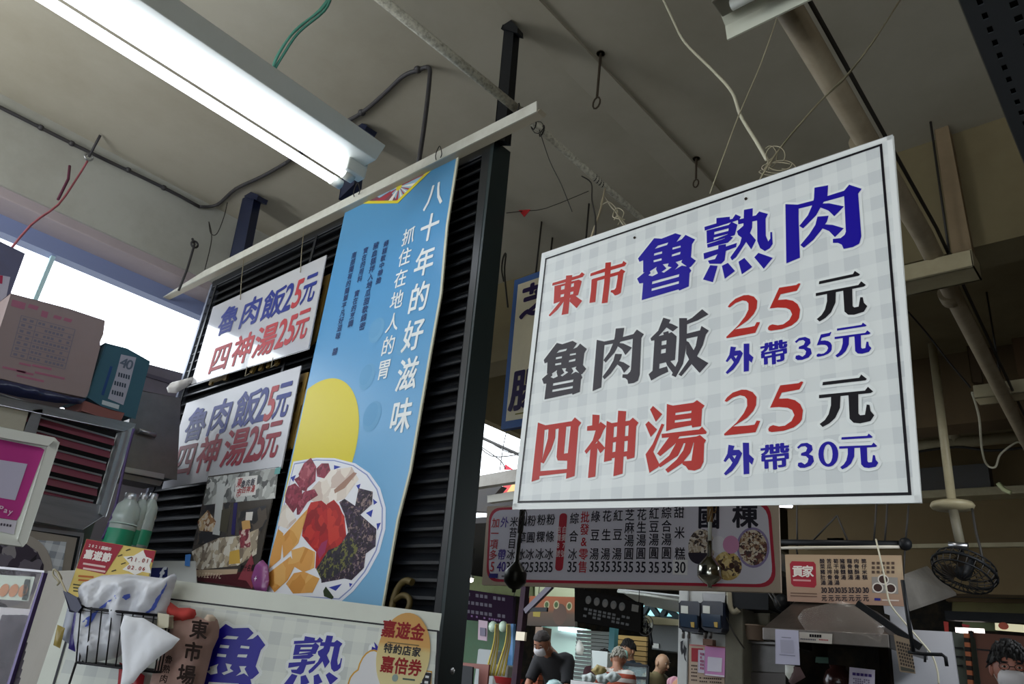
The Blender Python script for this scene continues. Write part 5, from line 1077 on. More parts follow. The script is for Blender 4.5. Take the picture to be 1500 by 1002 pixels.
PR.px([(118, 861), (121, 861), (70, 1040), (66, 1040)], BLK, .0013, 'border_line'); PR.flush()
def place_c(ch, q0, q1, s0, s1, s2, ratio):
    a, b = Vector(FK.uv(*q0)), Vector(FK.uv(*q1)); w_ = (b - a).length
    dx = (s2[0] - s0[0]) / (s1[0] - s0[0]) * w_
    brush(PR, F1, ch, BLUE, HALO, [(s0, tuple(a)), (s1, tuple(b)), (s2, (a.x + dx, a.y - ratio * w_))], hw=.008)
place_c('魯', (331, 914), (389, 945), (940, 275), (1273, 285), (850, 640), 1.15)
place_c('熟', (431, 939), (502, 942), (62, 515), (527, 415), (56, 708), .42)
place_c('肉', (545, 947), (622, 962), (655, 348), (1214, 236), (662, 782), .85)
PR.px([(552, 960), (548, 940), (556, 950)], BLUE, .0025, 'stroke')
# printed cloud outline
cl = ink('#c9962f'); PR.poly([(p[0], p[1]) for p in ellipse(FK.uv(543, 985), .035, .055, 20)], cl, .0032, 'cloud_outline'); PR.poly(ellipse(FK.uv(538, 1004), .05, .045, 20), cl, .0033, 'cloud_outline')
PR.poly(ellipse(FK.uv(543, 985), .031, .051, 20), ink('#dcdde0'), .0036, 'cloud'); PR.poly(ellipse(FK.uv(538, 1004), .046, .041, 20), ink('#dcdde0'), .0037, 'cloud')
PR.px([(606, 980), (633, 983), (630, 1020), (600, 1020)], cl, .0032, 'cloud_outline'); PR.px([(606, 982), (631, 985), (628, 1020), (600, 1020)], ink('#dcdfe0'), .0036, 'cloud')
PR.char('用', FK.uv(620, 999), .045, .055, BLK, .03, n=.004); PR.flush()
st = thing('oval_sticker', 'beige oval sticker with red and black characters, on the counter sign\'s right end', 'sticker', F=FK)
c = FK.uv(591, 959); ex = abs(FK.uv(628, 963)[0] - c[0]) * 1.04; ey = abs(FK.uv(593, 897)[1] - c[1])
m_st = gradient('sticker_beige', [(0, '#d8cf9a'), (.55, '#d2bd7c'), (.62, '#cf9b4a'), (1, '#c99442')], 2, c[1] - ey, c[1] + ey, .4)
MB().slab(FK, ellipse(c, ex, ey, 40), .004, .006).build('disc', m_st, st)
PR = Print(FK, st); SR = ink('#8f1a1c')
PR.line('嘉遊金', (570, 921), (612, 926), SR, k=1.0, bold=.03, n=.007, asp=1.15); PR.line('特約店家', (569, 949.5), (610, 955), BLK, k=.95, bold=.03, n=.007, asp=1.05); PR.line('嘉倍券', (568, 973), (608, 978), SR, k=1.0, bold=.03, n=.007, asp=1.15)
PR.px([(568, 940), (614, 945), (614, 946.5), (568, 941.5)], ink('#6f5f3f'), .007, 'small_print'); PR.px([(590, 993), (608, 995), (608, 997.5), (590, 995.5)], ink('#4c5a52'), .007, 'small_print'); PR.poly(ellipse(FK.uv(579, 993), .008, .009, 12), ink('#8fa09a'), .007, 'emblem'); PR.flush()

# coupon card
FCP = Frame(FK.w(*FK.uv(160, 850), .012), UK); K2 = lambda p: (p[0] / 4.286, 770 + p[1] / 4.286)
cp = thing('promotion_card', 'red and yellow promotion card with a white star, standing behind the plastic bag', 'card', F=FCP)
board(FCP, [(98, 872), (215, 890), (218, 843), (228, 807), (127, 790)], .002, 'card', ink('#d8bf6a', .5), cp)
PR = Print(FCP, cp); PR.px([K2(p) for p in ((545, 85), (775, 125), (660, 305), (482, 268))], ink('#9c2436', .5), .001, 'red_area'); PR.px([K2(p) for p in ((905, 150), (978, 160), (960, 235), (905, 190))], ink('#9c2436', .5), .001, 'red_area')
PR.line('2021嘉義市', K2((565, 125)), K2((690, 148)), ink('#e8dfda'), k=1.1, bold=.02); PR.line('嘉遊節', K2((560, 180)), K2((672, 200)), ink('#e8dfda'), k=.95, bold=.05, asp=1.05)
for y in (232, 262): PR.px([K2(p) for p in ((525, y), (665, y + 22), (662, y + 34), (522, y + 12))], ink('#d9b9b4'), .0018, 'small_print')
PR.px([K2(p) for p in ((900, 155), (918, 195), (955, 210), (940, 250), (950, 300), (895, 290), (850, 310), (815, 290), (770, 275), (815, 240), (775, 195), (840, 190))], ink('#e9e6e0', .5), .0014, 'star')
PR.line('11.01', K2((830, 212)), K2((928, 222)), SR, k=1.4, bold=.02, n=.003); PR.line('02.06', K2((812, 262)), K2((905, 272)), SR, k=1.4, bold=.02, n=.003)
for a in ((740, 190), (790, 155), (760, 240), (700, 285), (800, 205)): PR.px([K2(p) for p in ((a[0], a[1]), (a[0] + 28, a[1] - 10), (a[0] + 32, a[1] - 4), (a[0] + 2, a[1] + 6))], ink('#3a2f22'), .0016, 'confetti')
for y in (310, 335): PR.px([K2(p) for p in ((495, y), (590, y + 8), (588, y + 20), (492, y + 12))], ink('#b8652a'), .0016, 'small_print')
for y in (365, 385, 405): PR.px([K2(p) for p in ((462, y), (520, y + 8), (518, y + 15), (460, y + 8))], ink('#3a3a28'), .0016, 'small_print')
PR.flush()
FFB = Frame(P(255, 850, y=1.55), (.95, .3, 0)); cp = thing('social_card', 'small white card with a blue square letter f, at the foot of the louvres', 'card', F=FFB)
board(FFB, [(216, 848), (288, 860), (286, 822), (222, 822)], .003, 'card', ink('#c5c8c4', .5), cp)
PR = Print(FFB, cp); PR.px([K2(p) for p in ((953, 265), (1055, 263), (1052, 325), (945, 330))], ink('#232a62', .4), .001, 'blue_square'); PR.char('f', FFB.uv(*K2((1022, 306))), .10, .09, ink('#dfe3ea'), .03, n=.003); PR.flush()
tag(MB().slab(FFB, uvs(FFB, [(273, 813), (280, 812), (279, 830), (272, 829)]), .004, .006).build('blue_tape', mat('blue_tape', '#4f8fe0', .4)), 'short piece of bright blue tape at the poster\'s lower left corner', 'tape')

# wire basket on the counter front
def fk(px, py, n): return P(px, py, F=Frame(FK.w(0, 0, n), UK))
nb, nf = .01, .13
TLf, TRf, BRf, BLf = fk(120, 884, nf), fk(240, 906, nf), fk(228, 980, nf), fk(110, 975, nf)
zt2 = (TLf.z + TRf.z) / 2; zb2 = (BRf.z + BLf.z) / 2
bs = thing('wire_basket', 'black wire basket hooked on the counter front, holding a plastic bag', 'basket', BLf)
dn = FK.N * (nf - nb)
for q in (TLf, TRf): q.z = zt2
for q in (BRf, BLf): q.z = zb2
BLf = BLf + (TLf - BLf).project(Vector(FK.U)) * .0
m_bk = mat('basket_wire', '#15141a', .35, .3)
TLb, TRb, BLb, BRb = TLf - dn, TRf - dn, BLf - dn * .8, BRf - dn * .8
def rrim(a, b, c, d, r): return [a, b, c, d, a]
MB().tube([TLb, TLf, TLf.lerp(TRf, .15) + Vector((0, 0, -.004)), TRf, TRb, TLb], .0034, 6).build('rim', m_bk, bs)
MB().tube([BLb, BLf, BRf, BRb, BLb], .003, 6).build('bottom_frame', m_bk, bs); MB().tube([TLf.lerp(BLf, .0) + Vector((0, 0, -.01)), TRf + Vector((0, 0, -.01))], .001, 4).build('rim', m_bk, bs)
for k in range(9): a_, b_ = TLf.lerp(TRf, k / 8), BLf.lerp(BRf, k / 8); MB().tube([a_, b_], .0018, 5).build('wire', m_bk, bs)
for k in range(1, 6): a_, b_ = TLf.lerp(TLb, k / 6), BLf.lerp(BLb, k / 6); MB().tube([a_, b_], .0018, 5).build('wire', m_bk, bs)
for k in range(1, 6): a_, b_ = BLf.lerp(BLb, k / 6), BRf.lerp(BRb, k / 6); MB().tube([a_, b_], .0016, 5).build('wire', m_bk, bs)
for k in range(1, 5): a_, b_ = TRf.lerp(TRb, k / 5), BRf.lerp(BRb, k / 5); MB().tube([a_, b_], .0018, 5).build('wire', m_bk, bs)
MB().tube([fk(84, 838, .02), fk(79, 834, .02), fk(78, 842, .02), fk(86, 852, .03), fk(84, 857, .03), fk(90, 848, .04), fk(84, 838, .05), fk(98, 870, .10), fk(106, 886, .12)], .0026, 6, smooth=4).build('hook', m_wire, bs)
MB().tube([BLf, BLf + Vector((0, 0, -.10))], .003, 6).build('drop_wire', m_bk, bs)
Fc = Frame(fk(108, 885, .135), UK)
tag(MB().slab(Fc, uvs(Fc, [(97, 869), (112, 876), (119, 890), (114, 896), (104, 895)]), -.012, .006).build('clip', mat('navy_clip', '#1d1f45', .35), None, .003), 'dark navy plastic clip on the basket\'s left rim', 'clip')
Fs = Frame(fk(95, 930, .05), UK)
for k, (pts, colr, lb) in enumerate((([(100, 885), (116, 892), (104, 945), (88, 935)], '#9aa0ae', 'silver-grey snack sachet on edge at the basket\'s left'), ([(110, 890), (122, 895), (110, 955), (100, 950)], '#2f2470', 'deep violet sachet behind the basket\'s left wires'), ([(84, 915), (95, 920), (88, 950), (78, 945)], '#9c8a4a', 'yellowish sachet corner poking out at the basket\'s lower left'))):
    Fq = Frame(Fs.w(0, 0, .02 * k), UK); tag(MB().puff(Fq, uvs(Fq, pts), .006, .008, wr=.3).build('sachet', mat('sachet_%d' % k, colr, .3)), lb, 'sachet', 'sachets in the basket')
Fq = Frame(fk(240, 908, .13), UK); tag(MB().slab(Fq, uvs(Fq, [(234, 900), (247, 902), (246, 918), (232, 920)]), -.03, .006).build('cream_block', mat('cream_plastic', '#c6bfa6', .5), None, .003), 'cream plastic block at the basket\'s right rim', 'holder')
# plastic bag
Fg = Frame(fk(170, 900, .075), UK); m_bag = mat('white_plastic_bag', '#dfe2ea', .22, trans=.12, spec=.6)
bg_ = thing('plastic_bag', 'puffed white plastic bag with blue print in the wire basket', 'plastic bag', F=Fg)
bag_ = MB().puff(Fg, [Fg.uv(*K2(p)) for p in [(505, 480), (500, 400), (540, 352), (640, 312), (800, 302), (950, 322), (1030, 332), (1095, 300), (1112, 325), (1075, 440), (1050, 560), (940, 600), (860, 700), (790, 780), (740, 830), (500, 875), (470, 700), (490, 560)]], .045, .006, wr=.55, freq=30, edge=.04).build('bag', m_bag, bg_)
FG2 = Frame(Fg.w(0, 0, .066), UK); mbl = mat('blue_bag_print', '#5468c4', .3)
def pstripe(pts):
    o = MB().puff(FG3, [FG3.uv(*K2(p)) for p in pts], .0002, .005, wr=0, edge=.004, back=False).build('blue_print', mbl, bg_)
    sw = o.modifiers.new('drape', 'SHRINKWRAP'); sw.target = bag_; sw.wrap_method = 'NEAREST_SURFACEPOINT'; sw.wrap_mode = 'ABOVE_SURFACE'; sw.offset = .0015
FG3 = Frame(Fg.w(0, 0, .045), UK)
pstripe([(525, 610), (560, 560), (640, 500), (700, 462), (690, 480), (620, 545), (560, 625), (535, 632)]); pstripe([(720, 450), (760, 432), (815, 428), (820, 455), (790, 468), (760, 450)]); pstripe([(900, 575), (950, 520), (1000, 440), (1085, 345), (1080, 380), (1010, 470), (960, 545), (915, 590)])
# tissue
Ft = Frame(fk(215, 950, .15), UK)
tag(MB().puff(Ft, [Ft.uv(*K2(p)) for p in [(780, 560), (840, 575), (900, 580), (1020, 650), (1130, 712), (1080, 770), (1000, 825), (935, 880), (880, 930), (840, 985), (790, 1010), (755, 1010), (770, 900), (765, 800), (755, 640)]], .010, .006, wr=1.2, freq=14, edge=.02).build('tissue', mat('white_tissue', '#e9ecf2', .9)), 'white paper tissue pulled out over the basket\'s front', 'tissue')
# fabric sleeve bag
Fb = Frame(fk(275, 950, .05), UK)
fb = thing('cloth_bag', 'pinkish beige cloth bag printed with black characters, hanging beside the basket', 'bag', F=Fb)
MB().puff(Fb, [Fb.uv(*K2(p)) for p in [(1045, 600), (1100, 592), (1160, 575), (1240, 570), (1290, 590), (1330, 565), (1365, 590), (1378, 640), (1372, 700), (1335, 780), (1310, 880), (1270, 1040), (930, 1040), (960, 930), (1000, 840), (1060, 720)]], .035, .007, wr=.45, freq=22, edge=.03).build('body', mat('pink_cloth', '#a8897f', .9, var=.2, scale=30, dark='#8a6a62'), fb)
MB().puff(Fb, [Fb.uv(*K2(p)) for p in [(1050, 560), (1055, 480), (1080, 482), (1130, 518), (1200, 518), (1235, 530), (1242, 560), (1220, 590), (1170, 615), (1110, 600)]], .03, .006, n0=.012, wr=.8, freq=35).build('red_cloth', mat('coral_cloth', '#c2453f', .9), fb)
MB().puff(Fb, [Fb.uv(*K2(p)) for p in [(1290, 585), (1310, 560), (1345, 562), (1365, 580), (1350, 625), (1310, 620)]], .025, .006, n0=.012, wr=.6).build('drawstring_end', mat('cream_cloth', '#cdb9a4', .9), fb)
FT_ = Frame(Fb.w(0, 0, .058), UK); PR = Print(FT_, fb); kb = ink('#241713', .8)
PR.line('東市場', K2((1252, 650)), K2((1172, 935)), kb, v=True, k=.86, bold=.03, sl=-.1, asp=1.0); PR.line('魯熟肉', K2((1062, 840)), K2((1030, 960)), kb, v=True, k=.9, bold=.02)
PR.flush()
tag(MB().puff(Frame(fk(195, 990, .03), UK), uvs(Frame(fk(195, 990, .03), UK), [(175, 970), (205, 985), (212, 990), (205, 1030), (170, 1030)]), .012, .01).build('red_bag', mat('red_plastic', '#a3202a', .4)), 'corner of a red plastic bag below the tissue', 'plastic bag')

# acrylic menu stand, far bottom left
FAc = Frame(P(30, 920, d=1.02), (.72, .69, 0)); ac = thing('acrylic_stand', 'clear acrylic menu stand with violet-tinted edge at the bottom left corner', 'menu stand', F=FAc)
MB().slab(FAc, uvs(FAc, [(-80, 828), (0, 832), (65, 839), (12, 1010), (-80, 1010)]), -.004, 0).build('acrylic_sheet', mat('acrylic', '#d6d3dc', .15, alpha=.08, spec=.3), ac)
MB().slab(FAc, uvs(FAc, [(63, 839), (66, 839), (13, 1010), (9, 1010)]), -.006, .002).build('tinted_edge', mat('violet_edge', '#5a4788', .2), ac); MB().slab(FAc, uvs(FAc, [(-80, 826), (0, 830), (66, 836), (66, 839), (0, 833.5), (-80, 829)]), -.006, .002).build('bright_edge', mat('edge_clear', '#e4e4ee', .2), ac)
PR = Print(FAc, ac); PR.px([(-60, 838), (47, 844), (37, 880), (-60, 874)], ink('#dbe8da', .4), -.006, 'pale_card'); PR.px([(-60, 885), (44, 892), (10, 1010), (-60, 1010)], ink('#dcd9dd', .4), -.0065, 'text_card')
for k in range(3): PR.poly(ellipse(FAc.uv(2 + k * 14, 864 + k * .4), .005, .007, 14), ink('#d89a70'), -.005, 'orange_digit')
for k in range(6): PR.poly(rrect(*(lambda a: (a[0] - .003, a[1] - .003, a[0] + .003, a[1] + .003))(FAc.uv(36 - k * .6, 852 + k * 4.5)), .001, 2), ink('#4a5a50'), -.005, 'small_print')
for r_ in range(8):
    for k in range(4):
        a = FAc.uv(6 + k * 9 - r_ * 2.6, 908 + r_ * 13); PR.poly(rrect(a[0] - .007, a[1] - .005, a[0] + .007, a[1] + .005, .001, 2), ink('#5a5560'), -.005, 'small_print')
PR.flush()

# white-framed payment stand (its code square left blank)
FPq = Frame(P(40, 715, d=1.2), (.16, 1, 0)); pf = thing('payment_stand', 'white-framed magenta payment stand leaning at the left edge', 'payment stand', F=FPq)
MB().slab(FPq, uvs(FPq, [(-90, 600), (0, 627), (78, 643), (85, 650), (38, 795), (32, 801), (0, 797), (-90, 785)]), -.012, 0).build('backing', mat('stand_white', '#d8dcd6', .25), pf, .003)
PR = Print(FPq, pf); PR.px([K1(p) for p in ((-300, 240), (0, 290), (270, 345), (295, 360), (130, 800), (110, 830), (0, 815), (-300, 770))], mat('magenta_card', '#b23c86', .25), .001, 'magenta_card')
PR.px([K1(p) for p in ((-60, 418), (182, 455), (100, 697), (-60, 670))], ink('#b9b6cc', .35), .0016, 'blank_square'); PR.px([K1(p) for p in ((-300, 775), (0, 818), (112, 834), (92, 925), (0, 905), (-300, 850))], ink('#c3c0cc', .35), .0014, 'white_strip')
PR.line('Pay', K1((6, 752)), K1((70, 772)), ink('#e0c9dc'), k=1.7, bold=.01, n=.003)
for k in range(4): PR.px([K1(p) for p in ((4 + k * 20, 848 + k * 3), (16 + k * 20, 850 + k * 3), (12 + k * 20, 866 + k * 3), (0 + k * 20, 864 + k * 3))], ink('#4a4552'), .002, 'small_print')
PR.flush()
MB().slab(FPq, uvs(FPq, [(-90, 600), (0, 627), (78, 643), (85, 650), (80, 662), (70, 655), (0, 642), (-90, 618)]), .0, .010).build('frame_bar', mat('stand_white', '#d8dcd6', .25), pf, .002)
MB().slab(FPq, uvs(FPq, [(85, 650), (38, 795), (32, 801), (24, 793), (66, 657), (76, 648)]), .0, .010).build('frame_bar', mat('stand_white', '#d8dcd6', .25), pf, .002)
MB().slab(FPq, uvs(FPq, [(30, 801), (0, 797), (-90, 785), (-90, 776), (0, 787), (27, 792)]), .0, .010).build('frame_bar', mat('stand_white', '#d8dcd6', .25), pf, .002)

# ================================================================ beyond the stall: side hall, far shops, pillar, hood
def slab_px(name, pts, m, y=None, x=None, d=None, U=(1, 0, 0), th=.05, parent=None, bevel=.003, F=None, n0=0):
    F = F or Frame(P(*pts[0], y=y, x=x, d=d) if not F else (0, 0, 0), U)
    return MB().slab(F, [F.uv(*p) for p in pts], -th, n0).build(name, m, parent, bevel)
m_dark = mat('dark_shop_wall', '#1b1a18', .9, var=.4, spec=.1); m_tealst = mat('teal_steel', '#1c3f45', .5); m_olive = mat('olive_wall', '#5d5a34', .8, var=.4)
m_roofd = mat('dark_roof_sheet', '#3a3838', .8, var=.3)
# enclosing structure of the side hall and the far end
struct(MB().box((-14, 13, 0), (4.5, 13.2, 3.9)), 'wall_far', m_dark)
struct(MB().box((-14.2, 5.6, 0), (-14, 13.2, 3.2)), 'wall_far_left', mat('green_wall', '#39483c', .8))
struct(MB().box((-14.2, 7.3, 3.0), (LW - .3, 13.2, 3.08)), 'ceiling', m_roofd)
struct(MB().box((LW - .3, 3.9, 0), (LW, 4.15, 3.4)), 'wall_pier', m_conc)
# eave beams seen against the sky
t = thing('eave_beam', 'grey steel eave beam against the white sky beside the partition post', 'beam', P(730, 700, y=6.4))
slab_px('beam', [(640, 708), (775, 684), (775, 702), (640, 722)], mat('grey_beam', '#7c7870', .6, var=.4), y=6.4, th=.1, parent=t)
slab_px('lower_beam', [(714, 726), (775, 716), (775, 728), (714, 736)], mat('grey_beam2', '#8b8980', .6), y=6.6, th=.08, parent=t)
slab_px('roof_sheet', [(630, 722), (735, 712), (716, 735), (752, 732), (752, 752), (630, 745)], m_roofd, y=6.9, th=.1, parent=t)
mb = []
for k, pts in enumerate((((690, 634), (765, 668)), ((690, 640), (720, 668), (770, 664)), ((690, 645), (730, 672), (740, 686)), ((724, 652), (750, 664), (775, 660)), ((744, 625), (738, 650), (732, 690)))):
    string('overhead_cable', ['thick black overhead cable crossing the white sky gap', 'sagging thin cable just below the thick one in the sky gap', 'thin cable slanting down to the eave beam', 'short thin cable at the sky gap\'s right', 'thin vertical wire hanging in the sky gap'][k], 'cable', [P(*p, y=6.2 - .05 * k) for p in pts], (.02, .007, .007, .006, .006)[k], m_dkwire, 'cables in the sky gap', smooth=4)
fl = thing('flag', 'red pennant flag over the eave beam', 'flag', P(740, 690, y=7.0)); slab_px('cloth', [(738, 688), (740, 680), (752, 688)], mat('flag_red', '#b02a3a', .8), y=7.0, th=.01, parent=fl, bevel=0)
fl = thing('flag', 'orange-red and yellow festival banner hanging under the eave beam', 'flag', P(745, 730, y=7.2))
slab_px('cloth', [(737, 704), (762, 702), (762, 760), (728, 760), (735, 735)], mottle('festival_cloth', ['#d8503c', '#c83838', '#e0b06a', '#d8d0c8'], 5), y=7.2, th=.02, parent=fl, bevel=0)
MB().box(P(728, 752, y=7.2), P(765, 742, y=7.22)).build('yellow_hem', mat('hem_yellow', '#d8b860', .8), fl)

# --- far shops in the side hall
YS = 9.2
def tb(name, lab, cat, pts, m, y, th=.06, group=None):
    F = Frame(P(*pts[-1], y=y)); t = thing(name, lab, cat, F=F, group=group); MB().slab(F, [F.uv(*p) for p in pts], -th, 0).build('board', m, t, .004); return t, F
def rows(PR, p0, p1, p2, nr, nc, m, fill=.7, sz=.7, nm='small_print'):
    """rows of unreadable small print: p0 top left, p1 top right, p2 bottom left"""
    for r_ in range(nr):
        for c_ in range(nc):
            if random.random() > fill: continue
            f = lambda a, b: tuple(p0[i] + (p1[i] - p0[i]) * a + (p2[i] - p0[i]) * b for i in (0, 1))
            a0, a1 = c_ / nc, (c_ + sz) / nc; b0, b1 = r_ / nr, (r_ + sz) / nr
            PR.px([f(a0, b0), f(a1, b0), f(a1, b1), f(a0, b1)], m, .004, nm)
t, F = tb('shop_board', 'dark purple menu board with dim lettering rows, just right of the partition post', 'menu board', [(672, 862), (752, 874), (750, 914), (668, 906)], mat('purple_board', '#1d1120', .8, spec=.05), YS)
PR = Print(F, t)
for k, y in enumerate((868, 880, 893)): rows(PR, (684, y), (742, y + 8), (684, y + 7), 1, 9, ink('#3c3542'), .8)
rows(PR, (690, 901), (742, 909), (690, 905), 1, 14, ink('#52305c')); PR.flush()
t, F = tb('shop_board', 'orange and brown food board with two round dish pictures in the dark shop', 'sign board', [(776, 873), (842, 875), (842, 918), (772, 916)], gradient('orange_board', [(0, '#3a2c1e'), (.45, '#57402a'), (.6, '#8a4c22'), (1, '#a85426')], 2, 0, .42, .6), YS)
PR = Print(F, t)
for x, y in ((801, 886), (834, 888), (815, 886)): PR.poly(ellipse(F.uv(x, y), .055, .06, 18), ink('#b8ac86'), .003, 'dish_print'); PR.poly(ellipse(F.uv(x, y), .035, .04, 14), ink('#3f5a2a'), .0045, 'dish_print')
PR.poly(ellipse(F.uv(820, 900), .13, .15, 24), ink('#5c4436'), .002, 'brown_dome'); PR.px([(781, 894), (792, 895), (791, 904), (781, 903)], ink('#a08f3a'), .003, 'yellow_patch'); PR.flush()
t, F = tb('shop_board', 'long black menu board with a dim row of plate pictures, above the black-shirted man', 'menu board', [(842, 861), (939, 883), (938, 926), (842, 910)], mat('black_board', '#0c0b0a', .9, spec=.04), YS - .4)
PR = Print(F, t)
for k in range(5): PR.poly(ellipse(F.uv(862 + k * 12.3, 879 + k * 2.4), .05, .055, 16), ink('#1c1a15'), .003, 'plate_print'); PR.poly(ellipse(F.uv(862 + k * 12.3, 881 + k * 2.4), .035, .035, 12), ink('#2b251c'), .0045, 'plate_print')
rows(PR, (856, 890), (925, 904), (854, 905), 3, 10, ink('#141311'), .8); PR.px([(926, 885), (936, 887), (935, 897), (925, 895)], ink('#2c281e'), .003, 'photo_area'); PR.flush()
t, F = tb('green_partition', 'dull green painted panel behind the purple board', 'panel', [(668, 905), (748, 914), (745, 1010), (660, 1010)], mat('green_panel', '#3d5a41', .7, var=.3), YS + .6)
t, F = tb('green_partition', 'yellow-green lit wall strip above the purple menu board', 'panel', [(668, 840), (780, 856), (780, 876), (668, 862)], mat('yellowgreen_wall', '#6a7348', .7, var=.3), YS + .5)
t = thing('bulb_lamp', 'small glowing lamp beside the partition post over the purple board', 'lamp', P(689, 850, y=YS - .2)); MB().ball(P(689, 850, y=YS - .2), (.055, .05, .035), 12).build('bulb', mat('lamp_glow', '#fff6e6', .5, emit=6), t)
MB().lathe(P(689, 850, y=YS - .2) + Vector((0, 0, .03)), [(.06, 0), (.05, .03), (.02, .05), (.001, .06)], 14).build('shade', m_white, t)
t = thing('fluorescent_strip', 'short bright fluorescent strip beyond the long menu board\'s right end', 'ceiling light', P(1148, 740, y=8.2)); MB().tube([P(1136, 740, y=8.2), P(1160, 741, y=8.2)], .022, 8).build('tube', mat('tube_glow2', '#eef0ff', .5, emit=7), t)
MB().box(P(1134, 738, y=8.3), P(1162, 736, y=8.22)).build('housing', m_white, t)
t = thing('fluorescent_strip', 'horizontal white light strip above the dark doorway, far right', 'ceiling light', P(1420, 924, y=9.5)); MB().box(P(1400, 927, y=9.5), P(1442, 921.5, y=9.53)).build('tube', mat('tube_glow3', '#fff0ea', .5, emit=2.4), t); MB().box(P(1398, 930, y=9.56), P(1444, 927, y=9.54)).build('housing', m_black, t)
# open lit room, shutters, columns
t = thing('lit_room', 'pale cyan lit shop wall behind the man in the black shirt', 'panel', P(815, 960, y=10.5))
slab_px('wall_panel', [(794, 912), (860, 922), (860, 1015), (788, 1012)], mat('cyan_white', '#c4ded6', .6), y=10.2, th=.1, parent=t); slab_px('door_edge', [(795, 915), (799, 916), (793, 1010), (789, 1010)], mat('cyan_edge', '#7fb0a8', .6), y=10.15, th=.03, parent=t)
slab_px('bright_sill', [(818, 917), (852, 922), (852, 928), (818, 923)], mat('window_glow', '#e8f0ff', .5, emit=1.5), y=10.14, th=.02, parent=t)
def shutter(lab, pts, m, y, n, nm='roller_shutter'):
    F = Frame(P(*pts[-1], y=y)); t = thing(nm, lab, 'shutter', F=F); (x0, z0), (x1, z1) = F.uv(*pts[3]), F.uv(*pts[1]); pr0 = None
    for k in range(n):
        za, zb = z0 + (z1 - z0) * k / n, z0 + (z1 - z0) * (k + .82) / n
        mb = MB().hexa([F.w(x0, za, 0), F.w(x1, za, 0), F.w(x1, za, -.03), F.w(x0, za, -.03)], [F.w(x0, zb, .018), F.w(x1, zb, .018), F.w(x1, zb, -.03), F.w(x0, zb, -.03)])
        mb.build('slat', m, t)
    return t
shutter('grey roller shutter behind the black-shirted man\'s left shoulder', [(843, 918), (893, 925), (891, 1000), (840, 1000)], mat('shutter_grey', '#8d9290', .5, .2), 10.0, 14)
shutter('tan brown roller shutter behind the masked worker', [(905, 926), (948, 932), (946, 975), (904, 972)], mat('shutter_tan', '#9a7c4e', .6), 10.4, 6)
def col_px(lab, a, b, w_, m, y, name='steel_column', cat='column'):
    p, q = P(*a, y=y), P(*b, y=y); q.x = q.x; t = thing(name, lab, cat, (q.x, y, 0)); MB().box((min(p.x, q.x) - w_ / 2, y, 0), (min(p.x, q.x) + w_ / 2, y + w_, p.z)).build('shaft', m, t, .004); return t
col_px('teal steel column between the grey and tan shutters', (897, 915), (897, 1000), .1, mat('teal_column', '#2f6a72', .5), 9.9)
pc_ = col_px('maroon-grey steel column hanging down from the long menu board\'s left third', (767, 855), (765, 1000), .085, mat('maroon_column', '#30232d', .7, spec=.1, var=.3), 7.8)
MB().bar(P(770, 896, y=7.8), P(808, 858, y=7.8), .05, .07).build('brace', mat('brace_grey', '#453e4c', .5), pc_); MB().bar(P(770, 893, y=7.8), P(802, 893, y=7.8), .03, .05).build('brace', m_black, pc_)
MB().box(P(758, 938, y=7.78), P(769, 926, y=7.74)).build('switch_box', mat('switch_cream', '#c9bda5', .5), pc_)
t = thing('brick_pillar', 'narrow pillar with tan plaster above orange bricks, left of the black-shirted man', 'pillar', P(786, 1000, y=8.6))
pa, pb = P(781, 955, y=8.6), P(792, 955, y=8.6); MB().box((pa.x, 8.6, pa.z), (pb.x, 8.8, P(786, 918, y=8.6).z)).build('plaster', mat('plaster_tan', '#8a7565', .8), t, .004); MB().box((pa.x + .01, 8.61, 0), (pb.x - .01, 8.79, pa.z)).build('mortar', mat('mortar', '#4b2e22', .9), t)
br0 = None; k = 0
while 1:
    z = .02 + k * .075
    if z > pa.z - .07: break
    if z > .5:
        off = (k % 2) * .4
        for j in range(2):
            xa_ = pa.x + (pb.x - pa.x) * (0 if j == 0 else .62 - off * .55); xb_ = pa.x + (pb.x - pa.x) * ((.58 - off * .55) if j == 0 else 1)
            MB().box((xa_, 8.6 - .004 * ((k + j) % 2), z), (xb_, 8.7, z + .065)).build('brick', mat('brick_orange_%d' % ((k + j) % 2), ('#8f4527', '#7c3a22')[(k + j) % 2], .85), t)
    k += 1
t = thing('notice', 'pink-bordered paper notice hanging left of the yellow ropes', 'notice', P(707, 938, y=8.9)); slab_px('paper', [(701, 908), (714, 910), (713, 939), (700, 937)], mat('notice_pink', '#9a8590', .6), y=8.9, th=.01, parent=t, bevel=0)
slab_px('print', [(703, 919), (711, 920), (711, 932), (703, 931)], ink('#5d5868'), y=8.88, th=.003, parent=t, bevel=0)
for k, (xs_, lab) in enumerate((((728, 727, 722, 717), 'left bunch of yellow plastic streamers hanging in the side shop'), ((745, 744, 738, 732), 'right bunch of yellow and white plastic streamers in the side shop'))):
    t = thing('streamer_bunch', lab, 'streamers', P(xs_[0], 915, y=8.4), 'plastic streamers')
    for j in range(5):
        MB().tube([P(x + (j - 2) * (1 + .6 * i), y, y=8.4 + .02 * j) for i, (x, y) in enumerate(zip(xs_, (914, 940, 965, 990)))], lambda q: .008 + .012 * q, 5, smooth=3).build('streamer', mat('streamer_%d' % (j % 2), ('#a8963a', '#b9b39a')[(j + k) % 2], .5), t)
t = thing('round_lamp_globes', 'pair of pale green-white globes above the yellow streamers', 'lamp', P(730, 915, y=8.8)); 
for x in (722, 737): MB().ball(P(x, 918, y=8.8), (.07, .07, .08), 12).build('globe', mat('globe_pale', '#b9cdb8', .4), t)
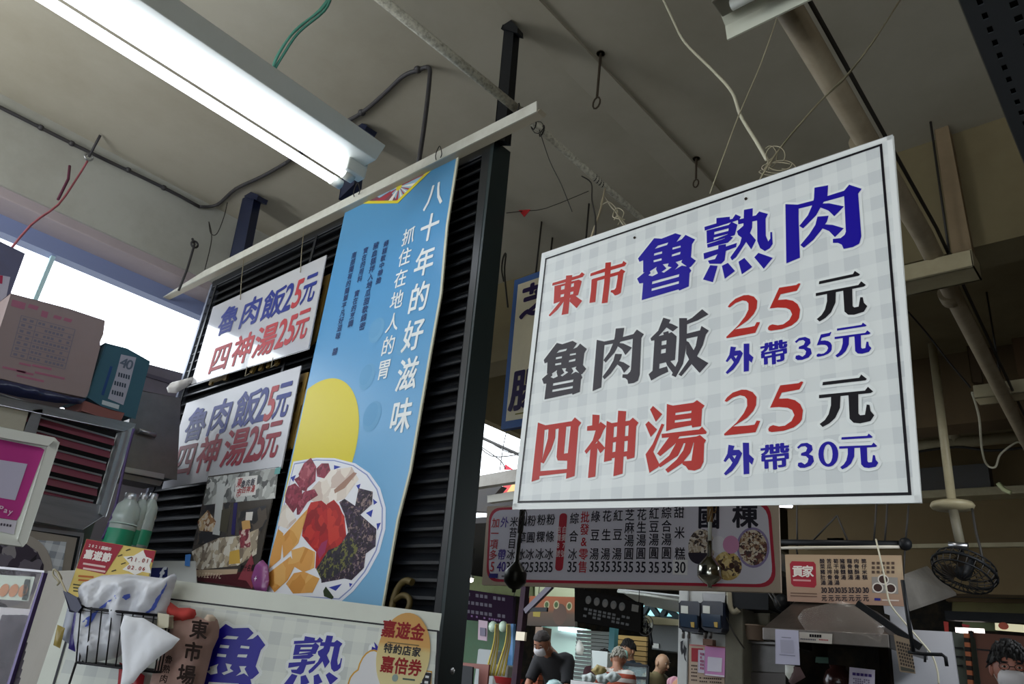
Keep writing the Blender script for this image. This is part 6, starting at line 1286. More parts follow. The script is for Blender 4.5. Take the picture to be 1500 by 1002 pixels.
t = thing('blue_post', 'thin blue post right of the yellow streamers', 'post', P(749, 990, y=9)); slab_px('shaft', [(746, 914), (752, 914), (749, 1010), (742, 1010)], mat('blue_post', '#3f6f9c', .5), y=9, th=.05, parent=t)
t = thing('red_basin', 'red plastic basin rim at the bottom edge by the maroon column', 'basin', P(743, 1000, y=8.1)); MB().lathe(P(744, 1003, y=8.1), [(.001, 0), (.16, 0), (.2, .08), (.21, .085), (.19, .08), (.15, .01)], 20).build('bowl', mat('red_plastic2', '#9c1c22', .4), t)
t = thing('stacked_boxes', 'grey-white plastic tub pile under the streamers', 'tub', P(715, 1000, y=8.8)); 
for (a, b, c_) in (((700, 950), (722, 1000), '#8c9090'), ((724, 972), (742, 1002), '#5f5a52')): p, q = P(*a, y=8.8), P(*b, y=8.8); MB().box((p.x, 8.8, q.z - .3), (q.x, 9.1, p.z)).build('tub', mat('tub_' + c_[1:], c_, .6), t, .02)
t = thing('chalk_board', 'small black board standing at the foot of the green panel', 'board', P(676, 1000, y=8)); slab_px('board', [(670, 974), (692, 977), (690, 1020), (667, 1020)], m_black, y=8, th=.03, parent=t); slab_px('back_frame', [(672, 970), (716, 974), (712, 1015), (700, 1015), (702, 980), (672, 976)], mat('brown_frame', '#6a3c33', .6), y=8.2, th=.03, parent=t)
# white roof slope and truss at the far side
t = thing('white_awning', 'sloping white awning sheet under the long menu board, left of the pillar', 'awning', P(950, 880, y=8.9)); 
A_ = [P(905, 862, y=8.95), P(1000, 872, y=8.95), P(1000, 896, y=9.6), P(940, 884, y=9.6)]
MB().hexa([p + Vector((0, 0, -.02)) for p in A_], A_).build('sheet', mat('awning_white', '#c9cccb', .5), t); MB().tube([P(905, 866, y=8.96), P(950, 872, y=9.0), P(1000, 880, y=9.1)], .02, 6).build('rib', m_white, t)
t = thing('roof_truss', 'dark teal roof truss with light showing through its triangles, left of the pillar', 'truss', P(965, 905, y=9.8))
for a, b in (((938, 882), (1000, 893)), ((938, 906), (1000, 908)), ((940, 905), (952, 884)), ((952, 884), (968, 907)), ((968, 907), (978, 890)), ((978, 890), (996, 908))): MB().bar(P(*a, y=9.8), P(*b, y=9.8), .07, .07).build('truss_bar', m_tealst, t)
t = thing('skylight', 'pale cyan translucent skylight sheet behind the truss', 'skylight', P(965, 900, y=10.2)); slab_px('sheet', [(936, 882), (1000, 892), (1000, 908), (936, 905)], mat('skylight_cyan', '#8fd0d8', .5, emit=.9), y=10.2, th=.02, parent=t, bevel=0)
t = thing('skylight', 'yellowish translucent skylight strip above the orange board', 'skylight', P(810, 866, y=10.4)); slab_px('sheet', [(776, 858), (842, 862), (842, 878), (776, 874)], mat('skylight_warm', '#b9c4a4', .5, emit=.55), y=10.4, th=.02, parent=t, bevel=0)
for a, b in (((806, 858), (824, 874)), ((820, 860), (842, 866)), ((833, 858), (826, 880))): pass
t = thing('storage_cabinet', 'grey wall cabinet with cream top box between the wall fan and the pillar', 'cabinet', P(975, 950, y=9.6)); slab_px('body', [(955, 914), (995, 917), (995, 955), (955, 951)], mat('cab_grey', '#6b7070', .6), y=9.6, th=.4, parent=t); slab_px('top_box', [(945, 902), (995, 908), (995, 916), (950, 914)], mat('cab_cream', '#b3ac8a', .6), y=9.5, th=.3, parent=t); slab_px('paper', [(956, 942), (965, 943), (965, 950), (956, 949)], m_white, y=9.58, th=.005, parent=t, bevel=0)
t = thing('wall_fan', 'round wall fan with pale blades right of the black menu board', 'fan', P(948, 925, y=8.9)); c = P(947, 916, y=8.9)
for rr in (.12, .08, .04): MB().tube([c + Vector((rr * math.cos(k * .5236), -.03 + (.12 - rr) * -.3, rr * 1.1 * math.sin(k * .5236))) for k in range(13)], .006, 5).build('guard_ring', m_dkwire, t)
for k in range(3): a_ = k * 2.094; MB().hexa([c + Vector((.1 * math.cos(a_ + q) * r_, 0, .1 * math.sin(a_ + q) * r_)) for r_, q in ((.2, 0), (1, -.35), (1, .45), (.2, .6))], [c + Vector((.1 * math.cos(a_ + q) * r_, .008, .1 * math.sin(a_ + q) * r_)) for r_, q in ((.2, 0), (1, -.35), (1, .45), (.2, .6))]).build('blade', mat('blade_pale', '#8a8c80', .5), t)
MB().lathe(c, [(.001, -.04), (.03, -.03), (.035, .08), (.001, .1)], 12, (0, 1, 0)).build('motor', m_black, t); MB().tube([c + Vector((0, .06, 0)), c + Vector((.04, .06, -.16)), P(955, 945, y=8.96)], .02, 6).build('arm', m_black, t)
# display cases and goods in front of the workers
t = thing('glass_case', 'black-framed glass display case in front of the striped-shirt man', 'display case', P(920, 1000, y=7.4))
for a, b in (((891, 971), (950, 976)), ((891, 971), (888, 1010)), ((950, 976), (948, 1010)), ((891, 990), (949, 994))): MB().bar(P(*a, y=7.95), P(*b, y=7.95), .025, .03).build('frame_bar', m_black, t)
slab_px('pane', [(893, 973), (949, 978), (947, 1010), (890, 1010)], mat('case_glass', '#7f9a98', .1, alpha=.35), y=7.97, th=.006, parent=t, bevel=0)
t = thing('clear_tub', 'frosted clear tub on the counter behind the striped-shirt man', 'tub', P(878, 980, y=8)); slab_px('tub', [(868, 954), (889, 956), (888, 981), (867, 979)], mat('frosted', '#a8b0ac', .4), y=7.75, th=.12, parent=t, bevel=.01)
t = thing('food_counter', 'worktop piled with pale food bags in front of the workers', 'counter', P(870, 1010, y=7.4)); a, b = P(845, 1000, y=6.4), P(905, 1000, y=6.4); MB().box((a.x, 6.3, 0), (b.x, 6.66, P(870, 1000, y=6.4).z)).build('body', m_dksteel, t)
for k, (x, y, lab) in enumerate(((862, 994, 'white plastic food bag at the left of the worktop'), (884, 994, 'white food bag in the middle of the worktop'), (898, 992, 'white food bag at the right end of the worktop'), (878, 982, 'heap of yellow-tan noodles in a bag on the worktop'))):
    Fq = Frame(P(x, y, y=6.5), UK); o_ = [(x + (11 + 2 * math.sin(q * 2.3 + k)) * math.cos(q * .628), y + (8 + 1.5 * math.cos(q * 3.1 + k)) * math.sin(q * .628)) for q in range(10)]
    tag(MB().puff(Fq, uvs(Fq, o_[::-1]), .04, .012, wr=1.0, freq=30).build('food_bag', mat('food_bag_%d' % (k // 3), ('#aab3b0', '#94834f')[k // 3], .6)), lab, 'food bag', 'bags of food on the worktop')
t = thing('white_bag', 'white plastic bag hanging right of the black-shirted man', 'plastic bag', P(849, 958, y=8.6)); Fq = Frame(P(849, 950, y=8.6)); MB().puff(Fq, uvs(Fq, [(848, 937), (852, 940), (856, 950), (853, 960), (845, 958), (843, 948)]), .04, .02).build('bag', m_white, t)
t = thing('steel_bowl', 'upturned pale glass bowl at the bottom edge left of the black-shirted man\'s hands', 'bowl', P(812, 1000, y=7.1)); MB().lathe(P(812, 1008, y=6.5), [(.09, 0), (.086, .03), (.06, .065), (.02, .08), (.001, .082)], 20).build('bowl', mat('bowl_glass', '#8fa8a6', .2), t)

# --- the pillar with electricity meters
YPi = 5.8
pl = thing('pillar', 'square white pillar with electricity meters, meeting a bare concrete column on its right', 'pillar', P(1030, 1000, y=YPi))
a, b, c_ = P(994, 900, y=YPi), P(1066, 900, y=YPi), P(1092, 900, y=YPi)
MB().box((a.x, YPi, 0), (b.x, YPi + .45, 3.87)).build('white_face', mat('white_pillar', '#c9cbc8', .7, var=.35, scale=4, dark='#8c8a86'), pl, .005)
MB().box((b.x, YPi - .05, 0), (c_.x, YPi + .45, 3.87)).build('concrete_face', m_conc, pl, .01)
MB().box((P(1008, 900, y=YPi).x, YPi - .012, .3), (P(1009.5, 900, y=YPi).x, YPi, 3.5)).build('seam', mat('seam_grey', '#8f9190', .7), pl)
MB().tube([P(1068, 868, y=5.7), P(1070, 890, y=5.7), P(1076, 897, y=5.7), P(1082, 893, y=5.7)], .022, 8, smooth=3).build('conduit', mat('dirty_conduit', '#8a8470', .7), pl); MB().tube([P(1064, 905, y=5.7), P(1075, 928, y=5.7), P(1090, 950, y=5.7)], .006, 5).build('cable', m_dkwire, pl)
FP_ = Frame((a.x, YPi - .01, 1.2)); PR = Print(FP_, pl)
for pts in ([(997, 940), (1001, 938), (1000, 948), (1002, 955), (999, 960), (997, 952)], [(1002, 944), (1006, 950), (1004, 962), (1006, 970), (1003, 966), (1001, 955)]): PR.px(pts, ink('#3a3a3e', .8), .002, 'scribble')
PR.flush()
for k, (x0, x1, lab) in enumerate(((995, 1024, 'left navy electricity meter box on the white pillar'), (1027, 1058, 'right navy electricity meter box on the white pillar'))):
    F = Frame(P(x0, 926, y=YPi - .16)); t = thing('electric_meter', lab, 'electricity meter', F=F, group='meters on the pillar')
    m_me = mat('meter_navy', '#1a2030', .3, var=.2)
    MB().slab(F, uvs(F, [(x0, 884), (x0 + 3, 881), (x1 - 2, 882), (x1, 885), (x1, 921), (x1 - 3, 926), (x0 + 5, 924), (x0, 919)]), -.15, 0).build('case', m_me, t, .01)
    MB().slab(F, uvs(F, [(x0 + 2, 900), (x1 - 2, 902), (x1 - 2, 920), (x0 + 4, 918)]), 0, .02).build('window', mat('meter_glass', '#2c3a4c', .1), t, .004)
    MB().slab(F, uvs(F, [(x0 + 3, 887), (x0 + 13, 888), (x0 + 13, 899), (x0 + 3, 898)]), 0, .006).build('rating_plate', m_white, t)
    PR = Print(F, t); rows(PR, (x0 + 4, 889), (x0 + 12, 889.6), (x0 + 4, 897), 3, 3, ink('#3a3a40'), .9); PR.flush()
    MB().slab(F, uvs(F, [(x1 - 10, 912), (x1 - 5, 912), (x1 - 5, 920), (x1 - 9, 919)]), .02, .028).build('yellow_tag', mat('tag_yellow', '#b0923c', .5), t)
    for j in (6, 14): MB().tube([P(x0 + j, 925, y=YPi - .1), P(x0 + j, 934, y=YPi - .06)], .014, 6).build('gland', m_dksteel, t)
YP2 = YPi - .02
t, F = tb('paper_menu', 'beige paper menu with a red square, half covered by a pink sheet on the pillar', 'notice', [(1010, 944), (1062, 948), (1060, 1010), (1008, 1010)], ink('#b9a490', .6), YP2, .008)
PR = Print(F, t); PR.px([(1013, 949), (1030, 950), (1029, 970), (1013, 969)], ink('#a02834'), .002, 'red_square'); PR.px([(1010, 944), (1062, 948), (1062, 949.5), (1010, 945.5)], ink('#c46a70'), .002, 'red_line')
for y in (974, 979, 984, 989, 995): rows(PR, (1013, y), (1022, y + .6), (1013, y + 3), 1, 4, ink('#4a3a34'), .95)
for y in (992, 997): rows(PR, (1025, y), (1058, y + 2), (1025, y + 3), 1, 11, ink('#4a3a34'), .9)
PR.flush()
t, F = tb('notice', 'pink and white sheet with a blank square pinned on the pillar', 'notice', [(1033, 947), (1062, 950), (1061, 992), (1032, 989)], ink('#c387b8', .6), YP2 - .03, .004)
PR = Print(F, t); PR.px([(1037, 962), (1058, 964), (1057, 985), (1036, 983)], ink('#cfcbd8', .6), .002, 'blank_square'); PR.px([(1033, 987), (1061, 989.5), (1061, 992), (1033, 989)], ink('#dcd8e0'), .002, 'white_strip'); PR.flush()
t, F = tb('notice', 'narrow white sheet with red marks tucked behind the pink sheet', 'notice', [(1023, 952), (1034, 953), (1033, 986), (1022, 985)], ink('#c3bccb', .6), YP2 - .015, .004)
PR = Print(F, t); rows(PR, (1026, 956), (1032, 957), (1026, 982), 5, 2, ink('#a04a70'), .8); PR.flush()
t = thing('junction_box', 'small brown junction box just under the meters', 'box', P(1036, 944, y=YP2)); slab_px('box', [(1030, 936), (1043, 937), (1043, 945), (1030, 944)], mat('box_brown', '#6d4a38', .6), y=YP2 - .06, th=.06, parent=t)
slab_px('box', [(1029, 869), (1062, 871), (1061, 882), (1030, 880)], m_dksteel, y=5.72, th=.1, parent=thing('lamp_bracket', 'small steel bracket above the right meter', 'bracket', P(1045, 880, y=5.72)))

# --- hood stall right of the pillar
hs = thing('extractor_hood', 'big stainless extractor hood wrapped in cloudy plastic, below the tan menu board', 'extractor hood', P(1220, 950, y=5.5))
yf, yb = 5.3, 6.1
lf, rf = P(1118, 919, y=yf), P(1302, 930, y=yf); zl = (lf.z + rf.z) / 2; zb3 = P(1210, 943, y=yf).z; tf_l, tf_r = P(1165, 880, y=yf + .35), P(1252, 884, y=yf + .35); zt3 = tf_l.z
m_hood = mat('hood_steel', '#5f5651', .35, .8, var=.7, scale=5, dark='#2e2723', bump=.3)
MB().hexa([(lf.x, yf, zl), (rf.x, yf, zl), (rf.x, yb, zl), (lf.x, yb, zl)], [(tf_l.x, yf + .35, zt3), (tf_r.x, yf + .35, zt3), (tf_r.x, yb, zt3), (tf_l.x, yb, zt3)]).build('canopy', m_hood, hs, .004)
MB().box((lf.x, yf - .01, zb3), (rf.x, yf + .02, zl)).build('front_lip', mat('lip_steel', '#8f8b88', .35, .7, var=.3), hs, .003); MB().box((lf.x, yf, zb3), (lf.x + .02, yb, zl)).build('side_lip', m_dksteel, hs); MB().box((rf.x - .02, yf, zb3), (rf.x, yb, zl)).build('side_lip', m_dksteel, hs)
FHs = Frame((lf.x, yf - .02, zb3)); MB().puff(FHs, uvs(FHs, [(1176, 893), (1230, 880), (1262, 888), (1296, 918), (1290, 942), (1262, 930), (1225, 925), (1180, 924), (1168, 905)]), .03, .03, wr=1.2, freq=9).build('plastic_cover', mat('cloudy_plastic', '#b9b0a8', .12, alpha=.16, spec=.9), hs)
MB().box((lf.x + .25, yb - .3, 0), (lf.x + .5, yb, zl)).build('flue_post', m_dark, hs)
t, F = tb('price_label', 'white label strip with black and red print on the hood\'s front lip', 'label', [(1171, 926), (1219, 929), (1218, 943), (1171, 940)], ink('#cfc9c0', .6), yf - .02, .004)
PR = Print(F, t); rows(PR, (1186, 929), (1204, 930), (1186, 934), 1, 5, BLK, 1, .85); rows(PR, (1173, 935), (1196, 936.5), (1173, 938), 1, 9, ink('#4a4a58'), .8); rows(PR, (1200, 936), (1214, 937), (1200, 939), 1, 6, ink('#a03a40'), .9); PR.flush()
t, F = tb('notice', 'white paper with a blank panel hanging on the left of the hood lip', 'notice', [(1136, 922), (1169, 924), (1171, 974), (1136, 972)], ink('#c6c6dc', .6), yf - .05, .004)
PR = Print(F, t); PR.px([(1143, 937), (1162, 938), (1163, 957), (1144, 956)], ink('#b3b3c8'), .002, 'blank_square'); PR.px([(1145, 933), (1159, 934), (1159, 935), (1145, 934)], ink('#7a7a90'), .002, 'small_print'); PR.px([(1142, 958.5), (1165, 960.5), (1165, 961.5), (1142, 959.5)], ink('#7a7a90'), .002, 'small_print'); PR.flush()
t = thing('steel_cladding', 'dull stainless wall panels left of the hood\'s dark opening', 'panel', P(1120, 1000, y=5.9))
slab_px('upper_panel', [(1092, 940), (1150, 944), (1150, 985), (1090, 982)], m_dksteel, y=5.9, th=.1, parent=t); slab_px('lower_panel', [(1090, 984), (1150, 987), (1150, 1020), (1090, 1020)], mat('panel2', '#6f6c6a', .4, .7), y=5.88, th=.1, parent=t)
t = thing('stockpot', 'pale beige plastic pail left of the hood', 'pail', P(1106, 937, y=5.85)); pp = P(1106, 938, y=5.85); MB().lathe(pp, [(.001, 0), (.062, 0), (.08, .1), (.084, .1), (.084, .11), (.001, .112)], 18).build('pail', mat('beige_pail', '#a08a78', .6), t)
slab_px('shelf', [(1090, 938), (1135, 941), (1135, 944), (1090, 941)], m_dksteel, y=5.85, th=.3, parent=thing('wall_shelf', 'thin steel shelf carrying the beige pail', 'shelf', P(1110, 941, y=5.85)))
MB_ = thing('black_monitor', 'black box housing above the pail, right of the concrete column', 'housing', P(1095, 890, y=5.75)); slab_px('case', [(1066, 866), (1124, 869), (1124, 892), (1082, 890), (1066, 884)], m_black, y=5.7, th=.25, parent=MB_, bevel=.01)
t = thing('ceiling_speaker', 'dark round lamp shade left of the tan menu board\'s lower corner', 'lamp shade', P(1146, 885, y=5.6)); MB().lathe(P(1146, 884, y=5.75), [(.001, -.03), (.04, -.03), (.06, .0), (.06, .04), (.03, .07), (.001, .075)], 16, (.3, -1, .1)).build('shade', m_black, t)
for k in range(2): MB().tube([P(1126 + k * 5, 868, y=5.6), P(1138 + k * 5, 888, y=5.6)], .007, 5).build('cable', m_dkwire, t)
struct(MB().box((P(1150, 900, y=6.2).x, 6.15, 0), (P(1300, 900, y=6.2).x, 6.25, 1.9)), 'wall_stall', m_dark)
t, F = tb('poster', 'white poster with violet print at the bottom edge under the hood', 'poster', [(1245, 978), (1281, 982), (1280, 1015), (1243, 1012)], ink('#b9b3c4', .6), 5.6, .006)
PR = Print(F, t); rows(PR, (1249, 985), (1278, 988), (1249, 990), 1, 5, ink('#3a2a6a'), 1, .85); rows(PR, (1250, 993), (1275, 996), (1250, 1002), 3, 8, ink('#6a6078'), .8); PR.flush()
t = thing('shelf_goods', 'cream and yellow packets on the shelf behind the brown vase', 'packet', P(1225, 985, y=6)); slab_px('packet', [(1222, 968), (1245, 972), (1244, 1000), (1220, 998)], mat('packet_cream', '#a89a62', .6), y=6, th=.1, parent=t); slab_px('yellow_corner', [(1233, 965), (1240, 966), (1239, 974), (1232, 973)], mat('packet_yellow', '#b89a20', .5), y=5.98, th=.05, parent=t); slab_px('green_packet', [(1195, 962), (1230, 964), (1230, 972), (1195, 970)], mat('packet_green', '#3a5a4c', .6), y=6.02, th=.05, parent=t)
t = thing('brown_jar', 'glossy dark brown jar at the bottom edge under the hood', 'jar', P(1228, 1002, y=5.7)); MB().lathe(P(1229, 1012, y=5.7), [(.001, 0), (.09, 0), (.1, .06), (.08, .12), (.05, .14), (.055, .16), (.001, .16)], 20).build('jar', mat('jar_brown', '#2c1613', .2), t)
t = thing('paper_scrap', 'crumpled white and brown paper hanging below the notice', 'paper', P(1158, 995, y=5.4)); Fq = Frame(P(1158, 990, y=5.3)); MB().puff(Fq, uvs(Fq, [(1150, 974), (1164, 975), (1163, 990), (1156, 996), (1150, 988)]), .01, .02, wr=.6).build('white_scrap', m_white, t); MB().puff(Fq, uvs(Fq, [(1163, 976), (1172, 977), (1180, 992), (1170, 998), (1160, 1004), (1155, 998)]), .01, .02, wr=.6).build('brown_scrap', mat('brown_scrap', '#5a4444', .7), t)
t = thing('diagonal_strut', 'black diagonal steel strut running down right of the hood', 'strut', P(1300, 915, y=5.25)); MB().bar(P(1256, 884, y=5.2), P(1348, 948, y=5.2), .035, .04).build('strut', m_black, t)
# white boards
t = thing('white_board', 'large blank white panel behind the black hook stand at the lower right', 'panel', P(1350, 1000, y=6.2)); slab_px('upper_sheet', [(1294, 882), (1326, 885), (1337, 930), (1300, 925)], mat('white_sheet', '#c6c8d0', .6), y=6.25, th=.03, parent=t); slab_px('lower_sheet', [(1300, 925), (1336, 923), (1393, 926), (1405, 1010), (1300, 1010)], mat('white_sheet', '#c6c8d0', .6), y=6.22, th=.03, parent=t)
cl_ = thing('calendar', 'tan wall calendar card covered in a grid of small dark marks', 'calendar', P(1325, 986, y=5.15)); F = Frame(P(1325, 986, y=5.15)); MB().slab(F, uvs(F, [(1309, 929), (1333, 937), (1341, 987), (1318, 984)]), -.004, 0).build('card', ink('#94836e', .6), cl_)
PR = Print(F, cl_)
for r_ in range(7):
    for c_ in range(6): x, y = 1313 + c_ * 3.7 + r_ * 1.0, 939 + c_ * 1.0 + r_ * 5.2; PR.px([(x, y), (x + 2.6, y + .6), (x + 2.7, y + 4), (x + .2, y + 3.5)], ink('#3c3430'), .001, 'date_mark')
PR.px([(1319, 976), (1339, 981), (1340, 985), (1320, 982)], ink('#4c4c44'), .0012, 'footer'); PR.flush()
hk = thing('hook_stand', 'black iron upright with a horizontal hook arm before the white panel', 'stand', P(1338, 958, y=5.1)); MB().tube([P(1322, 850, y=5.12), P(1330, 905, y=5.1), P(1338, 955, y=5.1)], .012, 8).build('upright', m_black, hk); MB().tube([P(1330, 955, y=5.1), P(1352, 958, y=5.1), P(1380, 959, y=5.1), P(1385, 963, y=5.1), P(1387, 976, y=5.1)], .010, 8).build('hook_arm', m_black, hk); MB().tube([P(1355, 958, y=5.1), P(1355, 970, y=5.1)], .008, 6).build('peg', m_black, hk)
# awning wedge and far right
t = thing('white_awning', 'white wedge-shaped metal awning under the caged fan', 'awning', P(1340, 880, y=6.8)); A_ = [P(1322, 842, y=6.6), P(1358, 829, y=7.6), P(1400, 868, y=7.6), P(1331, 891, y=6.6)]
MB().hexa([p + Vector((0, .02, -.02)) for p in A_], A_).build('sheet', mat('awning_white2', '#dcd8d0', .5, var=.4, scale=3, dark='#5c5650'), t)
struct(MB().box((P(1395, 960, y=9.7).x, 9.7, P(1400, 878, y=9.7).z - .02), (P(1560, 900, y=9.7).x, 9.8, P(1400, 872, y=9.7).z + .1)), 'trim_8', m_brown)
t, F = tb('green_partition', 'olive lit strip of wall between two black beams, far right', 'panel', [(1395, 872), (1510, 872), (1510, 900), (1395, 898)], m_olive, 9.75, .05)
for y0_, y1_, lab in ((866, 873, 'upper black steel beam across the far right shops'), (898, 908, 'lower black steel beam across the far right shops')):
    t = thing('black_beam', lab, 'beam', P(1450, y1_, y=9.3)); a, b = P(1385, y1_, y=9.3), P(1540, y0_, y=9.3); MB().box((a.x, 9.3, a.z), (b.x, 9.4, a.z + (y1_ - y0_) / 110)).build('beam', m_black, t)
t, F = tb('shop_sign', 'glowing cream shop sign with a red blob at the right picture edge', 'sign', [(1458, 913), (1530, 918), (1530, 928), (1458, 922)], mat('sign_glow', '#d8d2b0', .5, emit=.6), 9.2, .04); PR = Print(F, t); PR.poly(ellipse(F.uv(1470, 917), .045, .035, 14), ink('#c4604a'), .003, 'red_blob'); PR.flush()
t, F = tb('green_partition', 'yellow-green lit panel above the white light strip, far right', 'panel', [(1410, 908), (1460, 910), (1460, 924), (1410, 922)], mat('dim_green', '#4c5a3a', .7), 9.72, .03); PR = Print(F, t); PR.px([(1409, 914), (1421, 916), (1419, 919), (1410, 918)], ink('#a03038'), .003, 'red_mark'); PR.flush()
t, F = tb('striped_tag', 'small red and white striped tag before the dark wall', 'tag', [(1383, 911), (1388, 912), (1388, 926), (1384, 926)], ink('#a33a34'), 6.4, .02)
t = thing('locker', 'grey-green metal locker beside the white panel', 'cabinet', P(1405, 1000, y=7)); slab_px('body', [(1394, 926), (1414, 929), (1424, 1015), (1404, 1015)], mat('locker_green', '#4a524a', .5, var=.3), y=7, th=.3, parent=t)
for k in range(3): q = P(1404, 950 + k * 13, y=6.99); MB().box((q.x - .03, 6.985, q.z), (q.x + .03, 7, q.z + .01)).build('vent_slot', m_black, t)
t = thing('checker_pole', 'orange and black checkered pole right of the locker', 'pole', P(1420, 1000, y=6.9)); q0, q1 = P(1416, 928, y=6.9), P(1423, 1010, y=6.9)
for k in range(12): a = q0.lerp(q1, k / 12); b = q0.lerp(q1, (k + 1) / 12); MB().bar(a, b, .035, .035).build('pole_segment', ink('#9a5a3c' if k % 2 == 0 else '#1c1614', .7), t)
t = thing('wooden_door', 'dark reddish brown wooden shop door at the right edge behind the masked face', 'door', P(1460, 1000, y=8.8)); slab_px('leaf', [(1423, 927), (1520, 934), (1520, 1015), (1432, 1015)], mat('door_wood', '#5c2f18', .6, var=.5, scale=2, dark='#2a130a'), y=8.8, th=.05, parent=t)
slab_px('frame', [(1418, 924), (1424, 924), (1433, 1015), (1427, 1015)], m_black, y=8.78, th=.06, parent=t); slab_px('panel_line', [(1430, 950), (1475, 954), (1475, 956), (1430, 952)], m_black, y=8.79, th=.01, n0=.005, parent=t)

# ================================================================ people
def skin_mesh(name, nodes, edges, m, parent, sub=1, root=0):
    me = bpy.data.meshes.new(name); bm = bmesh.new(); L = bm.verts.layers.skin.verify(); vs = []
    for x, y, z, rx, ry in nodes: v = bm.verts.new((x, y, z)); v[L].radius = (rx, ry); vs.append(v)
    for a, b in edges: bm.edges.new((vs[a], vs[b]))
    vs[root][L].use_root = True
    bm.to_mesh(me); bm.free(); me.materials.append(m)
    o = bpy.data.objects.new(name, me); COL.objects.link(o); o.parent = parent; WM[o] = WM[parent]
    k = o.modifiers.new('skin', 'SKIN'); k.use_smooth_shade = True; s_ = o.modifiers.new('smooth', 'SUBSURF'); s_.levels = sub; s_.render_levels = sub
    return o
def person(label, px, py, y, rz, shirt, hair='#16120f', style='short', skinc='#a9795c', mask=None, bow=0, arms='down', H=1.66, trousers='#23242c', turn=0, glasses=False):
    """py: the pixel row of the crown of the head; local -y is the way the figure faces"""
    q = P(px, py, y=y); H = max(1.45, min(1.82, q.z + bow * .06)) if H is None else H
    g = thing('person', label, 'person', (q.x, q.y, 0), rz=rz)
    s = (q.z + .02 * bow) / 1.70 if bow < .1 else q.z / (1.70 - .10 * bow); s = max(.86, min(1.12, s))
    f = lambda *p: tuple(c * s for c in p)
    sk = mat('skin_' + skinc[1:], skinc, .5, var=.1, scale=20, dark='#8a5a44'); bz = bow
    # spine leans forward with bow
    def sp(h, off=0): t = max(0, (h - .95)) ; return (0, -bz * t * .55 + off, h - bz * t * .16)
    pel, bel, che, nek = sp(.95), sp(1.12), sp(1.33), sp(1.475)
    hb = Vector(nek) + Vector((0, -.02 - bz * .06, .035 - bz * .01)); hc = Vector(nek) + Vector((math.sin(turn) * .02, -.03 - bz * .11, .115 - bz * .04)); ht = Vector(nek) + Vector((0, -.02 - bz * .13, .16 - bz * .06))
    N = [(*pel, .14, .10), (*bel, .125, .09), (*che, .12, .085), (*nek, .056, .056), (*hb, .062, .07), (*hc, .078, .092), (*ht, .066, .08)]
    E_ = [(0, 1), (1, 2), (2, 3), (3, 4), (4, 5), (5, 6)]
    def chain(a, pts):
        for p in pts: N.append(p); E_.append((a, len(N) - 1)); a = len(N) - 1
        return a
    sh = Vector(che) + Vector((0, .0, .08)); AR = []
    for sd in (-1, 1):
        S_ = sh + Vector((sd * .155, .01, -.015))
        if arms == 'work': el, wr = S_ + Vector((sd * .06, -.10, -.27)), S_ + Vector((-sd * .06, -.34, -.34))
        elif arms == 'fwd': el, wr = S_ + Vector((sd * .04, -.14, -.25)), S_ + Vector((-sd * .02, -.38, -.22))
        else: el, wr = S_ + Vector((sd * .05, .0, -.28)), S_ + Vector((sd * .07, -.06, -.52))
        a = chain(2, [(*S_, .045, .045), (*S_.lerp(el, .5), .042, .044), (*el, .04, .042), (*el.lerp(wr, .5), .037, .037), (*wr, .026, .03)]); AR.append((S_, el, wr))
        d = (wr - el).normalized(); up = Vector((0, 0, 1)); sd_ = d.cross(up).normalized() if abs(d.z) < .9 else Vector((0, 1, 0))
        palm = wr + d * .05; a2 = chain(a, [(*palm, .034, .018)])
        for k in range(4):
            o_ = sd_ * (.027 - .018 * k); L_ = (.065, .075, .07, .055)[k]; chain(a2, [(*(palm + o_ + d * .03), .0095, .009), (*(palm + o_ * 1.1 + d * (.03 + L_ * .55) + Vector((0, 0, -.012))), .0085, .008), (*(palm + o_ * 1.1 + d * (.03 + L_ * .85) + Vector((0, 0, -.03))), .007, .007)])
        chain(a2, [(*(palm + sd_ * -sd * .035 - d * .0), .011, .010), (*(palm + sd_ * -sd * .05 + d * .035), .009, .009)])
    for sd in (-1, 1): chain(0, [(sd * .09, 0, .86, .095, .095), (sd * .10, -.01, .50, .06, .062), (sd * .10, .0, .28, .052, .055), (sd * .10, .02, .09, .035, .04), (sd * .10, -.10, .035, .04, .03)])
    skin_mesh('body', [(x * s, y_ * s, z * s, a * s, b * s) for x, y_, z, a, b in N], E_, sk, g, 1)
    # shirt
    Wg = WM[g]; mb = MB(); rings = []; seg = 18
    prof_ = [(.88, .0, .0), (.885, .155, .115), (.95, .16, .12), (1.1, .148, .113), (1.25, .162, .118), (1.35, .172, .115), (1.405, .17, .098), (1.44, .13, .085), (1.47, .078, .07), (1.49, .066, .062), (1.491, .0, .0)]
    vs_ = []
    for h, rx, ry in prof_:
        c0 = sp(h); vs_ += [Wg @ (Vector((c0[0] + rx * math.cos(2 * math.pi * k / seg), c0[1] + ry * math.sin(2 * math.pi * k / seg), c0[2])) * s) for k in range(seg)]
    mb.add(vs_, [(a * seg + k, a * seg + (k + 1) % seg, (a + 1) * seg + (k + 1) % seg, (a + 1) * seg + k) for a in range(len(prof_) - 1) for k in range(seg)], True)
    for S_, el, wr in AR:
        c1 = Vector(sp(1.38)); c1.x = S_.x * .55
        mb.tube([Wg @ (q_ * s) for q_ in (c1, S_, S_.lerp(el, .45), S_.lerp(el, .86))], (lambda t_: (.075 - .014 * t_) * s), 12, smooth=4)
    so_ = mb.build('shirt', shirt, g); rm = so_.modifiers.new('remesh', 'REMESH'); rm.mode = 'VOXEL'; rm.voxel_size = .014; rm.use_smooth_shade = True
    sm_ = so_.modifiers.new('smooth', 'SMOOTH'); sm_.iterations = 4; sm_.factor = .5
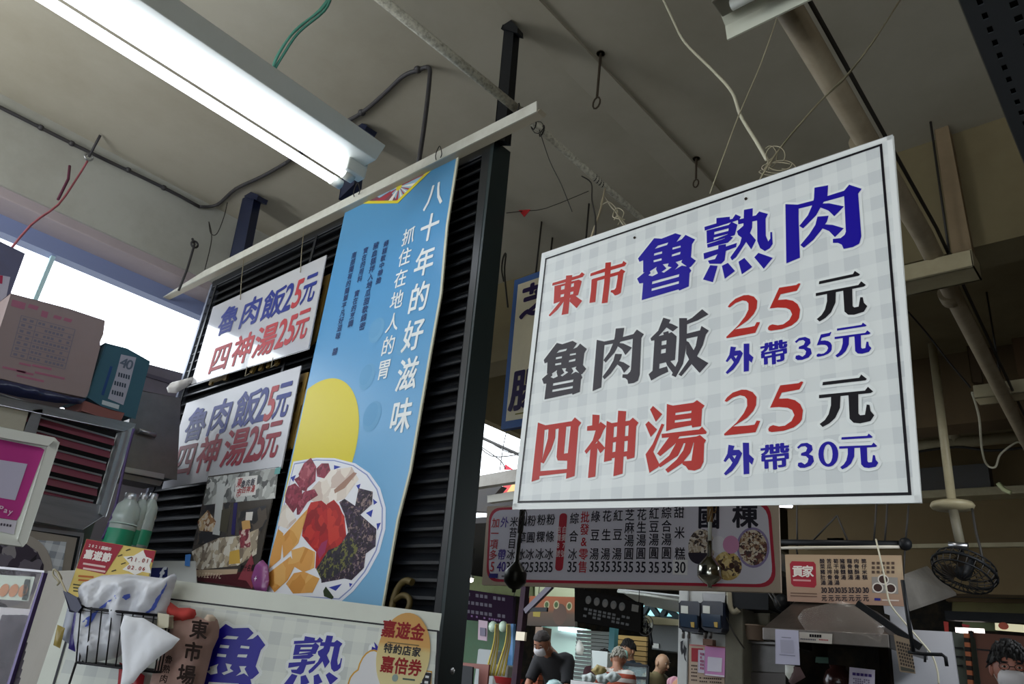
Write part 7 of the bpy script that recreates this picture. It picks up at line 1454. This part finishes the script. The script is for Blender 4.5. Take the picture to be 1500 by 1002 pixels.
    Nt = [(0, 0, .95, .16, .12)]; Et = []
    for sd in (-1, 1): k = len(Nt); Nt += [(sd * .09, 0, .84, .105, .105), (sd * .10, -.01, .5, .078, .08), (sd * .10, .01, .12, .07, .07)]; Et += [(0, k), (k, k + 1), (k + 1, k + 2)]
    skin_mesh('trousers', [(x * s, y_ * s, z * s, a * s, b * s) for x, y_, z, a, b in Nt], Et, mat('trousers_' + trousers[1:], trousers, .8), g, 1)
    # head details are placed in the head's own frame
    Mh = WM[g] @ Matrix.Translation(Vector(hc) * s) @ Matrix.Rotation(turn, 4, 'Z') @ Matrix.Rotation(bz * .45, 4, 'X')
    W3 = lambda x, y_, z: Mh @ Vector((x * s, y_ * s, z * s)); RM = Mh.to_3x3()
    B = lambda mb, c, r, seg=10: mb.ball(W3(*c), tuple(q_ * s for q_ in r), seg, RM)
    B(MB(), (0, .0, .015), (.078, .097, .105), 16).build('head', sk, g)
    B(MB(), (0, -.098, -.012), (.013, .018, .022)).build('nose', sk, g)
    for sd in (-1, 1):
        B(MB(), (sd * .079, .008, -.002), (.012, .02, .03)).build('ear', sk, g)
        e = B(MB(), (sd * .030, -.086, .018), (.0125, .0085, .0055)).build('eye', ink('#b5aaa0'), g); B(MB(), (sd * .030, -.0935, .018), (.0055, .003, .0052), 8).build('iris', ink('#1a120e'), e)
        B(MB(), (sd * .030, -.090, .038), (.018, .006, .004), 8).build('eyebrow', mat('brow_' + hair[1:], hair, .8), g)
    if not mask: B(MB(), (0, -.088, -.052), (.024, .01, .007)).build('mouth', ink('#8a4a40'), g)
    else:
        mb = MB(); rows_ = []
        for j, (zz, yy, ww) in enumerate(((.004, -.114, .046), (-.018, -.126, .060), (-.045, -.124, .065), (-.072, -.106, .059), (-.09, -.080, .045))):
            rows_ += [W3(ww * math.sin(a_) * 1.05, yy * math.cos(a_ * .75), zz) for a_ in (-1.25, -.8, -.4, 0, .4, .8, 1.25)]
        mb.add(rows_, [(j * 7 + i, (j + 1) * 7 + i, (j + 1) * 7 + i + 1, j * 7 + i + 1) for j in range(4) for i in range(6)], True)
        mo = mb.build('face_mask', mat('mask_' + mask[1:], mask, .7), g); so = mo.modifiers.new('thick', 'SOLIDIFY'); so.thickness = .002
        for sd in (-1, 1): MB().tube([W3(sd * .058, -.03, -.01), W3(sd * .082, .01, .01), W3(sd * .058, -.02, -.06)], .0014 * s, 4, smooth=3).build('ear_loop', m_white, mo)
    if glasses:
        for sd in (-1, 1): MB().tube([W3(sd * .031 + .021 * math.cos(a_ * .6283), -.099, .018 + .016 * math.sin(a_ * .6283)) for a_ in range(11)], .0016 * s, 5).build('glasses_rim', m_black, g)
        MB().tube([W3(-.011, -.101, .02), W3(.011, -.101, .02)], .0016 * s, 5).build('glasses_bridge', m_black, g)
    hm = mat('hair_' + hair[1:], hair, .75, bump=.8, scale=60)
    def cap(zc, full):
        mb = MB(); n, seg = 7, 20; vs = []; fs = []
        for i in range(n + 1):
            for k in range(seg):
                th = 2 * math.pi * k / seg; front = max(0, -math.sin(th)); lim = (1.15 + full * .75) - front * (.22 + .28 * full); ph = (lim + .12 * noise.noise(Vector((math.cos(th) * 9, math.sin(th) * 9, px)))) * i / n
                wob = 1.015 + .09 * noise.noise(Vector((math.cos(th) * 5, math.sin(th) * 5, i * .9 + px)))
                vs.append(W3(.0825 * math.sin(ph) * math.cos(th) * wob, .004 + .102 * math.sin(ph) * math.sin(th) * wob, .015 + .112 * math.cos(ph) * wob))
        for i in range(n):
            for k in range(seg): fs.append((i * seg + k, (i + 1) * seg + k, (i + 1) * seg + (k + 1) % seg, i * seg + (k + 1) % seg))
        mb.add(vs, fs, True)
        rs = random.Random(px)
        for q_ in range(150 if full > .3 else 0):
            th, u_ = rs.uniform(0, 6.283), rs.random() ** .6
            front = max(0, -math.sin(th)); lim = (1.15 + full * .75) - front * (.22 + .28 * full); ph = lim * u_
            n_ = Vector((math.sin(ph) * math.cos(th), math.sin(ph) * math.sin(th), math.cos(ph))); p_ = W3(.083 * n_.x, .004 + .102 * n_.y, .015 + .112 * n_.z)
            dn = (RM @ (Vector((n_.x * .9 + rs.uniform(-.4, .4), n_.y * .9 - .25 + rs.uniform(-.4, .4), -.75)) - n_ * .35)).normalized()
            mb.tube([p_ - dn * .018 * s, p_ + (RM @ n_) * .006 * s, p_ + dn * .026 * s], (lambda t_: (.009 * (1 - .85 * t_)) * s), 4)
        o = mb.build('hair', hm, g); so = o.modifiers.new('thick', 'SOLIDIFY'); so.thickness = .004 * s; so.offset = 0; return o
    if style == 'short': cap(0, .55)
    elif style == 'bob': cap(0, 1.0); B(MB(), (0, .06, -.04), (.08, .05, .085), 12).build('hair_back', hm, g)
    elif style == 'thin': cap(0, .25)
    elif style == 'cap': cap(0, .3); B(MB(), (0, -.09, .075), (.06, .05, .008), 10).build('cap_brim', hm, g)
    return g
blk = mat('shirt_black', '#0e0e12', .85); stripe = bands('striped_shirt', '#b9b4ac', '#8f3a22', .085, 2, .52)
plaid = bands('plaid_shirt', '#a8707f', '#b98f98', .05, 0, .5); olive = mat('shirt_olive', '#6f6648', .85); navy = mat('shirt_navy', '#10202c', .85); dred = mat('shirt_dark_red', '#3a1c22', .85); greyc = mat('shirt_grey', '#3b3d3c', .85)
person('man in a black t-shirt and mask, head bowed, working with both hands', 831, 929, 7.1, math.radians(12), blk, '#1f1510', 'thin', '#8a5a42', '#b3b0b2', bow=1.3, arms='work')
person('small dark-haired woman in dark red bending behind the black-shirted man', 877, 952, 9.0, math.radians(50), dred, '#181210', 'bob', '#9a7460', '#cfc8cc', bow=.7, arms='fwd')
person('grey-haired man in an orange and grey striped polo shirt, turned away', 902, 948, 7.2, math.radians(205), stripe, '#8f8c80', 'short', '#94664c', None, bow=.5, arms='fwd')
person('worker in dark navy with a pale green mask, facing the striped shirt', 926, 940, 8.6, math.radians(-8), navy, '#0f0e0e', 'short', '#b08468', '#9fd0c8', bow=.1, arms='fwd')
person('bald elderly man in an olive jacket seen side-on', 957, 957, 8.4, math.radians(80), olive, '#9a8a70', 'bald', '#a07e62', None, bow=.3)
person('person in a pink plaid shirt bending away, dark hair', 983, 960, 7.6, math.radians(160), plaid, '#120e10', 'bob', '#a9795c', None, bow=.8, arms='fwd')
person('close passer-by with dark hair, glasses and a white mask at the lower right edge', 1474, 948, 4.25, math.radians(14), greyc, '#08080a', 'short', '#9a6250', '#c9c6c8', bow=.15, glasses=True)

# hangers that carry the suspended boards and lamps
def hanger(parent, pts, top, r=.006):
    for p in pts: q = Vector(p); MB().tube([q, Vector((q.x, q.y, top))], r, 5).build('hanger_wire', m_dkwire, parent)
for o in list(COL.objects):
    if o.parent is None and o.get('category') in ('menu board', 'sign board') and o.name.startswith('shop_board'):
        bb = [c for ch in o.children if ch.name.startswith('board') for c in [WM[o] @ v.co for v in ch.data.vertices]]
        xs = [v.x for v in bb]; zs = [v.z for v in bb]; yy = bb[0].y + .03
        hanger(o, [(min(xs) + .1, yy, max(zs) - .15), (max(xs) - .1, yy, max(zs) - .15)], 3.0)
    if o.name == 'shop_sign': hanger(o, [FY.w(.12, u1[1] - .03, -.015), FY.w(.5, u1[1] - .03, -.015)], CEIL)
    if o.name == 'bulb_lamp': hanger(o, [o.location + Vector((0, 0, .08))], 3.0)
